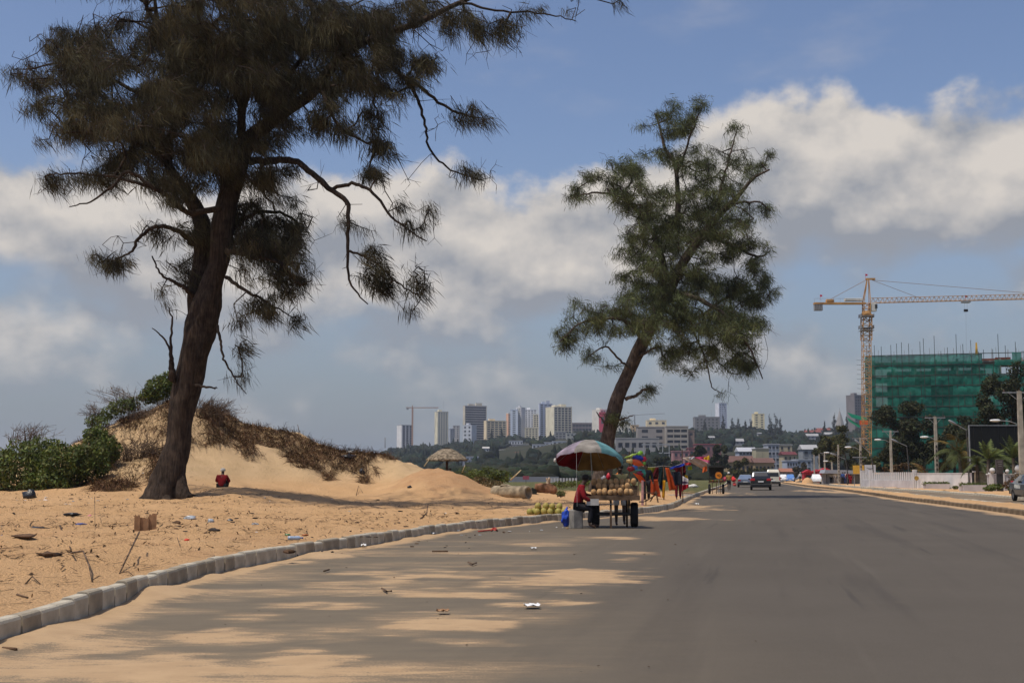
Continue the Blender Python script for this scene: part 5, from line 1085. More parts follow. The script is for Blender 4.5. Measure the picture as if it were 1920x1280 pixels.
# ------------------------------------------------------------------ vehicles
M_GLASS = mat('tinted_glass', (.012, .014, .016), .08, var=.05, spec=.6)
M_CHROME = mat('chrome', (.6, .6, .6), .2, metal=.9, var=.05)
M_LAMPR = mat('tail_lamp_red', (.40, .012, .02), .25, var=.1, spec=.6)
M_LAMPW = mat('headlamp', (.75, .75, .72), .15, var=.05, spec=.7)
M_PLATE = mat('number_plate', (.70, .70, .68), .5, var=.05)
M_PLAST = mat('black_plastic', (.018, .018, .019), .6, var=.1)
def paint(name, c, metal=.0): return mat(name, c, .28, metal=metal, var=.06, vscale=1.5, spec=.5, coat=.6)
def car(label, loc, heading, st, paintm, W=1.8, cat='car', wheel_r=.33, wb=(-1.35, 1.35), name='car', rear_light=(.62, .95, .16, .22), plate_z=.75, rails=False, mirrors=True):
    """st: stations (y, z_low, z_belt, z_roof, halfwidth belt factor, roof factor), front at +y"""
    root = thing(name, label, cat, loc, heading)
    rings = []
    for (y, zl, zb, zr, fb, fr) in st:
        w = W / 2
        prof = [(w * .86 * fb, zl), (w * .97 * fb, zl + .10), (w * fb, (zl + zb) / 2 + .03), (w * .985 * fb, zb - .03), (w * .94 * fb, zb), (w * fr, zr - .05 if zr - zb > .1 else zr - .01), (w * fr * .82, zr)]
        rings.append([(x, y, z) for x, z in prof] + [(-x, y, z) for x, z in prof[::-1]])
    b = MB(); b.loft(rings); b.build('body', paintm, root, smooth=False)
    n = 14
    # glass set 6 mm proud of the cabin, one pane per opening
    def pane(name_, q, k=.88):
        q = [np.array(p) for p in q]; c = sum(q) / 4; nrm = np.cross(q[1] - q[0], q[3] - q[0]); nrm = nrm / np.linalg.norm(nrm)
        o_ = [c + (p - c) * k + nrm * .007 for p in q]; i_ = [c + (p - c) * k - nrm * .004 for p in q]; bb = MB(); bb.add(o_ + i_, [(0, 1, 2, 3), (7, 6, 5, 4)] + [(j, j + 4, (j + 1) % 4 + 4, (j + 1) % 4) for j in range(4)]); return bb.build(name_, M_GLASS, root)
    R = rings; m = len(st)
    for i in range(m - 1):
        a, c = st[i], st[i + 1]; ta, tc_ = a[3] - a[2] > .2, c[3] - c[2] > .2
        if ta and tc_:
            pane('side_window', [R[i][4], R[i + 1][4], R[i + 1][5], R[i][5]]); pane('side_window', [R[i][n - 6], R[i][n - 5], R[i + 1][n - 6], R[i + 1][n - 5]][0:1] + [R[i][n - 6], R[i + 1][n - 6], R[i + 1][n - 5]] if False else [R[i + 1][n - 5], R[i][n - 5], R[i][n - 6], R[i + 1][n - 6]])
        elif tc_ and not ta: pane('rear_window', [R[i][n - 5], R[i][4], R[i + 1][5], R[i + 1][n - 6]], .86)
        elif ta and not tc_: pane('windscreen', [R[i + 1][4], R[i + 1][n - 5], R[i][n - 6], R[i][5]], .88)
    if st[0][3] - st[0][2] > .2: pane('rear_window', [R[0][n - 5], R[0][4], R[0][5], R[0][n - 6]], .84)
    y0, y1 = st[0][0], st[-1][0]; lx, lz, lw, lh = rear_light
    for s in (-1, 1):
        b = MB(); b.bbox((s * lx, y0 + .03, lz), (lw * 1.6, .10, lh), .02); b.build('tail_lamp', M_LAMPR, root)
        b = MB(); b.bbox((s * W * .36, y1 - .06, .68), (.34, .14, .16), .03); b.build('headlamp', M_LAMPW, root)
        if mirrors: b = MB(); b.bbox((s * (W / 2 + .09), wb[1] * .55, 1.02), (.17, .09, .13), .03); b.build('wing_mirror', M_PLAST, root)
        for yy in wb: wheel(root, (s * (W / 2 - .10), yy, wheel_r), wheel_r, .21)
    b = MB(); b.bbox((0, y0 - .02, .48), (W * .94, .16, .22), .04); b.build('rear_bumper', M_PLAST if cat != 'van' else M_PLAST, root)
    b = MB(); b.bbox((0, y1 + .02, .45), (W * .92, .16, .22), .04); b.build('front_bumper', paintm, root)
    b = MB(); b.box((0, y0 - .035, plate_z), (.50, .02, .11)); b.build('number_plate', M_PLATE, root)
    b = MB(); b.box((0, y1 + .095, .47), (.50, .02, .11)); b.build('number_plate', M_PLATE, root)
    if rails:
        zr = max(q[3] for q in st)
        for s in (-1, 1): b = MB(); b.bar((s * W * .36, y0 + .7, zr + .035), (s * W * .36, y0 + 2.6, zr + .035), .02, 6); b.build('roof_rail', M_CHROME, root)
    return root
SUVST = [(-2.28, .42, 1.02, 1.03, .93, .70), (-2.22, .36, 1.06, 1.30, .95, .80), (-2.0, .32, 1.06, 1.62, .98, .76), (-1.2, .26, 1.04, 1.70, 1, .77), (0, .26, 1.02, 1.70, 1, .77), (.5, .26, 1.02, 1.62, 1, .75), (1.25, .26, 1.0, 1.03, .99, .78), (2.1, .30, .90, .92, .95, .72), (2.3, .38, .80, .82, .86, .6)]
SUVST[0] = (-2.30, .42, 1.0, 1.02, .93, .80)
SEDST = [(-2.3, .40, .90, .92, .90, .76), (-2.2, .32, .98, 1.0, .95, .80), (-1.6, .26, .98, 1.02, .98, .80), (-.95, .24, .95, 1.40, 1, .68), (0, .24, .93, 1.44, 1, .70), (.35, .24, .93, 1.40, 1, .69), (1.15, .24, .93, .96, .99, .78), (2.0, .28, .82, .84, .95, .7), (2.25, .36, .70, .72, .86, .6)]
VANST = [(-2.4, .42, 1.15, 1.17, .95, .85), (-2.36, .34, 1.18, 1.78, .97, .82), (-2.2, .30, 1.18, 2.05, .99, .74), (-1.2, .28, 1.16, 2.10, 1, .76), (.6, .28, 1.16, 2.08, 1, .76), (1.3, .28, 1.14, 1.92, 1, .76), (2.1, .30, 1.05, 1.08, .97, .80), (2.35, .38, .85, .87, .90, .70)]
HATST = [(-1.95, .40, .95, .97, .92, .80), (-1.85, .30, 1.0, 1.25, .96, .76), (-1.5, .26, .98, 1.46, .99, .72), (-.5, .24, .96, 1.52, 1, .73), (.3, .24, .95, 1.48, 1, .72), (1.0, .24, .94, .97, .99, .78), (1.75, .28, .82, .84, .94, .7), (1.95, .36, .70, .72, .85, .6)]
def hd(f, y): return -math.atan2(float(f(y + 3) - f(y - 3)), 6.0)
def atp(px, Y, z=0.0): return ((px - 960) / F * Y, Y, z)
car('black SUV with red tail lamps driving away down the road', atp(1423.5, 120), hd(kx, 118), SUVST, paint('black_paint', (.010, .011, .014)), 1.92, wheel_r=.36, rails=True, rear_light=(.72, .98, .24, .20), plate_z=.80)
car('silver-blue saloon driving away left of the black SUV', atp(1395, 148), hd(kx, 146), SEDST, paint('silver_blue_paint', (.20, .25, .34), .4), 1.78, rear_light=(.66, .80, .2, .18), plate_z=.62)
car('cream-white minibus driving away right of the black SUV', atp(1446.5, 162), hd(kx, 160), VANST, paint('cream_paint', (.62, .58, .46)), 1.82, cat='van', name='minibus', rear_light=(.80, .95, .09, .42), plate_z=.70)
car('small white car far down the road right of the minibus', atp(1466, 262, .02), hd(rx, 262) + PI, HATST, paint('white_paint', (.74, .74, .72)), 1.65)
car('bright blue car far down the opposite carriageway', atp(1479, 243, .02), hd(rx, 243) + PI, HATST, paint('blue_paint', (.10, .22, .50)), 1.66)
car('white hatchback coming along the far carriageway', atp(1527, 205, .02), hd(rx, 205) + PI, HATST, paint('white_paint2', (.78, .78, .76)), 1.68)
car('dark grey car cut by the right edge of the picture', atp(1937, 67.5, .02), hd(rx, 67) + PI, SEDST, paint('graphite_paint', (.035, .045, .055), .3), 1.8)

# ------------------------------------------------------------------ roadside: poles, lamps, walls
M_POLE = mat('pole_concrete', (.40, .36, .29), .9, var=.2, vscale=2, bump=.3, bscale=10)
M_LAMPP = mat('galvanised_grey', (.30, .31, .32), .55, metal=.4, var=.15)
def pole(label, px, ytop, ybase, Y, wpx, bar=None, holes=False, lamp=None, second=None, gz=.15):
    b0 = np.array(atp(px, Y, gz)); h = P(px, ytop, Y)[2] - gz; s = Y / F; w = wpx * s
    root = thing('power_pole', label, 'pole', b0)
    b = MB(); b.box((0, 0, h / 2), (w, w * .8, h), taper=.7); b.build('shaft', M_POLE, root)
    if holes:
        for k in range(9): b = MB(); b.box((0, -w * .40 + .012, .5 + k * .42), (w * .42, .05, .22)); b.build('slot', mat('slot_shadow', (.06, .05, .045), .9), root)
    if bar:
        b = MB(); b.box((0, 0, h - .10), (bar * s, .10, .09)); b.build('cross_arm', M_LAMPP, root)
        for k in (-1, 1): b = MB(); b.bar((0, 0, h - .75), (k * bar * s * .33, 0, h - .12), .025, 5); b.build('brace', M_LAMPP, root)
        for k in (-.46, 0, .46): b = MB(); b.lathe([(.001, 0), (.05, 0), (.035, .06), (.055, .09), (.03, .16), (.001, .17)], (k * bar * s, 0, h - .055), 8); b.build('insulator', mat('insulator_brown', (.10, .06, .04), .4), root)
    if lamp:
        lx, ly = lamp; e = P(lx, ly, Y) - b0; a0 = np.array((0, 0, e[2] - .35)); b = MB(); b.tube([a0, a0 * .5 + e * .5 + np.array((0, 0, .12)), e], .03, 6); b.build('lamp_arm', M_LAMPP, root)
        b = MB(); b.blob(e + np.array((-.22, 0, .0)), (.42, .13, .10), 0, 2, .05); b.build('lamp_head', M_LAMPW, root, smooth=True)
    if second: z = P(px, second, Y)[2] - gz; b = MB(); b.box((-.15, -w * .6, z), (1.6, .10, .10)); b.build('lower_arm', M_LAMPP, root)
    return root
pole('tallest concrete pole at the far right edge', 1912, 733, 915, 92, 10.5, 62, lamp=(1872, 788))
pole('slotted concrete pole standing in the white planter', 1752.5, 781, 905, 118, 6.5, 38, True, lamp=(1738, 819))
pole('concrete pole behind the baluster fence', 1668, 807, 890, 140, 5, 30, lamp=(1650, 824))
pole('concrete pole beside the yellow board with two cross arms', 1611, 820, 912, 146, 4.5, 30, True, lamp=(1594, 838), second=857)
pole('plain concrete pole left of the yellow board', 1569.5, 833, 905, 178, 3.8, None, True, lamp=(1553, 848))
pole('slim pole near the red stall, right of the pair', 1543.5, 848, 902, 215, 3, 16)
pole('left one of two matching poles by the red stall', 1524, 852, 902, 230, 2.6)
pole('right one of two matching poles by the red stall', 1533.5, 851, 902, 230, 2.6)
pole('short pale lamp pole between the slim and plain poles', 1557, 865, 902, 200, 3, None, False, lamp=(1551, 864))
def lamppost(label, px, ybase, Y, head, neck):
    b0 = np.array(atp(px, Y, .15)); root = thing('street_lamp', label, 'street lamp', b0); e = P(*head, Y) - b0; nk = P(*neck, Y) - b0
    b = MB(); b.tube([(0, 0, 0), (0, 0, nk[2] * .6), nk], [.075, .06, .045], 8); b.build('post', mat('dark_lamp_post', (.07, .065, .06), .7, var=.2), root)
    b = MB(); b.tube([nk, e], [.035, .03], 6); b.build('arm', M_LAMPP, root); d = (e - nk) / np.linalg.norm(e - nk)
    b = MB(); b.blob((0, 0, 0), (.45, .15, .11), 0, 2, .05); o = b.build('lamp_head', M_LAMPP, root, smooth=True, loc=e + d * .3); o.rotation_euler = (0, -math.atan2(d[2], d[0]) , 0)
lamppost('dark street lamp with arm reaching left of the billboard', 1812, 915, 108, (1792, 795), (1812, 806))
lamppost('dark street lamp between fence pole and slotted pole', 1700, 905, 132, (1682, 828), (1700, 836))
lamppost('dark street lamp standing before the white fence', 1633.5, 910, 135, (1612, 832), (1633, 850))
lamppost('dark street lamp left of the yellow board', 1585.5, 903, 165, (1566, 853), (1585, 860))

M_WWALL = mat('white_painted_wall', (.62, .60, .58), .85, var=.10, vscale=.8, bump=.2, bscale=8)
M_LILAC = mat('pale_rendered_wall', (.50, .475, .475), .85, var=.10, vscale=.8)
def wall_seg(root, a, c, z0, z1, th, m, name='wall'):
    a = np.array(a, float); c = np.array(c, float); d = c - a; L_ = np.linalg.norm(d); an = math.atan2(d[1], d[0]); mid = (a + c) / 2
    b = MB(); b.box((0, 0, (z0 + z1) / 2), (L_, th, z1 - z0)); o = b.build(name, m, root); o.location = (mid[0] - root.location[0], mid[1] - root.location[1], 0); o.rotation_euler = (0, 0, an); return o
A0 = np.array(atp(1614, 137)[:2]); A1 = np.array(atp(1711, 121)[:2])
fn = thing('baluster_fence', 'white fence with a row of balusters above a low wall', 'fence', (*A0, .1))
wall_seg(fn, A0, A1, 0, .78, .2, M_LILAC, 'base_wall')
for k in range(26):
    t = (k + .5) / 26; p = A0 + (A1 - A0) * t; b = MB(); b.box((0, 0, 1.17), (.10, .30, .80), taper=.8); o = b.build('baluster', M_WWALL, fn) if k == 0 else link(bl, 'baluster', fn); bl = o.data; o.location = (p[0] - A0[0], p[1] - A0[1], 0)
for t in (-.01, .17, 1.0): p = A0 + (A1 - A0) * t; b = MB(); b.box((p[0] - A0[0], p[1] - A0[1], .9), (.34, .34, 1.8)); b.build('pier', M_WWALL, fn)
B0 = np.array(atp(1714, 120.5)[:2]); B1 = np.array(atp(1828, 108)[:2])
ww = thing('white_wall', 'plain white boundary wall with a round yellow sign', 'wall', (*B0, .1))
wall_seg(ww, B0, B1, 0, 1.42, .2, M_WWALL); wall_seg(ww, B0, B1, 1.42, 1.48, .26, M_WWALL, 'coping')
p = P(1718.5, 896, 119.5); b = MB(); b.lathe([(.001, -.015), (.21, -.015), (.21, .015), (.001, .015)], (0, 0, 0), 20, axis='y'); b.build('round_sign', mat('yellow_brown_sign', (.42, .28, .07), .6, var=.3), ww, loc=p - np.array(ww.location))
b = MB(); b.tube([(p[0], p[1] + .06, .1), (p[0], p[1] + .06, p[2] + .7)], .03, 6); b.build('sign_post', M_LAMPP, ww, world=True)
for px in (1796,): p = np.array(atp(px, 111.2)); b = MB(); b.box((p[0], p[1], .85), (.12, .12, 1.5)); b.build('post', M_LAMPP, ww, world=True)
def planter(label, x0, x1, Y, h, seed):
    a, c = atp(x0, Y)[0], atp(x1, Y)[0]; o = thing('planter', label, 'planter', ((a + c) / 2, Y, .12)); b = MB(); w = c - a; b.prism([(-w / 2, 0), (w / 2, 0), (w / 2 + .1, h), (-w / 2 - .05, h)], -.6, .6); b.build('trough', M_LILAC, o)
    rg = np.random.default_rng(seed); V, Fq, t, _ = leaf_cloud(rg, [(k, 0, h + .05, w / 9, .5, .16) for k in np.linspace(-w / 2, w / 2, 7)], 700, .07); raw('plants', V, Fq, M_LEAF, o, 'stuff', cols=t)
planter('white planter box around the foot of the slotted pole', 1730, 1770, 113, .50, 61)
planter('long white planter box under the palms', 1798, 1862, 101, .50, 62)
pil = thing('gate_pillar', 'broad cream gate pillar right of the white wall', 'pillar', atp(1838, 104, .1)); b = MB(); b.bbox((0, 0, .75), (1.15, .8, 1.5), .05); b.build('shaft', mat('cream_render', (.50, .44, .30), .9, var=.15), pil); b = MB(); b.box((0, 0, 1.56), (1.35, .95, .10)); b.build('cap', M_WWALL, pil)
bw = thing('balustrade_wall', 'low white balustrade wall at the right under the palms', 'wall', atp(1890, 100, .1))
b = MB(); b.box((0, 0, .65), (3.6, .2, 1.3)); b.build('wall', M_LILAC, bw)
for x in (-1.55, -.7, .35, 1.4): b = MB(); b.box((x, -.03, .75), (.32, .32, 1.5)); b.build('pier', M_WWALL, bw)
b = MB(); b.box((0, 0, 1.36), (3.75, .3, .10)); b.build('coping', M_WWALL, bw)
for k, (px, r, l) in enumerate(((1856, .22, 'white ball finial left of the black pylon sign'), (1906, .34, 'large white ball finial at the right edge'), (1884, .16, 'small white ball finial right of the black pylon sign'))):
    p = np.array(atp(px, 99.8, 0)); b = MB(); b.lathe([(r * .5, 0), (r * .4, r * .15), (r * .75, r * .35), (r, r * .95), (r * .8, r * 1.55), (r * .35, r * 1.9), (.001, r * 1.95)], (0, 0, 0), 16); tag(b.build('ball_finial', M_WWALL, None, smooth=True, loc=(p[0], p[1], 1.53)), l, 'finial')
py_ = thing('pylon_sign', 'narrow dark pylon sign standing before the balustrade', 'sign', atp(1869.5, 97, .12)); z1 = P(1869, 861, 97)[2] - .12; z0 = P(1869, 888, 97)[2] - .12
b = MB(); b.box((0, 0, (z0 + z1) / 2), (.52, .22, z1 - z0)); b.build('panel', mat('grey_brown_panel', (.075, .062, .058), .6, var=.2), py_); b = MB(); b.box((0, .01, z0 / 2), (.44, .18, z0)); b.build('foot', M_BLACKM, py_)
for k in range(3): b = MB(); b.box((0, -.115, z1 - .18 - .16 * k), (.34 - .05 * k, .012, .05)); b.build('panel_line', mat('pale_lettering', (.22, .20, .19), .6), py_)
bb = thing('billboard', 'large black billboard seen from behind on steel frame', 'billboard', atp(1862, 106, .12)); w = 92 * 106 / F; zt0, zt1 = P(0, 872, 106)[2] - .12, P(0, 798, 106)[2] - .12
b = MB(); b.box((0, 0, (zt0 + zt1) / 2), (w, .12, zt1 - zt0)); b.build('panel', mat('black_panel', (.006, .007, .007), .7, var=.1), bb)
for z in (zt1 + .03, zt0 - .03): b = MB(); b.box((0, -.02, z), (w + .1, .18, .07)); b.build('frame_bar', M_LAMPP, bb)
for x in (-w / 2 - .04, w / 2 + .04): b = MB(); b.box((x, -.02, (zt0 + zt1) / 2), (.07, .18, zt1 - zt0)); b.build('frame_bar', M_LAMPP, bb)
for x in (-w * .45, 0, w * .45): b = MB(); b.box((x, .12, zt0 / 2), (.16, .14, zt0)); b.build('post', M_BLACKM, bb)
for k in range(6): b = MB(); b.box((-w / 2 + w * (k + .5) / 6, -.075, (zt0 + zt1) / 2), (.06, .03, zt1 - zt0 - .02)); b.build('rear_rib', mat('black_steel', (.012, .012, .012), .6), bb)
for l, x0, x1, y0, y1, c, nm in (('plain yellow notice board by the double-armed pole', 1599, 1620.5, 872, 888, (.62, .36, .05), 'y'), ('white notice board with a dark curved mark', 1621, 1642, 871, 886, (.55, .56, .58), 'w')):
    Y = 150; a, d = P(x0, y0, Y), P(x1, y1, Y); r = thing('notice_board', l, 'board', ((a[0] + d[0]) / 2, Y, .12)); b = MB(); b.box((0, 0, (a[2] + d[2]) / 2 - .12), (d[0] - a[0], .06, a[2] - d[2])); b.build('panel', mat('board_' + nm, c, .6, var=.08), r)
    for x in (-.5, .5): b = MB(); b.box((x, .06, d[2] / 2), (.07, .05, d[2])); b.build('post', M_LAMPP, r)
    if nm == 'w': b = MB(); b.tube([(-.42, -.035, a[2] - .45), (-.2, -.035, a[2] - .56), (.1, -.035, a[2] - .56), (.38, -.035, a[2] - .42)], [.012, .03, .03, .01], 5); b.build('curved_mark', M_BLACKM, r)
b = MB(); a, d = P(1616, 886, 152), P(1634, 889, 152); b.box((0, 0, 0), (d[0] - a[0], .1, a[2] - d[2])); b2 = thing('low_sign', 'low yellow sign strip under the white notice board', 'sign', ((a[0] + d[0]) / 2, 148.5, .12)); b.build('panel', MATS['board_y'], b2, loc=(0, 0, a[2] - .2)); b = MB(); b.box((0, .08, a[2] / 2 - .15), (.08, .05, a[2] - .2)); b.build('post', M_LAMPP, b2)
# site shed, red stalls, people at the works
sh = thing('site_shed', 'long grey-roofed open shed behind the people at the works', 'shed', atp(1592, 185, .1)); b = MB(); b.prism([(-4.2, 1.55), (3.2, 1.35), (3.2, 1.9), (-4.0, 2.05)], -1.5, 1.5); b.build('roof', mat('grey_sheet', (.34, .36, .40), .5, metal=.2, var=.1), sh); b = MB(); b.box((-.4, 1.4, .75), (7.0, .1, 1.5)); b.build('back_wall', M_LILAC, sh)
for x in (-3.8, -1.4, 1.0, 3.0): b = MB(); b.box((x, -1.3, .7), (.1, .1, 1.36)); b.build('post', M_BLACKM, sh)
for l, px, Y, w, h, c in (('bright red kiosk left of the white hatchback', 1511, 212, 1.5, 1.9, (.42, .02, .03)), ('bright red kiosk right of the white hatchback', 1543, 222, 2.3, 2.2, (.48, .02, .03)), ('small red kiosk behind the pair of poles', 1528, 232, 1.8, 2.0, (.36, .02, .03))):
    k = thing('kiosk', l, 'kiosk', atp(px, Y, .1)); b = MB(); b.bbox((0, 0, h * .45), (w, 1.4, h * .9), .04); b.build('box', mat('kiosk_%d' % (c[0] * 100), c, .6, var=.15), k); b = MB(); b.prism([(-w * .6, h * .9), (w * .6, h * .9), (0, h * 1.15)], -.9, .8); b.build('roof', mat('kiosk_%d' % (c[0] * 100), c), k); b = MB(); b.box((0, -.71, h * .5), (w * .55, .02, h * .35)); b.build('hatch', M_BLACKM, k)
b = MB(); b.lathe([(.9, 0), (.75, .45), (.4, .8), (.001, .95)], (0, 0, 0), 16, jit=.12); tag(b.build('soil_heap', M_SAND, None, smooth=True, loc=atp(1511, 190, .1)), 'small orange sand heap on the far roadside', 'soil heap')
b = MB(); b.blob((0, 0, .4), (.55, .5, .55), 0, 2, .1); tag(b.build('yellow_drum', mat('ochre_bag', (.55, .36, .08), .8, var=.2), None, smooth=True, loc=atp(1543, 196, .12)), 'round ochre bag beside the kiosks', 'bag')
WK = [(1555, 186, M_WHITE, M_DARK, 'person in white shirt standing by the pale site pillars'), (1563, 184, M_WHITE, M_GREY, 'person in white shirt and pale trousers near site pillars'), (1569, 181, M_DARK, M_WHITE, 'crouched-looking short person in dark top by plain pole'), (1577, 178, M_BLUE, M_DARK, 'person in blue top in front of the site shed'), (1581, 178.5, M_WHITE, M_BLUE, 'person in white top beside the one in blue'), (1586, 177, M_RED, M_DARK, 'person in red top in front of the site shed, left one'), (1591, 176, M_RED, M_RED, 'person all in red in front of the site shed')]
for px, Y, a, c, l in WK: person(l, atp(px, Y, .14), stand(1.66 if px not in (1569, 1591) else 1.35, .1), a, c, hands=False, sub=1)
person('person in white helmet far off on the carriageway verge', atp(1497.5, 240, .14), stand(1.7), M_WHITE, M_DARK, hat=M_WHITE, hands=False, sub=1)
for k, (px, h, l) in enumerate(((1547.5, 1.7, 'thin pale site pillar beside the slim pole'), (1562.5, 1.5, 'broad pale site board among the people'))):
    b = MB(); b.bbox((0, 0, h / 2), (.35 if k == 0 else .55, .2, h), .03); tag(b.build('site_board', M_LILAC, None, loc=atp(px, 190, .12)), l, 'board')
# ------------------------------------------------------------------ hill behind the town
HX = np.array([300, 640, 690, 730, 800, 880, 960, 1070, 1200, 1300, 1400, 1500, 1600, 1800, 2300], float)
HY = np.array([420, 560, 700, 900, 1200, 1500, 1800, 2600], float)
HZ = np.array([
 [-.1] * 15,
 [-.1, -.1, -.1, -.1, .2, .3, .5, .8, 1, 1, 1, 1, 1, 1, 1],
 [-.1, -.1, -.1, 0, .8, 1.5, 3, 8, 8, 6, 5, 5, 6, 8, 8],
 [-.1, -.1, .5, 2, 5, 8, 15, 24, 22, 20, 18, 18, 20, 25, 25],
 [-.1, -.1, 2, 14, 18, 22, 27, 32, 34, 36, 36, 32, 36, 42, 42],
 [-.1, -.1, 5, 25, 30, 34, 40, 44, 46, 48, 50, 45, 52, 56, 56],
 [-.1, -.1, 5, 26, 31, 36, 42, 46, 48, 50, 52, 47, 54, 58, 58],
 [-.1, -.1, 5, 22, 28, 32, 38, 42, 44, 46, 48, 44, 50, 54, 54]])
def hillz(X, Y):
    X = np.asarray(X, float); Y = np.asarray(Y, float)
    px = np.clip(960 + F * X / Y, HX[0], HX[-1] - 1e-3); yy = np.clip(Y, HY[0], HY[-1] - 1e-3)
    i = np.clip(np.searchsorted(HX, px, side='right') - 1, 0, len(HX) - 2); j = np.clip(np.searchsorted(HY, yy, side='right') - 1, 0, len(HY) - 2)
    a = (px - HX[i]) / (HX[i + 1] - HX[i]); b = (yy - HY[j]) / (HY[j + 1] - HY[j]); a = a * a * (3 - 2 * a)
    return (HZ[j, i] * (1 - a) + HZ[j, i + 1] * a) * (1 - b) + (HZ[j + 1, i] * (1 - a) + HZ[j + 1, i + 1] * a) * b
def build_hill():
    pxs = np.arange(300, 2300, 16.0); ys = np.concatenate([np.arange(420, 1000, 25), np.arange(1000, 2600, 50)])
    PX, YY = np.meshgrid(pxs, ys); X = (PX - 960) / F * YY; Z = hillz(X, YY) + np.array([1.2 * fbm(x * .01, y * .01, 0, 3) for x, y in zip(X.ravel(), YY.ravel())]).reshape(X.shape) * (hillz(X, YY) > 1)
    raw('hill', np.stack([X.ravel(), YY.ravel(), Z.ravel()], 1), grid_faces(len(ys), len(pxs)), mat('hill_scrub', (.024, .031, .019), .95, var=.3, vscale=.03, spec=.05, col2=(.055, .050, .030)), kind='structure', smooth=True)
build_hill()
# ------------------------------------------------------------------ town buildings
M_WIN = mat('window_glass_far', (.030, .036, .050), .5, var=.2, vscale=.2, spec=.5)
RECTS = []
def bm_(c): return mat('render_%d_%d_%d' % tuple(int(q * 255) for q in c), c, .85, var=.08, vscale=.15, spec=.2)
def tower(label, x0, x1, yt, yb, Y, col, floors, bays, side=0.0, style='grid', band=.45, pier=.3, d=14.0, col2=None, hut=0, name='tower_block', core=None, cat='building', sidewin=0, mast=0):
    RECTS.append((x0, x1, yt, yb, Y)); s = Y / F; pw = (x1 - x0) * s; th = math.radians(24) if side else 0.0
    if side: w = pw * (1 - abs(side)) / math.cos(th); d = pw * abs(side) / math.sin(th); th = th if side > 0 else -th
    else: w = pw
    cx = P((x0 + x1) / 2, yb, Y)[0]; zt_ = P(0, yt, Y)[2]; g = float(hillz(cx, Y)); zb = min(g - 1.0, P(0, yb, Y)[2]); zv = P(0, yb, Y)[2]
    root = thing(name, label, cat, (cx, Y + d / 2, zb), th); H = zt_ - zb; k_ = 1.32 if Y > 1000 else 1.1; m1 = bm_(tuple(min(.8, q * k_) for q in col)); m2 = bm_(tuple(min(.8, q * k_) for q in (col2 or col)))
    b = MB(); b.box((0, 0, H / 2 - .2), (w - .9, d - .9, H - .4)); b.build('glazing', core or M_WIN, root)
    fh = (zt_ - max(zv, zb)) / floors; z = zt_
    if style != 'blank':
        meb = MB().box((0, 0, 0), (w - (.5 if style == 'pier' else 0), d, fh * band)).mesh('floor_band', m1); k = 0
        while z > zb + fh * .3 and k < floors + 14: link(meb, 'floor_band', root, (0, 0, z - zb - fh * band / 2)); z -= fh; k += 1
        if bays:
            mep = MB().box((0, 0, H / 2 - .1), (w / bays * pier, d - (.04 if style != 'pier' else -.3), H - .2)).mesh('pier', m2)
            for k in range(bays + 1): link(mep, 'pier', root, (-w / 2 + w / bays * pier / 2 * (1.02) + (w - w / bays * pier * 1.02) * k / bays, 0, 0))
        for sx in (-1, 1):
            if sidewin == 0: b = MB(); b.box((sx * (w / 2 - .35), 0, H / 2 - .05), (.74, d + .06, H - .1)); b.build('side_wall', m2, root)
    else:
        b = MB(); b.box((0, 0, H / 2 - .05), (w, d, H - .1)); b.build('wall', m1, root)
        wm = MB().box((0, 0, 0), (w / max(bays, 1) * .42, .1, fh * .45)).mesh('window', M_WIN)
        for k in range(floors):
            for q in range(bays): link(wm, 'window', root, (-w / 2 + w * (q + .5) / bays, -d / 2 - .02, H - fh * (k + .55)))
    b = MB(); b.box((0, 0, H + .25), (w + .3, d + .3, .6)); b.build('roof_parapet', m1, root)
    for k in range(hut): b = MB(); hh = 2.2 + 1.3 * (k % 2); b.box(((-.25 + .5 * k) * w * .7, 0, H + .5 + hh / 2), (w * .28, d * .4, hh)); b.build('rooftop_hut', m2, root)
    if mast: b = MB(); b.tube([(w * .2, 0, H), (w * .2, 0, H + mast)], .12, 5); b.build('mast', M_LAMPP, root)
    return root
cream = (.52, .46, .32); white = (.58, .57, .55); blueg = (.36, .42, .52); grey = (.33, .33, .33); dark = (.10, .105, .13)
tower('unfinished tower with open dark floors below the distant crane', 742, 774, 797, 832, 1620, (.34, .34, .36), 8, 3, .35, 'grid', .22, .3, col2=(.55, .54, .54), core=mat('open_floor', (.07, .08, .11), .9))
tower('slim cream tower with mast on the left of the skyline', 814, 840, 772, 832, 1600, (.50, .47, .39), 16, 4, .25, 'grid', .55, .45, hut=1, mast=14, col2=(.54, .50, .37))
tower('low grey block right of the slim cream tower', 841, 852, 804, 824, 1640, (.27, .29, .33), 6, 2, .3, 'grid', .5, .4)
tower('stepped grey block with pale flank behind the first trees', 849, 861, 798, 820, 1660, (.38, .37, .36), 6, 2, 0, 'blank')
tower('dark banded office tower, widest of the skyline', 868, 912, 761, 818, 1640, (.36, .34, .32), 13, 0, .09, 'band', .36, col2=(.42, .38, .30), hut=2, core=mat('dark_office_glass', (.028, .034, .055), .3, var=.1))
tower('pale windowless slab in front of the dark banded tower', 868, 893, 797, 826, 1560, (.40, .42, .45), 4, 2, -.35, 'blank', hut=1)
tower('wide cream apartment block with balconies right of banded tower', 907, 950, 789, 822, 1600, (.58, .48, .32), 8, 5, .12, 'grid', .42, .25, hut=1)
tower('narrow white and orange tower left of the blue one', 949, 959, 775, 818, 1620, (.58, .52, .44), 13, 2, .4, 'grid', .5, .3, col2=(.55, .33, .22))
tower('light blue tower with white window bands', 957, 971, 768, 818, 1600, (.48, .53, .60), 13, 1, 0, 'band', .5, .3)
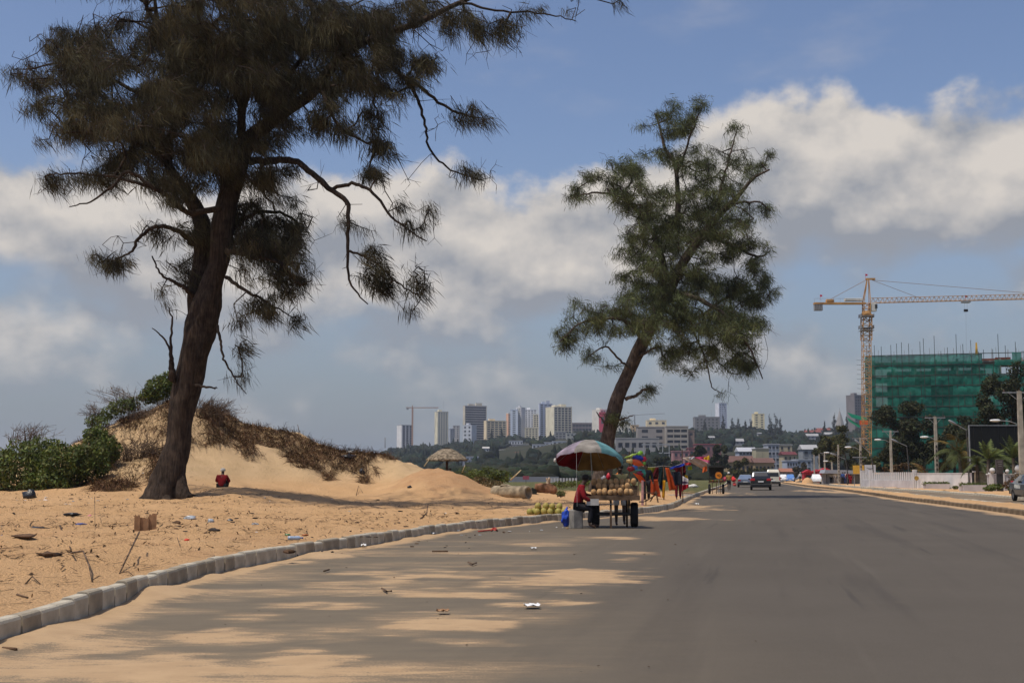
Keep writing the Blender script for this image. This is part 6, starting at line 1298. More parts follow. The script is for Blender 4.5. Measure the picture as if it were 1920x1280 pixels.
tower('tall pale grey tower with a blank flank and blue windows', 968, 985, 764, 818, 1610, (.45, .44, .41), 14, 2, -.45, 'grid', .55, .3, hut=1, col2=(.46, .46, .48))
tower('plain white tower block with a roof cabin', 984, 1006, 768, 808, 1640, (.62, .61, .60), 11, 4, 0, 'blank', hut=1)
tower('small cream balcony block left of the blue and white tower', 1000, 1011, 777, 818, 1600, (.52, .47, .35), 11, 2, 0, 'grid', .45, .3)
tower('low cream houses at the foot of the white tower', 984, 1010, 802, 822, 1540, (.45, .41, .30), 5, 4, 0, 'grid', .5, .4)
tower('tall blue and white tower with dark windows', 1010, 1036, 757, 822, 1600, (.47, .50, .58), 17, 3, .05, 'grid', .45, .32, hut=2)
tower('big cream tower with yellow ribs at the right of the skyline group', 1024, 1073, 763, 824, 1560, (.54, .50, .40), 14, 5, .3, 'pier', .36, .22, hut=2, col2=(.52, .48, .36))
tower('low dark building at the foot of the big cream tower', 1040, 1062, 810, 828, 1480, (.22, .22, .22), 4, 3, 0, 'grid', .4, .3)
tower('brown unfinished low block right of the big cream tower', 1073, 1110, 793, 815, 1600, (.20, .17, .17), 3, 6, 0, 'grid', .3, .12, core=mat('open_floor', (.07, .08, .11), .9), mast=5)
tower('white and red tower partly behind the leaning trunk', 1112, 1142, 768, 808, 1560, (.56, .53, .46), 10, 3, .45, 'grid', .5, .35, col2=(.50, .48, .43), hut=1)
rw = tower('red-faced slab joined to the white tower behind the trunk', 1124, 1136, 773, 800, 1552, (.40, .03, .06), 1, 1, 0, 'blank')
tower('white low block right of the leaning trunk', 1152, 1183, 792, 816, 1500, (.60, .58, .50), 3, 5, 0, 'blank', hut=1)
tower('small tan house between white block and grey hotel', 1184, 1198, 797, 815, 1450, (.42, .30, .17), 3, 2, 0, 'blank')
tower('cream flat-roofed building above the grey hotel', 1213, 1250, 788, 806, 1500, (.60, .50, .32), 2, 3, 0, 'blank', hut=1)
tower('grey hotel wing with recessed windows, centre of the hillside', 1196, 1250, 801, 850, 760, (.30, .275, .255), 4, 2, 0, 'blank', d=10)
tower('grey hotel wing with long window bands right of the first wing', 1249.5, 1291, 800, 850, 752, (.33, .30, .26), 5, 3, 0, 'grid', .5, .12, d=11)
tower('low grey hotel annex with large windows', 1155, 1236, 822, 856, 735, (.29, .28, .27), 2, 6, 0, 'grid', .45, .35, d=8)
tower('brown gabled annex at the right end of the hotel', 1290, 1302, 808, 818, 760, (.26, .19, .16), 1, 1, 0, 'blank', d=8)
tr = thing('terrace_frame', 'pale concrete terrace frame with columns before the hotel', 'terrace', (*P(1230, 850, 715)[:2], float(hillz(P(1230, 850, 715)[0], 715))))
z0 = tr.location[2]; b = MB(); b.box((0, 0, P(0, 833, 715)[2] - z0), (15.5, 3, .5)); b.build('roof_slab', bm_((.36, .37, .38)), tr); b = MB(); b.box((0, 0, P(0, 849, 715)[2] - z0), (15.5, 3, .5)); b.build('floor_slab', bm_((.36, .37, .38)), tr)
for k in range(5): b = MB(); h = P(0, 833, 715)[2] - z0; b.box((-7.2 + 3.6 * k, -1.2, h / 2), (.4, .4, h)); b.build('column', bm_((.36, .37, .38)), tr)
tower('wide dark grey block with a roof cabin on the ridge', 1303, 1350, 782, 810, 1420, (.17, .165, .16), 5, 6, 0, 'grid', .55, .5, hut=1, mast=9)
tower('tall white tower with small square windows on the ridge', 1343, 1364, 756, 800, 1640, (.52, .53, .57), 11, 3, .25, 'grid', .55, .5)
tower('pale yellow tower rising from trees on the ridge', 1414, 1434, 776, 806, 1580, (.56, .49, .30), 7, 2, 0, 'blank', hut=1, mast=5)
tower('dark grey stepped tower left of the green-netted building', 1593, 1626, 741, 815, 1300, (.155, .14, .14), 14, 4, .3, 'grid', .5, .4, hut=1)
def house(label, x0, x1, yt, yb, Y, col, roofc, roof='flat', floors=2, bays=3, d=8.0, name='house', win=.5):
    RECTS.append((x0, x1, yt, yb, Y)); s = Y / F; w = (x1 - x0) * s; cx = P((x0 + x1) / 2, yb, Y)[0]; zt_ = P(0, yt, Y)[2]; g = float(hillz(cx, Y)) if Y > 430 else 0.0; zb = min(g - .6, P(0, yb, Y)[2]); zv = P(0, yb, Y)[2]
    root = thing(name, label, 'house', (cx, Y + d / 2, zb)); H = zt_ - zb; b = MB(); b.box((0, 0, H / 2), (w, d, H)); b.build('wall', bm_(col), root)
    fh = (zt_ - zv) / floors; wm = MB().box((0, 0, 0), (w / bays * win, .12, fh * .45)).mesh('window', M_WIN); sl_ = MB().box((0, -.06, -fh * .26), (w / bays * win * 1.15, .2, fh * .05)).mesh('sill', bm_(col))
    for k in range(floors):
        for q in range(bays): o = link(wm, 'window', root, (-w / 2 + w * (q + .5) / bays, -d / 2 - .03, H - fh * (k + .5))); link(sl_, 'sill', o)
    rm = bm_(roofc)
    if roof == 'flat': b = MB(); b.box((0, 0, H + .15), (w + .5, d + .5, .35)); b.build('roof', rm, root)
    elif roof == 'gable': b = MB(); rh = min(2.2, w * .25); b.prism([(-d / 2 - .5, H), (d / 2 + .5, H), (0, H + rh)], -w / 2 - .4, w / 2 + .4, axis='x'); b.build('roof', rm, root)
    elif roof == 'gablef': b = MB(); rh = w * .3; b.prism([(-w / 2 - .4, H), (w / 2 + .4, H), (0, H + rh)], -d / 2 - .4, d / 2 + .4); b.build('roof', rm, root)
    return root
rd = (.22, .075, .06); br = (.15, .085, .07); wh = (.55, .56, .58)
house('white terrace houses under the blue tower on the slope', 954, 980, 826, 834, 1320, wh, (.5, .5, .5), 'flat', 1, 5)
house('second row of pale terraced houses on the slope', 956, 996, 833, 842, 1240, (.34, .33, .33), (.40, .40, .40), 'flat', 1, 7)
house('white modern house block on the left of the near ridge', 998, 1028, 833, 850, 1060, (.56, .58, .61), wh, 'flat', 2, 4)
house('white modern house with roof terrace on the near ridge', 1012, 1040, 829, 845, 1090, (.58, .59, .61), wh, 'flat', 2, 3)
house('right-hand white house with flat roof on the near ridge', 1036, 1062, 827, 843, 1075, (.56, .58, .60), wh, 'flat', 2, 3)
house('small white house with red tiled roof on the slope', 966, 978, 850, 860, 980, wh, rd, 'gable', 1, 2)
house('white gabled house right of the red-roofed one', 977, 994, 851, 860, 990, (.55, .55, .56), (.5, .5, .5), 'gablef', 1, 2)
house('long white house low on the slope behind the parasol', 874, 908, 856, 866, 900, (.48, .51, .58), (.55, .56, .6), 'flat', 1, 5)
house('pale long house half hidden behind thatched parasol', 862, 884, 862, 872, 860, (.32, .34, .38), (.40, .41, .44), 'flat', 1, 3)
house('tiny white house among trees left of the slope', 905, 917, 840, 847, 1150, wh, (.5, .48, .45), 'gable', 1, 2)
house('row of low white walls across the slope', 928, 955, 843, 847, 1120, (.5, .5, .5), (.5, .5, .5), 'flat', 1, 4)
house('brown roofed wall house below the slope houses', 953, 992, 856, 863, 960, (.18, .14, .12), br, 'gable', 1, 4)
house('small cream house beneath the big cream tower', 1062, 1084, 812, 826, 1380, (.42, .42, .38), (.45, .45, .42), 'flat', 2, 3)
house('pink long house with red eaves right of the hotel', 1305, 1352, 833, 850, 640, (.26, .13, .13), (.36, .08, .10), 'flat', 1, 5, 9)
house('pink two-storey house with overhanging roof', 1263, 1292, 846, 872, 600, (.40, .21, .21), (.42, .22, .22), 'flat', 2, 3, 9)
house('dusky pink house behind the dark tree', 1292, 1312, 840, 860, 620, (.30, .12, .13), (.30, .12, .12), 'flat', 1, 2)
house('blank yellowish gable wall of the terrace house', 1418, 1442, 841, 864, 520, (.42, .38, .26), (.40, .40, .38), 'flat', 1, 1, 9, win=.0001)
house('white balconied house with sloping sheet roof left of the yellowish wall', 1386, 1418, 846, 862, 530, (.40, .43, .50), (.42, .43, .46), 'gable', 2, 5, 9, win=.7)
house('long brown-roofed ochre building behind the round tree', 1366, 1414, 866, 892, 440, (.35, .26, .14), br, 'gable', 1, 6, 9)
house('brown-roofed ochre building right of the round tree', 1416, 1452, 867, 892, 436, (.36, .27, .15), br, 'gable', 1, 5, 9)
house('tall white and grey apartment house in the town centre', 1441, 1462, 833, 890, 540, (.38, .40, .44), (.40, .41, .44), 'flat', 5, 3, 10, win=.6)
house('cream apartment block with roof frame in the town centre', 1461, 1486, 834, 880, 550, (.46, .39, .27), (.40, .40, .40), 'flat', 4, 2, 10, win=.3)
house('cream house with dark red roof right of the cream block', 1470, 1494, 852, 880, 500, (.44, .37, .25), (.14, .04, .045), 'gable', 2, 3, 9, win=.3)
house('blue-white two-storey house behind the far cars', 1476, 1496, 864, 890, 450, (.38, .42, .50), (.42, .44, .5), 'flat', 2, 4, 8, win=.6)
house('pale blue house with flat roof right of it', 1494, 1522, 862, 884, 470, (.38, .42, .47), (.42, .45, .5), 'flat', 2, 3, 8)
house('grey two-storey house left of the big roadside trees', 1506, 1542, 842, 868, 560, (.26, .28, .30), (.34, .34, .34), 'gable', 2, 3, 9)
house('orange-tiled low house at the road bend', 1466, 1492, 884, 894, 420, (.30, .22, .16), (.32, .14, .09), 'gable', 1, 3, 7)
for l, px, py, Y, w in (('small white hut on the ridge slope above the town', 1425, 814, 1150, 5), ('white shed roof on the slope above the pink house', 1383, 829, 1000, 16), ('white speck of a hut right of the hotel', 1334, 822, 980, 8), ('red-tiled house on the right ridge left of the steeple', 1525, 812, 1300, 26), ('second red-tiled house below the steeple', 1545, 808, 1320, 22), ('white house below the right ridge', 1524, 819, 1180, 18), ('pale house under the steeple', 1556, 816, 1200, 14)):
    house(l, px - w * .6 * F / Y / 2, px + w * .6 * F / Y / 2, py - 2, py + 3, Y, (.36, .36, .37) if 'white' in l else (.28, .26, .25), rd if 'red' in l else (.33, .33, .33), 'gable', 1, 3, 7)
# church
ch = thing('church', 'grey stone church steeple rising above the right ridge', 'church', (*P(1575, 800, 1250)[:2], float(hillz(P(1575, 800, 1250)[0], 1250)) - .5)); zb = ch.location[2]
Zc = lambda y: P(1575, y, 1250)[2] - zb
b = MB(); b.box((0, 0, Zc(800) / 2), (6.4, 6.4, Zc(800))); b.build('tower', bm_((.26, .25, .24)), ch)
b = MB(); b.lathe([(4.4, Zc(800)), (4.2, Zc(796)), (2.4, Zc(783)), (.9, Zc(773)), (.1, Zc(768))], (0, 0, 0), 8); b.build('spire', bm_((.30, .285, .27)), ch)
b = MB(); b.tube([(0, 0, Zc(768)), (0, 0, Zc(764))], .12, 4); b.build('cross', M_BLACKM, ch)
for x in (-1.6, 1.6): b = MB(); b.box((x, -3.22, Zc(804)), (1.3, .1, 3.2)); b.build('louvre', M_WIN, ch)
M_WOODS = mat('woodland_leaf', (.019, .027, .017), .85, var=.3, vscale=.05, spec=.1, attr='tint')
def icos():
    import bmesh
    bm = bmesh.new(); bmesh.ops.create_icosphere(bm, subdivisions=2, radius=1.0); v = np.array([q.co[:] for q in bm.verts]); f = np.array([[q.index for q in p.verts] for p in bm.faces]); bm.free(); return v, f
ICV, ICF = icos()
def woods():
    rg = np.random.default_rng(77); V = []; Fc = []; T = []; o = 0
    n = 5200; Y = rg.uniform(620, 1560, n) ; px = rg.uniform(715, 1960, n); X = (px - 960) / F * Y; z = hillz(X, Y)
    cl_ = np.array([fbm(x * .012, y * .008, 5, 3) for x, y in zip(X, Y)])
    keep = (z > 2.0) & (cl_ > -.32 + .5 * (px > 1500) * (Y < 900))
    for x0, x1, yt, yb, hy in RECTS:                             # keep the view of every house open
        tp = proj(X, Y, z + 6.0)[1]; bt = proj(X, Y, z)[1]; keep &= ~((px > x0 - 3) & (px < x1 + 3) & (Y < hy + 3) & (tp < yb - (yb - yt) * .25) & (bt > yt))
        keep &= ~((np.abs(px - (x0 + x1) / 2) < (x1 - x0) / 2 + 2) & (np.abs(Y - hy - 5) < 9))
    for x, y, zz in zip(X[keep], Y[keep], z[keep]):
        kind = rg.uniform(); r = rg.uniform(2.2, 4.6); h = rg.uniform(.7, 1.05) * r
        if kind < .12: r *= .45; h = rg.uniform(3.5, 6)
        d = 1 + .38 * rg.normal(0, 1, len(ICV)); nb = int(1 if kind < .12 else 3)
        for q in range(nb):
            c = np.array((x, y, zz + h * .75)) + (rg.normal(0, .45, 3) * np.array((r, r, h * .5)) if q else 0); k = 1 if q == 0 else .65
            V.append(c + ICV * (1 + .22 * rg.normal(0, 1, (len(ICV), 1))) * np.array((r, r, h)) * k); Fc.append(ICF + o); o += len(ICV)
            t = rg.uniform(.55, 1.5) * np.array((rg.uniform(.8, 1.35), 1, rg.uniform(.8, 1.15))); T.append(np.repeat(t[None], len(ICV), 0))
    Yb = rg.uniform(235, 640, 1500); pb = rg.uniform(830, 1345, 1500); Xb = (pb - 960) / F * Yb; kb = np.ones(1500, bool)
    for x0, x1, yt, yb, hy in RECTS: kb &= ~((pb > x0 - 4) & (pb < x1 + 4) & (Yb < hy) & (yb > 868)) & ~((np.abs(pb - (x0 + x1) / 2) < (x1 - x0) / 2 + 4) & (np.abs(Yb - hy - 5) < 10))
    for x, y in zip(Xb[kb], Yb[kb]):
        if x > kx(y) - 12: continue
        r = rg.uniform(1.2, 2.6) * (1 if y < 420 else 1.5); h = r * rg.uniform(.5, .8); zz = max(0, float(hillz(x, y))) if y > 430 else 0
        for q in range(2):
            V.append(np.array((x, y, zz + h * .6)) + rg.normal(0, .4, 3) * r * np.array((1, 1, .2)) + ICV * (1 + .22 * rg.normal(0, 1, (len(ICV), 1))) * np.array((r, r, h))); Fc.append(ICF + o); o += len(ICV); T.append(np.repeat((rg.uniform(.7, 1.7) * np.array((rg.uniform(.9, 1.4), 1, .9)))[None], len(ICV), 0))
    raw('hillside_wood', np.vstack(V), np.vstack(Fc), M_WOODS, None, 'stuff', cols=np.vstack(T)); tag(bpy.data.objects['hillside_wood'], 'dark wooded hillside between the town buildings', 'woodland')
woods()

# beach fence and red sign below the slope
bf = thing('beach_fence', 'white fence on the far beach right of the log', 'fence', atp(1045, 210, 0));
for k in range(9): b = MB(); b.box((-1 + k * .5, 0, .45), (.34, .06, .9)); o = b.build('board', M_LILAC, bf)
bs = thing('beach_sign', 'faded red sign board on the far beach', 'sign', atp(986, 190, 0)); b = MB(); b.box((0, 0, 1.0), (.95, .06, .55)); b.build('panel', mat('faded_red', (.30, .07, .10), .7, var=.1), bs); b = MB(); b.box((0, .05, .4), (.07, .05, .8)); b.build('post', M_WOOD, bs)
gw = thing('beach_wall', 'low grey wall along the far beach', 'wall', atp(1000, 230, 0)); b = MB(); b.box((0, 0, .55), (9, .3, 1.1)); b.build('wall', bm_((.22, .23, .26)), gw)

# distant crane by the unfinished tower
def lattice(mb, a, c, w, n, r, tri=False):
    a = np.array(a, float); c = np.array(c, float); d = c - a; d_ = d / np.linalg.norm(d); u = np.cross(d_, (0, 1, 0)); u = u / np.linalg.norm(u); v = np.array((0., 1., 0.))
    cor = [(-.5, -.5), (.5, -.5), (.5, .5), (-.5, .5)]; pts = lambda t: [a + d * t + (u * x + v * y) * w for x, y in cor]
    for k in range(4): mb.bar(pts(0)[k], pts(1)[k], r, 4)
    for i in range(n):
        p, q = pts(i / n), pts((i + 1) / n)
        for k in range(4): mb.bar(p[k], q[(k + 1) % 4] if i % 2 else q[(k + 3) % 4], r * .6, 3); mb.bar(q[k], q[(k + 1) % 4], r * .6, 3)
b0 = P(773, 830, 1600); dc = thing('tower_crane', 'distant pale orange crane beside the unfinished tower', 'crane', (b0[0], 1600, float(hillz(b0[0], 1600)) - 1)); zb = dc.location[2]; Zd = lambda y: P(0, y, 1600)[2] - zb; m = mat('far_crane', (.40, .24, .17), .7, var=.1); s = 1600 / F
b = MB(); b.box((0, 0, Zd(764) / 2), (2.0, 2.0, Zd(764))); b.build('mast', m, dc)
b = MB(); b.box((15.5, 0, Zd(764)), (33, 1.0, 1.0)); b.build('jib', m, dc); b = MB(); b.box((-4, 0, Zd(764)), (8, 1.2, 1.2)); b.build('counter_jib', m, dc); b = MB(); b.box((-6.2, 0, Zd(766)), (2.6, 1.6, 2.4)); b.build('counterweight', M_LAMPP, dc); b = MB(); b.box((0, 0, Zd(762)), (1.0, 1.0, 3)); b.build('apex', m, dc)
b0 = P(1190, 775, 1700); dc2 = thing('tower_crane', 'thin distant crane jib seen right of the leaning trunk', 'crane', (b0[0], 1700, float(hillz(b0[0], 1700)) - 1)); zb = dc2.location[2]; z = P(0, 777, 1700)[2] - zb
b = MB(); b.box((0, 0, z / 2), (1.2, 1.2, z)); b.build('mast', M_LAMPP, dc2); b = MB(); b.bar((-6, 0, z - .8), (40, 0, z + 1.6), .35, 4); b.build('jib', M_LAMPP, dc2)

# ------------------------------------------------------------------ construction site on the right
KY = 262.0; ks = KY / F
M_CRN = mat('crane_yellow', (.47, .25, .085), .7, var=.2, vscale=.6)
b0 = P(1624.5, 880, KY - 4); CKY = KY - 4; kr = thing('tower_crane', 'yellow tower crane beside the green-netted building', 'crane', (b0[0], CKY, 0)); K = lambda px, py: P(px, py, CKY) - np.array(kr.location)
mb = MB(); lattice(mb, (0, 0, 0), K(1624.5, 638), 1.5, 26, .085); mb.build('mast', M_CRN, kr, kind='stuff')
mb = MB(); lattice(mb, K(1624.5, 638), K(1624.5, 590), 1.75, 5, .14); mb.build('climbing_cage', M_CRN, kr, kind='stuff')
for y in (593, 615, 620): p = K(1624.5, y); b = MB(); b.box(p, (2.6, 2.4, .10)); b.build('platform', M_LAMPP, kr)
for y in (596, 617):
    p = K(1624.5, y)
    for sx in (-1, 1): b = MB(); b.box(p + np.array((sx * 1.28, 0, .4)), (.06, 2.3, .7)); b.build('guard_rail', M_LAMPP, kr)
p = K(1624.5, 588); b = MB(); b.lathe([(.9, -.4), (1.0, 0), (.85, .5)], p, 14); b.build('slewing_ring', M_CRN, kr)
mb = MB(); lattice(mb, K(1624.5, 587), K(1624.5, 569), 1.3, 2, .12); mb.build('tower_head', M_CRN, kr, kind='stuff')
mb = MB()
for sx in (-1, 1):
    for sy in (-1, 1): mb.bar(K(1624.5, 569) + np.array((sx * .7, sy * .6, 0)), K(1627.5, 523) + np.array((sx * .15, sy * .15, 0)), .10, 4)
mb.build('apex_frame', M_CRN, kr, kind='stuff')
p = K(1637, 576); b = MB(); b.bbox(p, (1.2, 1.3, 1.7), .1); b.build('cab', mat('cab_white', (.60, .60, .56), .6), kr); b = MB(); b.box(p + np.array((.45, -.3, .1)), (.5, .9, .8)); b.build('cab_window', M_GLASS, kr)
# jib: triangular lattice
def jib(mb, a, c, h, w, n, r):
    a = np.array(a); c = np.array(c); up = np.array((0, 0, h)); sd = np.array((0, w / 2, 0))
    for q in (sd, -sd, up): mb.bar(a + q, c + q, r, 4)
    for i in range(n):
        t0, t1 = i / n, (i + 1) / n; p0, p1 = a + (c - a) * t0, a + (c - a) * t1; tm = (p0 + p1) / 2 + up
        for q in (sd, -sd): mb.bar(p0 + q, tm, r * .6, 3); mb.bar(tm, p1 + q, r * .6, 3)
        mb.bar(p0 + sd, p0 - sd, r * .6, 3)
mb = MB(); jib(mb, K(1633, 568), K(1985, 559), 1.0, 1.1, 40, .06); mb.build('jib', M_CRN, kr, kind='stuff')
b = MB(); p0, p1 = K(1526, 569), K(1622, 569); b.box((p0 + p1) / 2, (p1[0] - p0[0], 1.2, .35)); b.build('counter_jib', M_CRN, kr)
for sx in np.linspace(0, 1, 9): b = MB(); p = p0 + (p1 - p0) * sx; b.bar(p + np.array((0, -.6, .1)), p + np.array((0, -.6, .95)), .03, 4); b.build('railing_post', M_LAMPP, kr)
b = MB(); b.bar(p0 + np.array((0, -.6, .95)), p1 + np.array((-2, -.6, .95)), .03, 4); b.build('railing', M_LAMPP, kr)
p = K(1534, 576); b = MB(); b.box(p, (1.6, 1.1, 1.35)); b.build('counterweight', mat('counterweight', (.26, .26, .27), .9, var=.15), kr)
for k in range(5): b = MB(); b.box(p + np.array((-.64 + .32 * k, -.57, 0)), (.03, .04, 1.3)); b.build('slab_joint', M_BLACKM, kr)
p = K(1600, 562); b = MB(); b.bbox(p, (3.6, 1.0, .55), .05); b.build('control_box', mat('cab_white', (.60, .60, .56), .6), kr)
p = K(1556, 564); b = MB(); b.bbox(p, (1.6, .9, .6), .1); b.build('winch', M_CRN, kr)
for a, c in (((1627.5, 523), (1555, 562)), ((1635, 525), (1733, 562)), ((1635, 525), (1960, 552))): b = MB(); b.bar(K(*a), K(*c), .045, 4); b.build('tie_rod', mat('tie_rod', (.30, .20, .12), .6), kr)
b = MB(); b.box(K(1632, 523), (1.9, .4, .35)); b.build('apex_head', M_CRN, kr)
p = K(1811, 566); b = MB(); b.box(p, (1.6, 1.3, .35)); b.build('trolley', M_LAMPP, kr); ph = K(1811, 582); b = MB(); b.box(ph, (.75, .4, .5)); b.build('hook_block', M_BLACKM, kr)
for sx in (-.25, .25): b = MB(); b.bar(p + np.array((sx, 0, 0)), ph + np.array((sx, 0, 0)), .02, 3); b.build('hoist_rope', M_LAMPP, kr)
b = MB(); b.bar(ph, K(1812, 660), .02, 3); b.build('hoist_rope', M_LAMPP, kr)
for x, y in ((1624, 517), (1539, 556), (1811, 557)):
    p = K(x, y); b = MB(); b.bar(p + np.array((-.15, 0, -.8)), p + np.array((-.15, 0, .4)), .03, 4); b.add([p + np.array(q) for q in ((-.15, 0, .4), (.3, .05, .35), (.32, .03, 0), (-.15, 0, -.05))], [(0, 1, 2, 3)]); b.build('flag', mat('red_flag', (.55, .04, .08), .8), kr)

def net_material():
    m = bpy.data.materials.new('green_safety_net'); m.use_nodes = True; nt = m.node_tree; N = nt.nodes; L = nt.links; b = N['Principled BSDF']; b.inputs['Roughness'].default_value = .8; b.inputs['Specular IOR Level'].default_value = .15
    at = N.new('ShaderNodeObjectInfo'); mx = N.new('ShaderNodeMix'); mx.data_type = 'RGBA'; L.new(at.outputs['Random'], mx.inputs[0]); mx.inputs[6].default_value = (.012, .125, .090, 1); mx.inputs[7].default_value = (.03, .25, .185, 1)
    n = N.new('ShaderNodeTexNoise'); g = N.new('ShaderNodeNewGeometry'); L.new(g.outputs['Position'], n.inputs['Vector']); n.inputs['Scale'].default_value = .9; n.inputs['Detail'].default_value = 6
    m2 = N.new('ShaderNodeMix'); m2.data_type = 'RGBA'; m2.blend_type = 'MULTIPLY'; m2.inputs[0].default_value = .8; L.new(mx.outputs[2], m2.inputs[6]); mr = N.new('ShaderNodeMapRange'); L.new(n.outputs['Fac'], mr.inputs[0]); mr.inputs[1].default_value = .3; mr.inputs[2].default_value = .7; mr.inputs[3].default_value = .55; mr.inputs[4].default_value = 1.3; L.new(mr.outputs[0], m2.inputs[7])
    L.new(m2.outputs[2], b.inputs['Base Color'])
    t = N.new('ShaderNodeBsdfTransparent'); tl = N.new('ShaderNodeBsdfTranslucent'); L.new(m2.outputs[2], tl.inputs[0]); a = N.new('ShaderNodeMixShader'); a.inputs[0].default_value = .3; L.new(b.outputs[0], a.inputs[1]); L.new(tl.outputs[0], a.inputs[2])
    s_ = N.new('ShaderNodeMixShader'); s_.inputs[0].default_value = .16; L.new(a.outputs[0], s_.inputs[1]); L.new(t.outputs[0], s_.inputs[2]); L.new(s_.outputs[0], N['Material Output'].inputs[0]); return m
M_NET = net_material()
nb = thing('netted_building', 'unfinished building wrapped in green scaffold netting', 'building', (*P(1775, 890, KY)[:2], 0), -.26); OX = nb.location[0]
def X_(px): return (px - 960) * ks - OX
def Z_(py): return P(0, py, KY)[2]
xl, xr = X_(1631), X_(1960); Wd = xr - xl; M_CONC = mat('raw_concrete', (.24, .21, .18), .9, var=.2, vscale=.5); M_BRN = mat('formwork_brown', (.16, .055, .035), .8, var=.2, vscale=1.0)
fl = np.arange(0, Z_(672), 3.05)
for k, z in enumerate(fl): b = MB(); b.box(((xl + xr) / 2 + .4, 8.5, z + .15), (Wd - 2.4, 14, .30)); b.build('floor_slab', M_CONC, nb)
cm = MB().box((0, 0, Z_(672) / 2), (.5, .5, Z_(672))).mesh('column', M_CONC)
for x in np.linspace(xl + 1.6, xr - 1.2, 9):
    for y in (2.0, 8.5, 15): link(cm, 'column', nb, (x, y, 0))
b = MB(); b.box((X_(1762), 9.0, Z_(690) / 2), (Wd * .55, 4, Z_(690))); b.build('core_wall', M_CONC, nb)
rg = np.random.default_rng(3); lifts = 12; zl = np.linspace(.5, Z_(664), lifts + 1); bx = [1631, 1659, 1690, 1720, 1748, 1787, 1812, 1841, 1872, 1905, 1940, 1960]
def net(x0, y0, x1, y1, z0, z1, name='net_panel', m=M_NET, bulge=.12):
    n = 6; vs = []; ph = rg.uniform(0, 6); bu = rg.uniform(-.3, 1) * bulge; nx, ny = -(y1 - y0), (x1 - x0); l = math.hypot(nx, ny); nx, ny = nx / l, ny / l
    for i in range(n + 1):
        for j in range(n + 1):
            u, v = j / n, i / n; w = -bu * math.sin(PI * v) - .07 * math.sin(u * 9 + ph + v * 3); sag = -.10 * math.sin(PI * u) * (1 if i == n else 0) * rg.uniform(.2, 1)
            vs.append((x0 + (x1 - x0) * u + nx * w, y0 + (y1 - y0) * u + ny * w, z0 + (z1 - z0) * v + sag))
    b = MB(); b.add(vs, [(i * (n + 1) + j, i * (n + 1) + j + 1, (i + 1) * (n + 1) + j + 1, (i + 1) * (n + 1) + j) for i in range(n) for j in range(n)]); return b.build(name, m, nb, smooth=True)
for k in range(lifts):
    for q in range(len(bx) - 1):
        if q >= 8 and k == lifts - 1: continue
        if q == 7 and k >= lifts - 1: continue
        if q == 2 and k in (4, 5) : continue
        if q == 8 and k == lifts - 2: continue
        net(X_(bx[q]), 0, X_(bx[q + 1]), 0, zl[k] + .03, zl[k + 1] - .03)
    for q in range(4): net(xl, q * 4 + 4, xl, q * 4, zl[k] + .03, zl[k + 1] - .03)
net(X_(1893), -.2, X_(1909), -.2, zl[-2] - .5, Z_(663)); net(X_(1862), -.2, X_(1893), -.2, zl[-2] - .4, Z_(676)); net(X_(1909), -.2, X_(1960), -.2, zl[-2] - .4, Z_(680))
b = MB(); b.box((X_(1857), 2.5, Z_(681)), (3.4, .3, 2.0)); b.build('formwork', M_BRN, nb); b = MB(); b.box((X_(1880), 3.0, Z_(674)), (3.0, .3, .9)); b.build('formwork', M_BRN, nb)
b = MB(); b.box((X_(1706), .6, Z_(745)), (2.0, .2, 3.2)); b.build('pale_tarpaulin', mat('pale_tarp', (.45, .44, .40), .8), nb)
led = MB().box(((xl + xr) / 2, -.10, 0), (Wd, .08, .15)).mesh('scaffold_ledger', mat('scaffold_tube', (.045, .06, .05), .8))
for k in range(lifts + 1): link(led, 'scaffold_ledger', nb, (0, 0, zl[k]))
for px in list(range(1636, 1960, 13)):
    top_ = Z_(664) + (rg.uniform(.3, 3.0) if rg.uniform() < .6 else rg.uniform(3.0, 4.6)); xx = X_(px + rg.uniform(-4, 4)); b = MB(); b.box((xx, -.06 + rg.uniform(0, .05), top_ / 2), (.10, .07, top_)); b.build('scaffold_pole', MATS['scaffold_tube'], nb)
for px in np.arange(1640, 1925, 5.5):
    if rg.uniform() < .6: h = rg.uniform(.6, 2.0); b = MB(); b.box((X_(px), rg.uniform(1.5, 12), Z_(672) + h / 2), (.05, .05, h + 2)); b.build('rebar', mat('rusty_rebar', (.13, .075, .05), .8), nb)
p0 = (X_(1832), .8, Z_(664)); b = MB(); b.box((p0[0], p0[1], p0[2] + 1.0), (.55, .5, 2.6), taper=.5); b.build('hopper', mat('hopper_yellow', (.62, .36, .04), .6), nb)
for (a, c, d_, e) in (((1594, 772), (1634, 783), (1634, 789), (1602, 781)), ((1593, 781), (1617, 795), (1616, 800), (1597, 788))):   # catch nets sticking out to the left
    q = [(X_(x), y_, Z_(y)) for (x, y), y_ in zip((a, c, d_, e), (-3, 0, 2, -1))]; b = MB(); b.add(q, [(0, 1, 2, 3)]); b.build('catch_net', mat('catch_net_green', (.03, .30, .20), .7, var=.1, trans=.4), nb)
sgn = MB(); sgn.box((X_(1624), -4.9, Z_(792)), (1.7, .1, .9)); sgn.build('orange_sign', mat('orange_board', (.55, .10, .03), .6), nb)
for k in range(8): b = MB(); z = Z_(672 + k * 9); b.bar((X_(1616) - .2, -1, z), (xl + .2, 1, z), .03, 4); b.build('mast_tie', MATS['scaffold_tube'], nb)
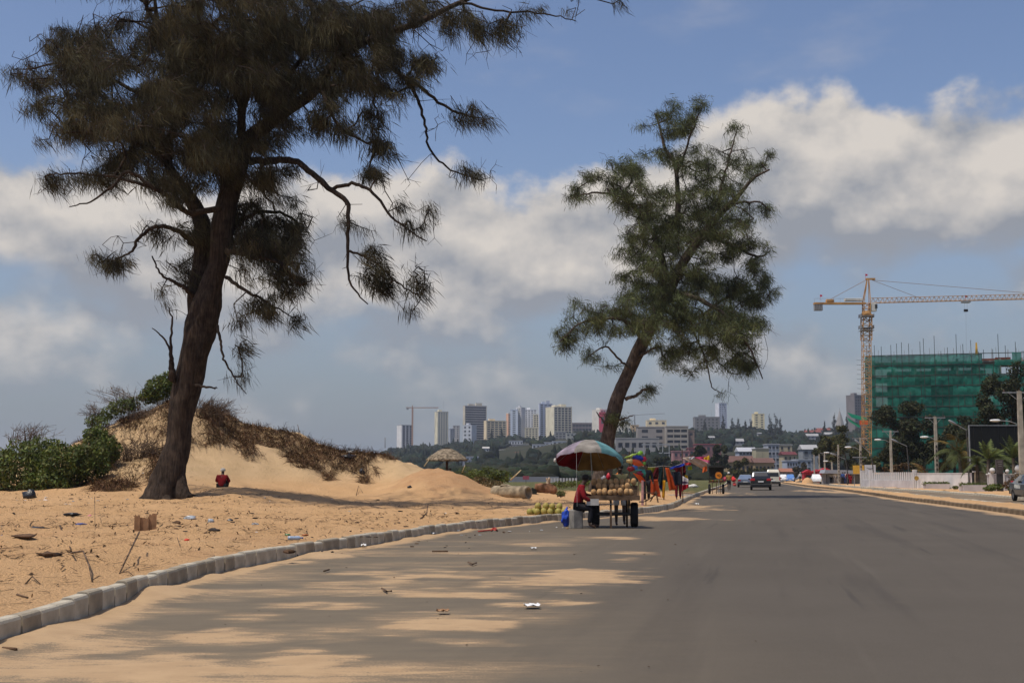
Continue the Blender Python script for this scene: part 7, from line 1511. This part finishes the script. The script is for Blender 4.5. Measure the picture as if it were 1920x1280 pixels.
# ------------------------------------------------------------------ roadside trees and palms
M_DKLEAF = mat('dark_tree_leaf', (.040, .048, .022), .7, var=.3, vscale=.6, spec=.2, trans=.2, attr='tint')
M_OLLEAF = mat('olive_tree_leaf', (.075, .080, .030), .7, var=.3, vscale=.6, spec=.2, trans=.2, attr='tint')
def broadleaf(label, px, yb, Y, ells, n, size, seed, m=M_DKLEAF, name='broadleaf_tree', tw=.25):
    g = float(hillz(atp(px, Y)[0], Y)) if Y > 430 else .1
    b0 = np.array(atp(px, Y, g)); rg = np.random.default_rng(seed); root = thing(name, label, 'tree', b0)
    E = [pe(a, b, Y + d, rx_, ry_) for a, b, rx_, ry_, d in ells]; E2 = []
    for e in E:                                   # break every lobe into uneven clumps
        for k in range(7):
            dd = rg.normal(0, 1, 3); dd /= np.linalg.norm(dd); E2.append((e[0] + dd[0] * e[3] * .68, e[1] + dd[1] * e[4] * .68, e[2] + dd[2] * e[5] * .68, e[3] * rg.uniform(.28, .48), e[4] * rg.uniform(.28, .48), e[5] * rg.uniform(.26, .46)))
    V, Fq, t, c = leaf_cloud(rg, E2, n, size)
    raw('crown', V, Fq, m, root, 'stuff', cols=t, loc=b0)
    mid = np.mean([e[:3] for e in E], 0) - b0; b = MB(); b.tube([(0, 0, -.1), mid * .3, mid * .65], [tw, tw * .8, tw * .55], 8); b.build('trunk', M_BARK, root, smooth=True)
    for e in E: p = np.array(e[:3]) - b0; b = MB(); b.tube([mid * .5, mid * .4 + p * .5, p], [tw * .45, tw * .3, tw * .12], 6); b.build('limb', M_BARK, root)
    return root
broadleaf('big dark tree in front of the green netting, left of the palm', 1700, 900, 165, [(1690, 790, 55, 40, 0), (1730, 820, 45, 45, -2), (1705, 850, 50, 35, -3), (1765, 850, 30, 40, -2)], 15000, .20, 71)
broadleaf('huge dark tree behind the billboard at the right edge', 1880, 900, 150, [(1880, 740, 45, 45, 0), (1915, 730, 40, 50, 0), (1850, 770, 40, 35, 0), (1900, 800, 50, 45, 2), (1935, 790, 40, 60, 2), (1840, 810, 40, 35, 2)], 15000, .20, 72)
broadleaf('leafy green tree left of the crane mast', 1590, 900, 230, [(1585, 850, 35, 32, 0), (1560, 835, 25, 25, 3), (1610, 865, 25, 25, -2), (1575, 815, 20, 18, 5)], 7500, .22, 73, M_OLLEAF)
broadleaf('dark tree behind the slim poles', 1548, 900, 270, [(1548, 858, 18, 26, 0), (1538, 845, 14, 18, 0)], 3000, .26, 74)
broadleaf('bright green tree behind the fence pole', 1650, 900, 190, [(1655, 868, 20, 20, 0), (1675, 862, 18, 20, 0)], 4200, .20, 75, M_OLLEAF)
broadleaf('dark tree behind the coconut palm and slotted pole', 1785, 895, 172, [(1785, 830, 40, 34, 0), (1760, 860, 34, 26, 0), (1815, 858, 34, 28, 0), (1800, 800, 26, 22, 2)], 9000, .20, 83)
broadleaf('low dark tree filling in behind the palms at right', 1850, 895, 135, [(1850, 862, 46, 24, 0), (1895, 866, 34, 22, 0), (1825, 878, 26, 14, 0)], 7000, .16, 84)
broadleaf('small brown bush behind the baluster fence', 1690, 895, 150, [(1690, 880, 22, 14, 0), (1665, 884, 14, 10, 0)], 1500, .16, 76, mat('brown_leaf', (.10, .065, .03), .8, var=.3, attr='tint'), tw=.1)
broadleaf('round olive tree ahead of the saloon', 1397, 900, 330, [(1395, 878, 22, 20, 0), (1380, 884, 14, 14, 0), (1412, 886, 14, 13, 0)], 5500, .26, 77, M_OLLEAF)
broadleaf('dark tree between the pink houses', 1313, 880, 420, [(1313, 850, 18, 16, 0), (1305, 860, 14, 12, 0)], 3200, .40, 78)
broadleaf('tall dark palm-like tree right of the pink house', 1352, 895, 380, [(1352, 850, 16, 18, 0), (1345, 868, 16, 16, 0), (1360, 866, 12, 14, 0)], 3600, .36, 79)
broadleaf('dark thicket behind the cloth stall, left of the pink house', 1235, 880, 420, [(1230, 868, 24, 12, 0), (1255, 866, 20, 12, 0), (1210, 872, 18, 10, 0)], 4200, .38, 80)
broadleaf('grey-green tree at the far end of the road', 1503, 900, 360, [(1503, 882, 16, 16, 0), (1490, 886, 10, 10, 0), (1514, 886, 12, 13, 0)], 3800, .28, 81, mat('dusty_leaf', (.075, .072, .045), .8, var=.25, attr='tint'))
broadleaf('small green tree between ochre building and minibus', 1436, 895, 410, [(1436, 884, 16, 8, 0)], 1500, .28, 82, M_OLLEAF)
def conifer(label, px, yt, yb, Y, w, seed, name='cypress_tree'):
    p = P(px, yb, Y); g = float(hillz(p[0], Y)); h = P(px, yt, Y)[2] - g; s = Y / F; rg = np.random.default_rng(seed); root = thing(name, label, 'tree', (p[0], Y, g - .3))
    E = [(rg.normal(0, .1) * w * s, rg.normal(0, .1) * w * s, h * t, w * s * .5 * (1.15 - t) * rg.uniform(.75, 1.25), w * s * .5 * (1.15 - t), h * .10) for t in np.linspace(.2, .97, 10)]
    V, Fq, t, c = leaf_cloud(rg, E, 1100, .55); raw('crown', V, Fq, M_DKLEAF, root, 'stuff', cols=t * .8); b = MB(); b.tube([(0, 0, 0), (0, 0, h * .9)], [.3, .08], 6); b.build('trunk', M_BARK, root)
for k, (px, yt, yb, Y, w, l) in enumerate(((922, 803, 828, 1480, 8, 'dark pointed cypress before the wide cream block, left one'), (941, 800, 828, 1480, 7, 'dark narrow cypress before the wide cream block, right one'), (1444, 778, 812, 1300, 14, 'tall dark conifer right of the yellow tower'), (1455, 776, 812, 1300, 14, 'tall dark conifer, middle of the ridge group'), (1463, 784, 814, 1290, 12, 'right-hand conifer of the ridge group'), (1384, 783, 808, 1300, 14, 'dark conifer left of the ridge casuarinas'), (1373, 784, 808, 1310, 12, 'leftmost conifer of the ridge casuarinas'), (1398, 788, 808, 1300, 10, 'thin ridge casuarina left of the yellow tower'), (1407, 786, 808, 1300, 10, 'slender ridge casuarina just left of the yellow tower'), (1356, 778, 802, 1380, 10, 'casuarina in front of the tall white ridge tower'), (1565, 776, 812, 1240, 12, 'dark conifer left of the church steeple'), (1588, 782, 812, 1240, 9, 'dark conifer right of the church steeple'), (1546, 790, 812, 1250, 9, 'spindly tree on the right ridge'), (1322, 788, 812, 1400, 12, 'dark tree before the grey ridge block'), (1032, 808, 828, 1430, 6, 'small cypress at the foot of the big cream tower'))): conifer(l, px, yt, yb, Y, w, 200 + k)
def palm(label, px, Y, h, nf, L_, seed, m=None, stiff=.4, group=None, tw=.14):
    b0 = np.array(atp(px, Y, .12)); rg = np.random.default_rng(seed); root = thing('palm_tree', label, 'palm', b0, 0, group); lean = rg.uniform(-.05, .05) * h
    b = MB(); b.tube([(0, 0, -.1), (lean * .4, 0, h * .5), (lean, 0, h)], [tw * 1.3, tw, tw * .9], 10); b.build('trunk', mat('palm_trunk', (.12, .095, .07), .95, var=.3, vscale=3, bump=.6, bscale=9), root)
    for k in range(nf):
        a = 2 * PI * k / nf + rg.uniform(-.25, .25); el = rg.uniform(-.35, 1.25) if stiff < .6 else rg.uniform(.3, 1.4); l = L_ * rg.uniform(.8, 1.1); pts = []; d = np.array((math.cos(a) * math.cos(el), math.sin(a) * math.cos(el), math.sin(el))); p = np.array((lean, 0, h))
        vs = []; fs = []; n = 14
        for i in range(n + 1):
            pts.append(p.copy()); p = p + d * l / n; d = d + np.array((0, 0, -(1 - stiff) * 2.6 / n)); d = d / np.linalg.norm(d)
        side = np.array((-math.sin(a), math.cos(a), 0)); o = 0
        for i in range(1, n + 1):
            for sgn in (-1, 1):
                for j in (0, .5):
                    q = pts[i] * (1 - j) + pts[i - 1] * j; t = (i - j) / n; ll = l * .27 * math.sin(PI * min(1, t * .85 + .15)) + .08; e = q + (side * sgn * .8 + (pts[i] - pts[i - 1]) / (l / n) * .55 + np.array((0, 0, -.35 + rg.uniform(-.15, .15)))) * ll; w = (pts[i] - pts[i - 1]) / (l / n) * .035
                    vs += [q - w, q + w, e]; fs.append((o, o + 1, o + 2)); o += 3
        b = MB(); b.add(vs, fs); b.tube(pts, [.03 * (1 - .8 * i / n) + .004 for i in range(n + 1)], 4); b.build('frond', m[k % len(m)] if m else M_LEAF_P, root)
M_LEAF_P = mat('palm_green', (.085, .105, .030), .6, var=.25, vscale=1.0, spec=.3, trans=.25); M_LEAF_Y = mat('palm_yellow', (.20, .14, .035), .7, var=.3, vscale=1.0, trans=.25)
palm('coconut palm with yellowing fronds left of the billboard', 1797, 116, 3.2, 20, 3.3, 91, [M_LEAF_P, M_LEAF_Y, M_LEAF_P], .35)
palm('drooping palm in front of billboard, nearest its left post', 1828, 103, 2.2, 14, 1.7, 92, [M_LEAF_P], .4)
palm('young upright palm in the middle before the billboard', 1847, 101, 2.5, 13, 1.6, 93, [MATS.get('palm_bright') or mat('palm_bright', (.15, .19, .05), .6, var=.25, trans=.3), M_LEAF_P], .7)
palm('rounded dark palm beside the black pylon sign', 1872, 104, 2.4, 16, 1.8, 94, [M_LEAF_P], .3)
palm('young bright-tipped palm close to the tallest pole', 1896, 100, 2.6, 13, 1.7, 95, [MATS['palm_bright'], M_LEAF_P], .7)
palm('dry brown-leaved palm low behind the slotted pole', 1735, 128, 1.0, 12, 2.4, 96, [M_LEAF_Y, mat('palm_brown', (.16, .075, .035), .8, var=.3)], .35)
shrub('verge_shrub', 'grassy green shrub on the right verge before the planters', [pe(1866, 912, 88, 16, 5), pe(1855, 916, 87, 12, 4)], 700, .09, 97)
shrub('verge_shrub', 'dry reddish shrub at the foot of the tallest pole', [pe(1905, 900, 86, 14, 14), pe(1893, 908, 86, 12, 8)], 700, .08, 98, m=MATS['brown_leaf'], twigs=40)
shrub('verge_shrub', 'low green tuft beside the dark car at the right', [pe(1900, 917, 82, 10, 4)], 260, .08, 99)
shrub('verge_shrub', 'little tuft at the corner of the long planter', [pe(1792, 913, 106, 6, 3)], 120, .08, 100)
# ------------------------------------------------------------------ litter, sticks and rubbish on the sand
rr = random.Random(21)
M_BAGK = mat('black_bag', (.014, .015, .018), .35, var=.3, vscale=9, bump=.8, bscale=18, spec=.5); M_PAPER = mat('white_paper', (.72, .72, .71), .8, var=.1); M_CLEAR = mat('clear_plastic', (.42, .45, .47), .25, var=.25, vscale=9, bump=.6, bscale=20, spec=.6); M_CARD = mat('cardboard', (.33, .19, .10), .9, var=.25, vscale=4); M_DEBR = mat('dark_debris', (.045, .036, .032), .9, var=.4, vscale=6); M_HUSKB = mat('brown_husk', (.13, .075, .042), .95, var=.35, vscale=6, bump=.8)
def lump(name, label, cat, px, py, w, h, m, seed=0, jit=.4, group=None, road=False, sub=2):
    q = G(px, py) if road else GT(px, py); s = q[1] / F; b = MB(); rx_, rz_ = w * s * .42, max(h * s * .36, .01); b.blob((0, 0, rz_ * .45), (rx_, rx_ * .75, rz_), 0, sub, jit, seed)
    return tag(b.build(name, m, None, smooth=sub > 1, loc=(q[0], q[1], q[2] + (.012 if road else 0)), rz=rr.uniform(-.4, .4)), label, cat, group)
lump('rubbish_bag', 'black rubbish bag lying under the broad green shrub', 'bag', 55, 932, 34, 30, M_BAGK, 1, .35)
lump('rubbish_bag', 'dark bag half buried in the upper dune edge', 'bag', 652, 868, 30, 18, M_BAGK, 2)
lump('rubbish_bag', 'dark bag hanging on the dune face above white scrap', 'bag', 678, 892, 11, 17, M_BAGK, 3)
lump('cloth_scrap', 'pale blue cloth scrap on the dune edge by dark bag', 'cloth', 656, 852, 20, 8, M_GREY, 4)
lump('rubbish_bag', 'black bag scrap on the slope of the red soil heap', 'bag', 768, 916, 11, 8, M_BAGK, 5)
lump('rubbish_bag', 'long black bag lying among litter on the left sand', 'bag', 135, 978, 34, 9, M_BAGK, 6)
lump('cloth_scrap', 'blue and black cloth scrap right of long black bag', 'cloth', 152, 985, 24, 8, M_BLUE, 7)
lump('cloth_scrap', 'small pink scrap above the blue and black scrap', 'scrap', 168, 976, 10, 7, M_PINK, 8)
lump('rubbish_bag', 'flat dark bag with twigs at the far left', 'bag', 70, 993, 44, 9, M_BAGK, 9)
lump('rubbish_bag', 'black bag cut by the left picture edge', 'bag', 3, 1000, 20, 14, M_BAGK, 10)
lump('plastic_scrap', 'small blue plastic scrap at the left picture edge', 'scrap', 3, 1012, 9, 6, M_BLUE, 11)
lump('dry_root', 'brown dead root mat half buried left', 'root', 45, 1019, 50, 10, M_HUSKB, 12)
lump('dry_root', 'curved brown root hump in the left foreground sand', 'root', 88, 1055, 46, 14, M_HUSKB, 13, .5)
lump('dry_root', 'small brown root knob right of the root hump', 'root', 116, 1052, 12, 10, M_HUSKB, 14)
lump('coconut_husk', 'larger dark coconut husk right of the cardboard piece', 'husk', 331, 986, 19, 11, M_HUSKB, 15, .2)
lump('coconut_husk', 'lower brown husk beneath the larger dark husk', 'husk', 330, 1000, 18, 11, M_HUSKB, 16, .2)
lump('coconut_husk', 'reddish husk left of the larger dark husk', 'husk', 315, 991, 13, 7, M_HUSKB, 17)
lump('clear_bag', 'crumpled clear plastic sheet on the litter line', 'plastic', 356, 982, 30, 11, M_CLEAR, 18)
lump('clear_bag', 'crumpled clear bag on the heap of husk twigs', 'plastic', 395, 988, 15, 13, M_CLEAR, 19)
lump('rubbish_bag', 'dark husk and bag heap under crumpled clear bag', 'rubbish', 400, 998, 26, 10, M_DEBR, 20)
lump('rubbish_bag', 'small dark grey bag right of the twig heap', 'bag', 431, 982, 14, 9, M_BAGK, 21)
lump('clear_bag', 'pale plastic tangle among sticks in mid sand', 'plastic', 478, 985, 16, 8, M_CLEAR, 22)
lump('plastic_scrap', 'bright red plastic scrap near the litter line', 'scrap', 350, 1014, 13, 6, mat('red_plastic', (.60, .06, .03), .4), 23)
lump('plastic_scrap', 'green glass bottle shard lying on sand by the kerb', 'bottle', 539, 1003, 14, 6, mat('green_glass', (.03, .16, .04), .2, spec=.6), 24, .15)
lump('plastic_scrap', 'orange-brown leaf-like scrap right of the water bottle', 'scrap', 572, 1005, 14, 5, mat('rust_scrap', (.40, .12, .04), .7), 25)
q = GT(553, 1012); wb = thing('water_bottle', 'clear blue water bottle lying on sand by the kerb', 'bottle', q, .35); s = q[1] / F; mbt = mat('pale_blue_plastic', (.36, .46, .60), .2, var=.15, spec=.6)
b = MB(); b.lathe([(.001, -.13), (.036, -.13), (.038, -.08), (.034, -.02), (.038, .04), (.036, .08), (.014, .11), (.014, .125), (.001, .125)], (0, 0, .04), 12, axis='x'); b.build('bottle_body', mbt, wb, smooth=True); b = MB(); b.lathe([(.001, .125), (.016, .125), (.016, .15), (.001, .15)], (0, 0, .04), 10, axis='x'); b.build('cap', M_BLUE, wb)
q = GT(271, 1000); cb = thing('cardboard_piece', 'torn brown cardboard sheet standing upright in the sand', 'cardboard', q, .1); s = q[1] / F
for k, (x0, x1, h) in enumerate(((-19, -9, 30), (-9, 6, 26), (6, 20, 31))):
    b = MB(); n = 6; top_ = [(x0 + (x1 - x0) * i / n, h + rr.uniform(-3, 2)) for i in range(n + 1)]; b.prism([(x0 * s, -.1)] + [(x1 * s, -.1)] + [(x * s, z * s) for x, z in top_[::-1]], -.012 + k * .03, .012 + k * .03); b.build('flap', M_CARD, cb)
for l, pts, r in (('long dark stick leaning on the left sand', [(112, 994, .05), (122, 1010, .03), (137, 1032, 0)], .03), ('curved brown stick nearest the kerb at left', [(132, 1052, .0), (155, 1066, .12), (166, 1078, .10), (173, 1093, 0)], .022), ('forked stick pointing up right near the kerb', [(260, 1036, .30), (240, 1058, .16), (224, 1077, 0)], .022), ('small forked twig at the foot of forked stick', [(224, 1077, .01), (240, 1078, .04), (250, 1082, .02)], .012), ('thin upright twig left of the kerb gap', [(332, 1016, .15), (341, 1035, 0)], .010), ('dark branch stub pointing up near the kerb middle', [(788, 975, .01), (800, 972, .04), (802, 964, .28)], .03), ('curly dead branch before the grey dune hollow', [(668, 929, 0), (672, 922, .25), (680, 928, .05)], .03), ('brown twig on sand at the lower left', [(32, 1120, .01), (52, 1124, .01)], .02), ('reddish curved twig above it at the left', [(48, 1096, .01), (60, 1091, .05), (75, 1098, .01)], .016), ('short stick flat on sand left of forked stick', [(188, 1030, .01), (204, 1040, .01)], .008), ('thin twig standing behind the litter line', [(176, 975, .5), (178, 1000, 0)], .012)):
    stick(l, pts, r * .6)
# many bits nobody names one by one but can be told apart
def bits(n, region, sizes, mats, label, cat, group, name, road=False):
    meshes = []
    for k in range(len(mats)):
        b = MB(); b.blob((0, 0, .3), (1, .7, .45), 0, 1, .5, k * 7); meshes.append(b.mesh(name, mats[k]))
    for k in range(n):
        px, py = region(); q = G(px, py) if road else GT(px, py); s = q[1] / F * rr.uniform(*sizes) / 2
        o = link(meshes[k % len(meshes)], name, None, (q[0], q[1], q[2] + (.010 if road else 0)), rr.uniform(0, 6)); o.scale = (s, s * rr.uniform(.5, 1), s * rr.uniform(.3, .7)); tag(o, label, cat, group)
bits(170, lambda: (rr.uniform(0, 900), 955 + abs(rr.gauss(0, 34))), (4, 12), [M_DEBR, M_HUSKB, M_DEBR], 'dark scrap of husk or bark on the sand left of the road', 'debris', 'dark debris on the sand', 'debris_scrap')
bits(34, lambda: (rr.uniform(0, 240), rr.uniform(928, 948)), (4, 10), [M_PAPER, M_CLEAR, M_DEBR], 'pale scrap of rubbish at the foot of green shrubs', 'litter', 'litter under the shrubs', 'litter_scrap')
bits(22, lambda: (rr.uniform(420, 1000), rr.uniform(936, 1000)), (3, 7), [M_PAPER, M_CLEAR], 'small white or clear scrap on the sand by the kerb', 'litter', 'white scraps on the sand', 'litter_scrap')
bits(22, lambda: (rr.uniform(640, 740), rr.uniform(836, 850)), (5, 10), [M_PAPER, M_DEBR, M_CLEAR, M_HUSKB], 'scrap in the rubbish strewn along the far dune crest', 'litter', 'rubbish on the dune crest', 'litter_scrap')
bits(26, lambda: (rr.uniform(380, 760), rr.uniform(930, 952)), (3, 8), [M_DEBR, M_PAPER, M_DEBR], 'scrap lying in the shade of the tall casuarina', 'litter', 'scraps in the tree shade', 'litter_scrap')
bits(20, lambda: (rr.uniform(190, 320), rr.uniform(850, 925)), (3, 8), [M_DEBR, M_PAPER, M_HUSKB], 'scrap caught among the dead roots left of trunk', 'litter', 'scraps among the dune roots', 'litter_scrap')
bits(40, lambda: (rr.uniform(300, 1500), rr.uniform(1010, 1270)), (2.5, 6), [M_DEBR, M_HUSKB], 'small dark stone or clod on the asphalt', 'stone', 'stones on the asphalt', 'road_stone', True)
bits(16, lambda: (lambda x: (x, float(np.interp(x, [560, 860, 1050, 1200], [1048, 1000, 983, 968])) + rr.uniform(2, 9)))(rr.uniform(560, 1190)), (4, 9), [M_PAPER, M_HUSKB, M_CLEAR, M_HUSKB], 'scrap in the gutter sand along the left kerb', 'litter', 'scraps in the gutter', 'gutter_scrap', True)
def flat(label, px, py, w, d, m, name='paper_scrap', cat='paper', z=.014, curl=.02):
    q = G(px, py); s = q[1] / F; n = 5; vs = []; 
    for i in range(n + 1):
        for j in range(n + 1): u, v = j / n - .5, i / n - .5; vs.append((u * w * s * (1 + .25 * math.sin(i * 2)), v * d * (1 + .2 * math.sin(j * 3)), curl * abs(math.sin(u * 5 + v * 4))))
    b = MB(); N = len(vs); b.add(vs + [(x, y, zz - .004) for x, y, zz in vs], [(i * 6 + j, i * 6 + j + 1, i * 6 + j + 7, i * 6 + j + 6) for i in range(n) for j in range(n)] + [tuple(N + k for k in (i * 6 + j + 6, i * 6 + j + 7, i * 6 + j + 1, i * 6 + j)) for i in range(n) for j in range(n)]); return tag(b.build(name, m, None, loc=(q[0], q[1], z + .012)), label, cat)
flat('white crumpled paper lying alone on the asphalt', 997, 1140, 26, .20, M_PAPER, curl=.025)
flat('small pale paper flat on the road farther up', 1000, 1030, 10, .18, M_PAPER)
flat('torn brown cardboard scrap on the asphalt', 830, 1151, 20, .13, M_CARD, 'cardboard_scrap', 'cardboard', curl=.03)
flat('white scrap on sand beside the far kerb bend', 1306, 947, 6, .4, M_PAPER, curl=.08)
flat('white wrapper by the kerb left of the red strap', 808, 1004, 11, .3, M_PAPER, curl=.06)
flat('crumpled clear wrapper against the kerb', 752, 1010, 12, .3, M_CLEAR, curl=.10)
flat('white wrapper at the kerb nearest the gap', 681, 1027, 8, .2, M_PAPER, curl=.06)
for l, pts, r, m in (('red strap loop lying in the gutter sand', [(897, 998), (915, 996), (925, 994), (932, 996), (930, 992), (924, 992), (921, 996)], .018, mat('red_strap', (.45, .06, .04), .6)), ('brown stick lying across the gutter sand', [(602, 1045), (635, 1046)], .02, M_WOOD), ('thin dark stick on the asphalt, centre left', [(810, 1036), (840, 1036)], .015, M_WOOD), ('curled dry twig on asphalt right of the thin stick', [(878, 1057), (886, 1061), (893, 1058)], .014, M_WOOD), ('curled dry leaf twig farther left on the asphalt', [(716, 1107), (725, 1113), (734, 1112)], .012, M_WOOD), ('brown leaf twig at the left edge of the road', [(5, 1222), (30, 1224)], .016, M_HUSKB), ('short bent twig left on the asphalt', [(607, 1074), (617, 1071)], .012, M_WOOD)):
    pp = [G(*p) + np.array((0, 0, .03)) for p in pts]; o = pp[0].copy(); b = MB(); b.tube([p - o for p in pp], r, 6); tag(b.build('stick' if 'strap' not in l else 'strap', m, None, smooth=True, loc=o), l, 'stick' if 'strap' not in l else 'strap')
lump('kerb_rubbish', 'dark bag and roots stuffed in the gap of the kerb', 'rubbish', 548, 1046, 26, 16, M_BAGK, 31, .45, road=True)
lump('kerb_rubbish', 'tangle of dry roots above the kerb gap bag', 'rubbish', 541, 1036, 22, 12, M_HUSKB, 32, .5)
def leaf_litter():
    rg = np.random.default_rng(15); n = 26000; Y = 6 + 52 * rg.uniform(0, 1, n) ** .8; px = rg.uniform(-60, 1150, n); X = (px - 960) / F * Y; ok = X < kx(Y) - .35
    X, Y = X[ok], Y[ok]; nn = np.array([fbm(x * .45, y * .3, 6.6, 4) for x, y in zip(X, Y)]); ok = rg.uniform(0, 1, len(X)) < .10 + 1.3 * np.clip(nn, 0, 1); X, Y = X[ok], Y[ok]; n = len(X); Z = zterr(X, Y) + .012
    a = rg.uniform(0, 2 * PI, n); l = rg.uniform(.02, .10, n) * rg.choice([1, 1, 1, 2.2], n); w = rg.uniform(.005, .016, n); dx, dy = np.cos(a), np.sin(a); t = rg.uniform(-.02, .05, n)
    V = np.stack([np.stack([X - dx * l - dy * w, Y - dy * l + dx * w, Z], 1), np.stack([X - dx * l + dy * w, Y - dy * l - dx * w, Z + .004], 1), np.stack([X + dx * l + dy * w, Y + dy * l - dx * w, Z + np.abs(t)], 1), np.stack([X + dx * l - dy * w, Y + dy * l + dx * w, Z + np.abs(t) + .004], 1)], 1).reshape(-1, 3)
    tint = rg.uniform(.3, 1.5, n)[:, None] * np.ones((1, 3)); o = raw('leaf_litter', V, (np.arange(n) * 4)[:, None] + np.arange(4)[None], M_DRY, None, 'stuff', cols=np.repeat(tint, 4, 0)); tag(o, 'scattered dry needles, bark and twig bits over the sand', 'leaf litter')
leaf_litter()
# ------------------------------------------------------------------ air
def haze():
    m = bpy.data.materials.new('haze'); m.use_nodes = True; N = m.node_tree.nodes; N.clear(); v = N.new('ShaderNodeVolumePrincipled'); v.inputs['Color'].default_value = (.80, .88, 1.0, 1); v.inputs['Density'].default_value = HAZE; v.inputs['Anisotropy'].default_value = .3
    o = N.new('ShaderNodeOutputMaterial'); m.node_tree.links.new(v.outputs[0], o.inputs['Volume'])
    b = MB(); b.box((0, 4350, 59), (12400, 9700, 122)); b.build('haze', m, kind='stuff')
HAZE = 0.00012
haze()
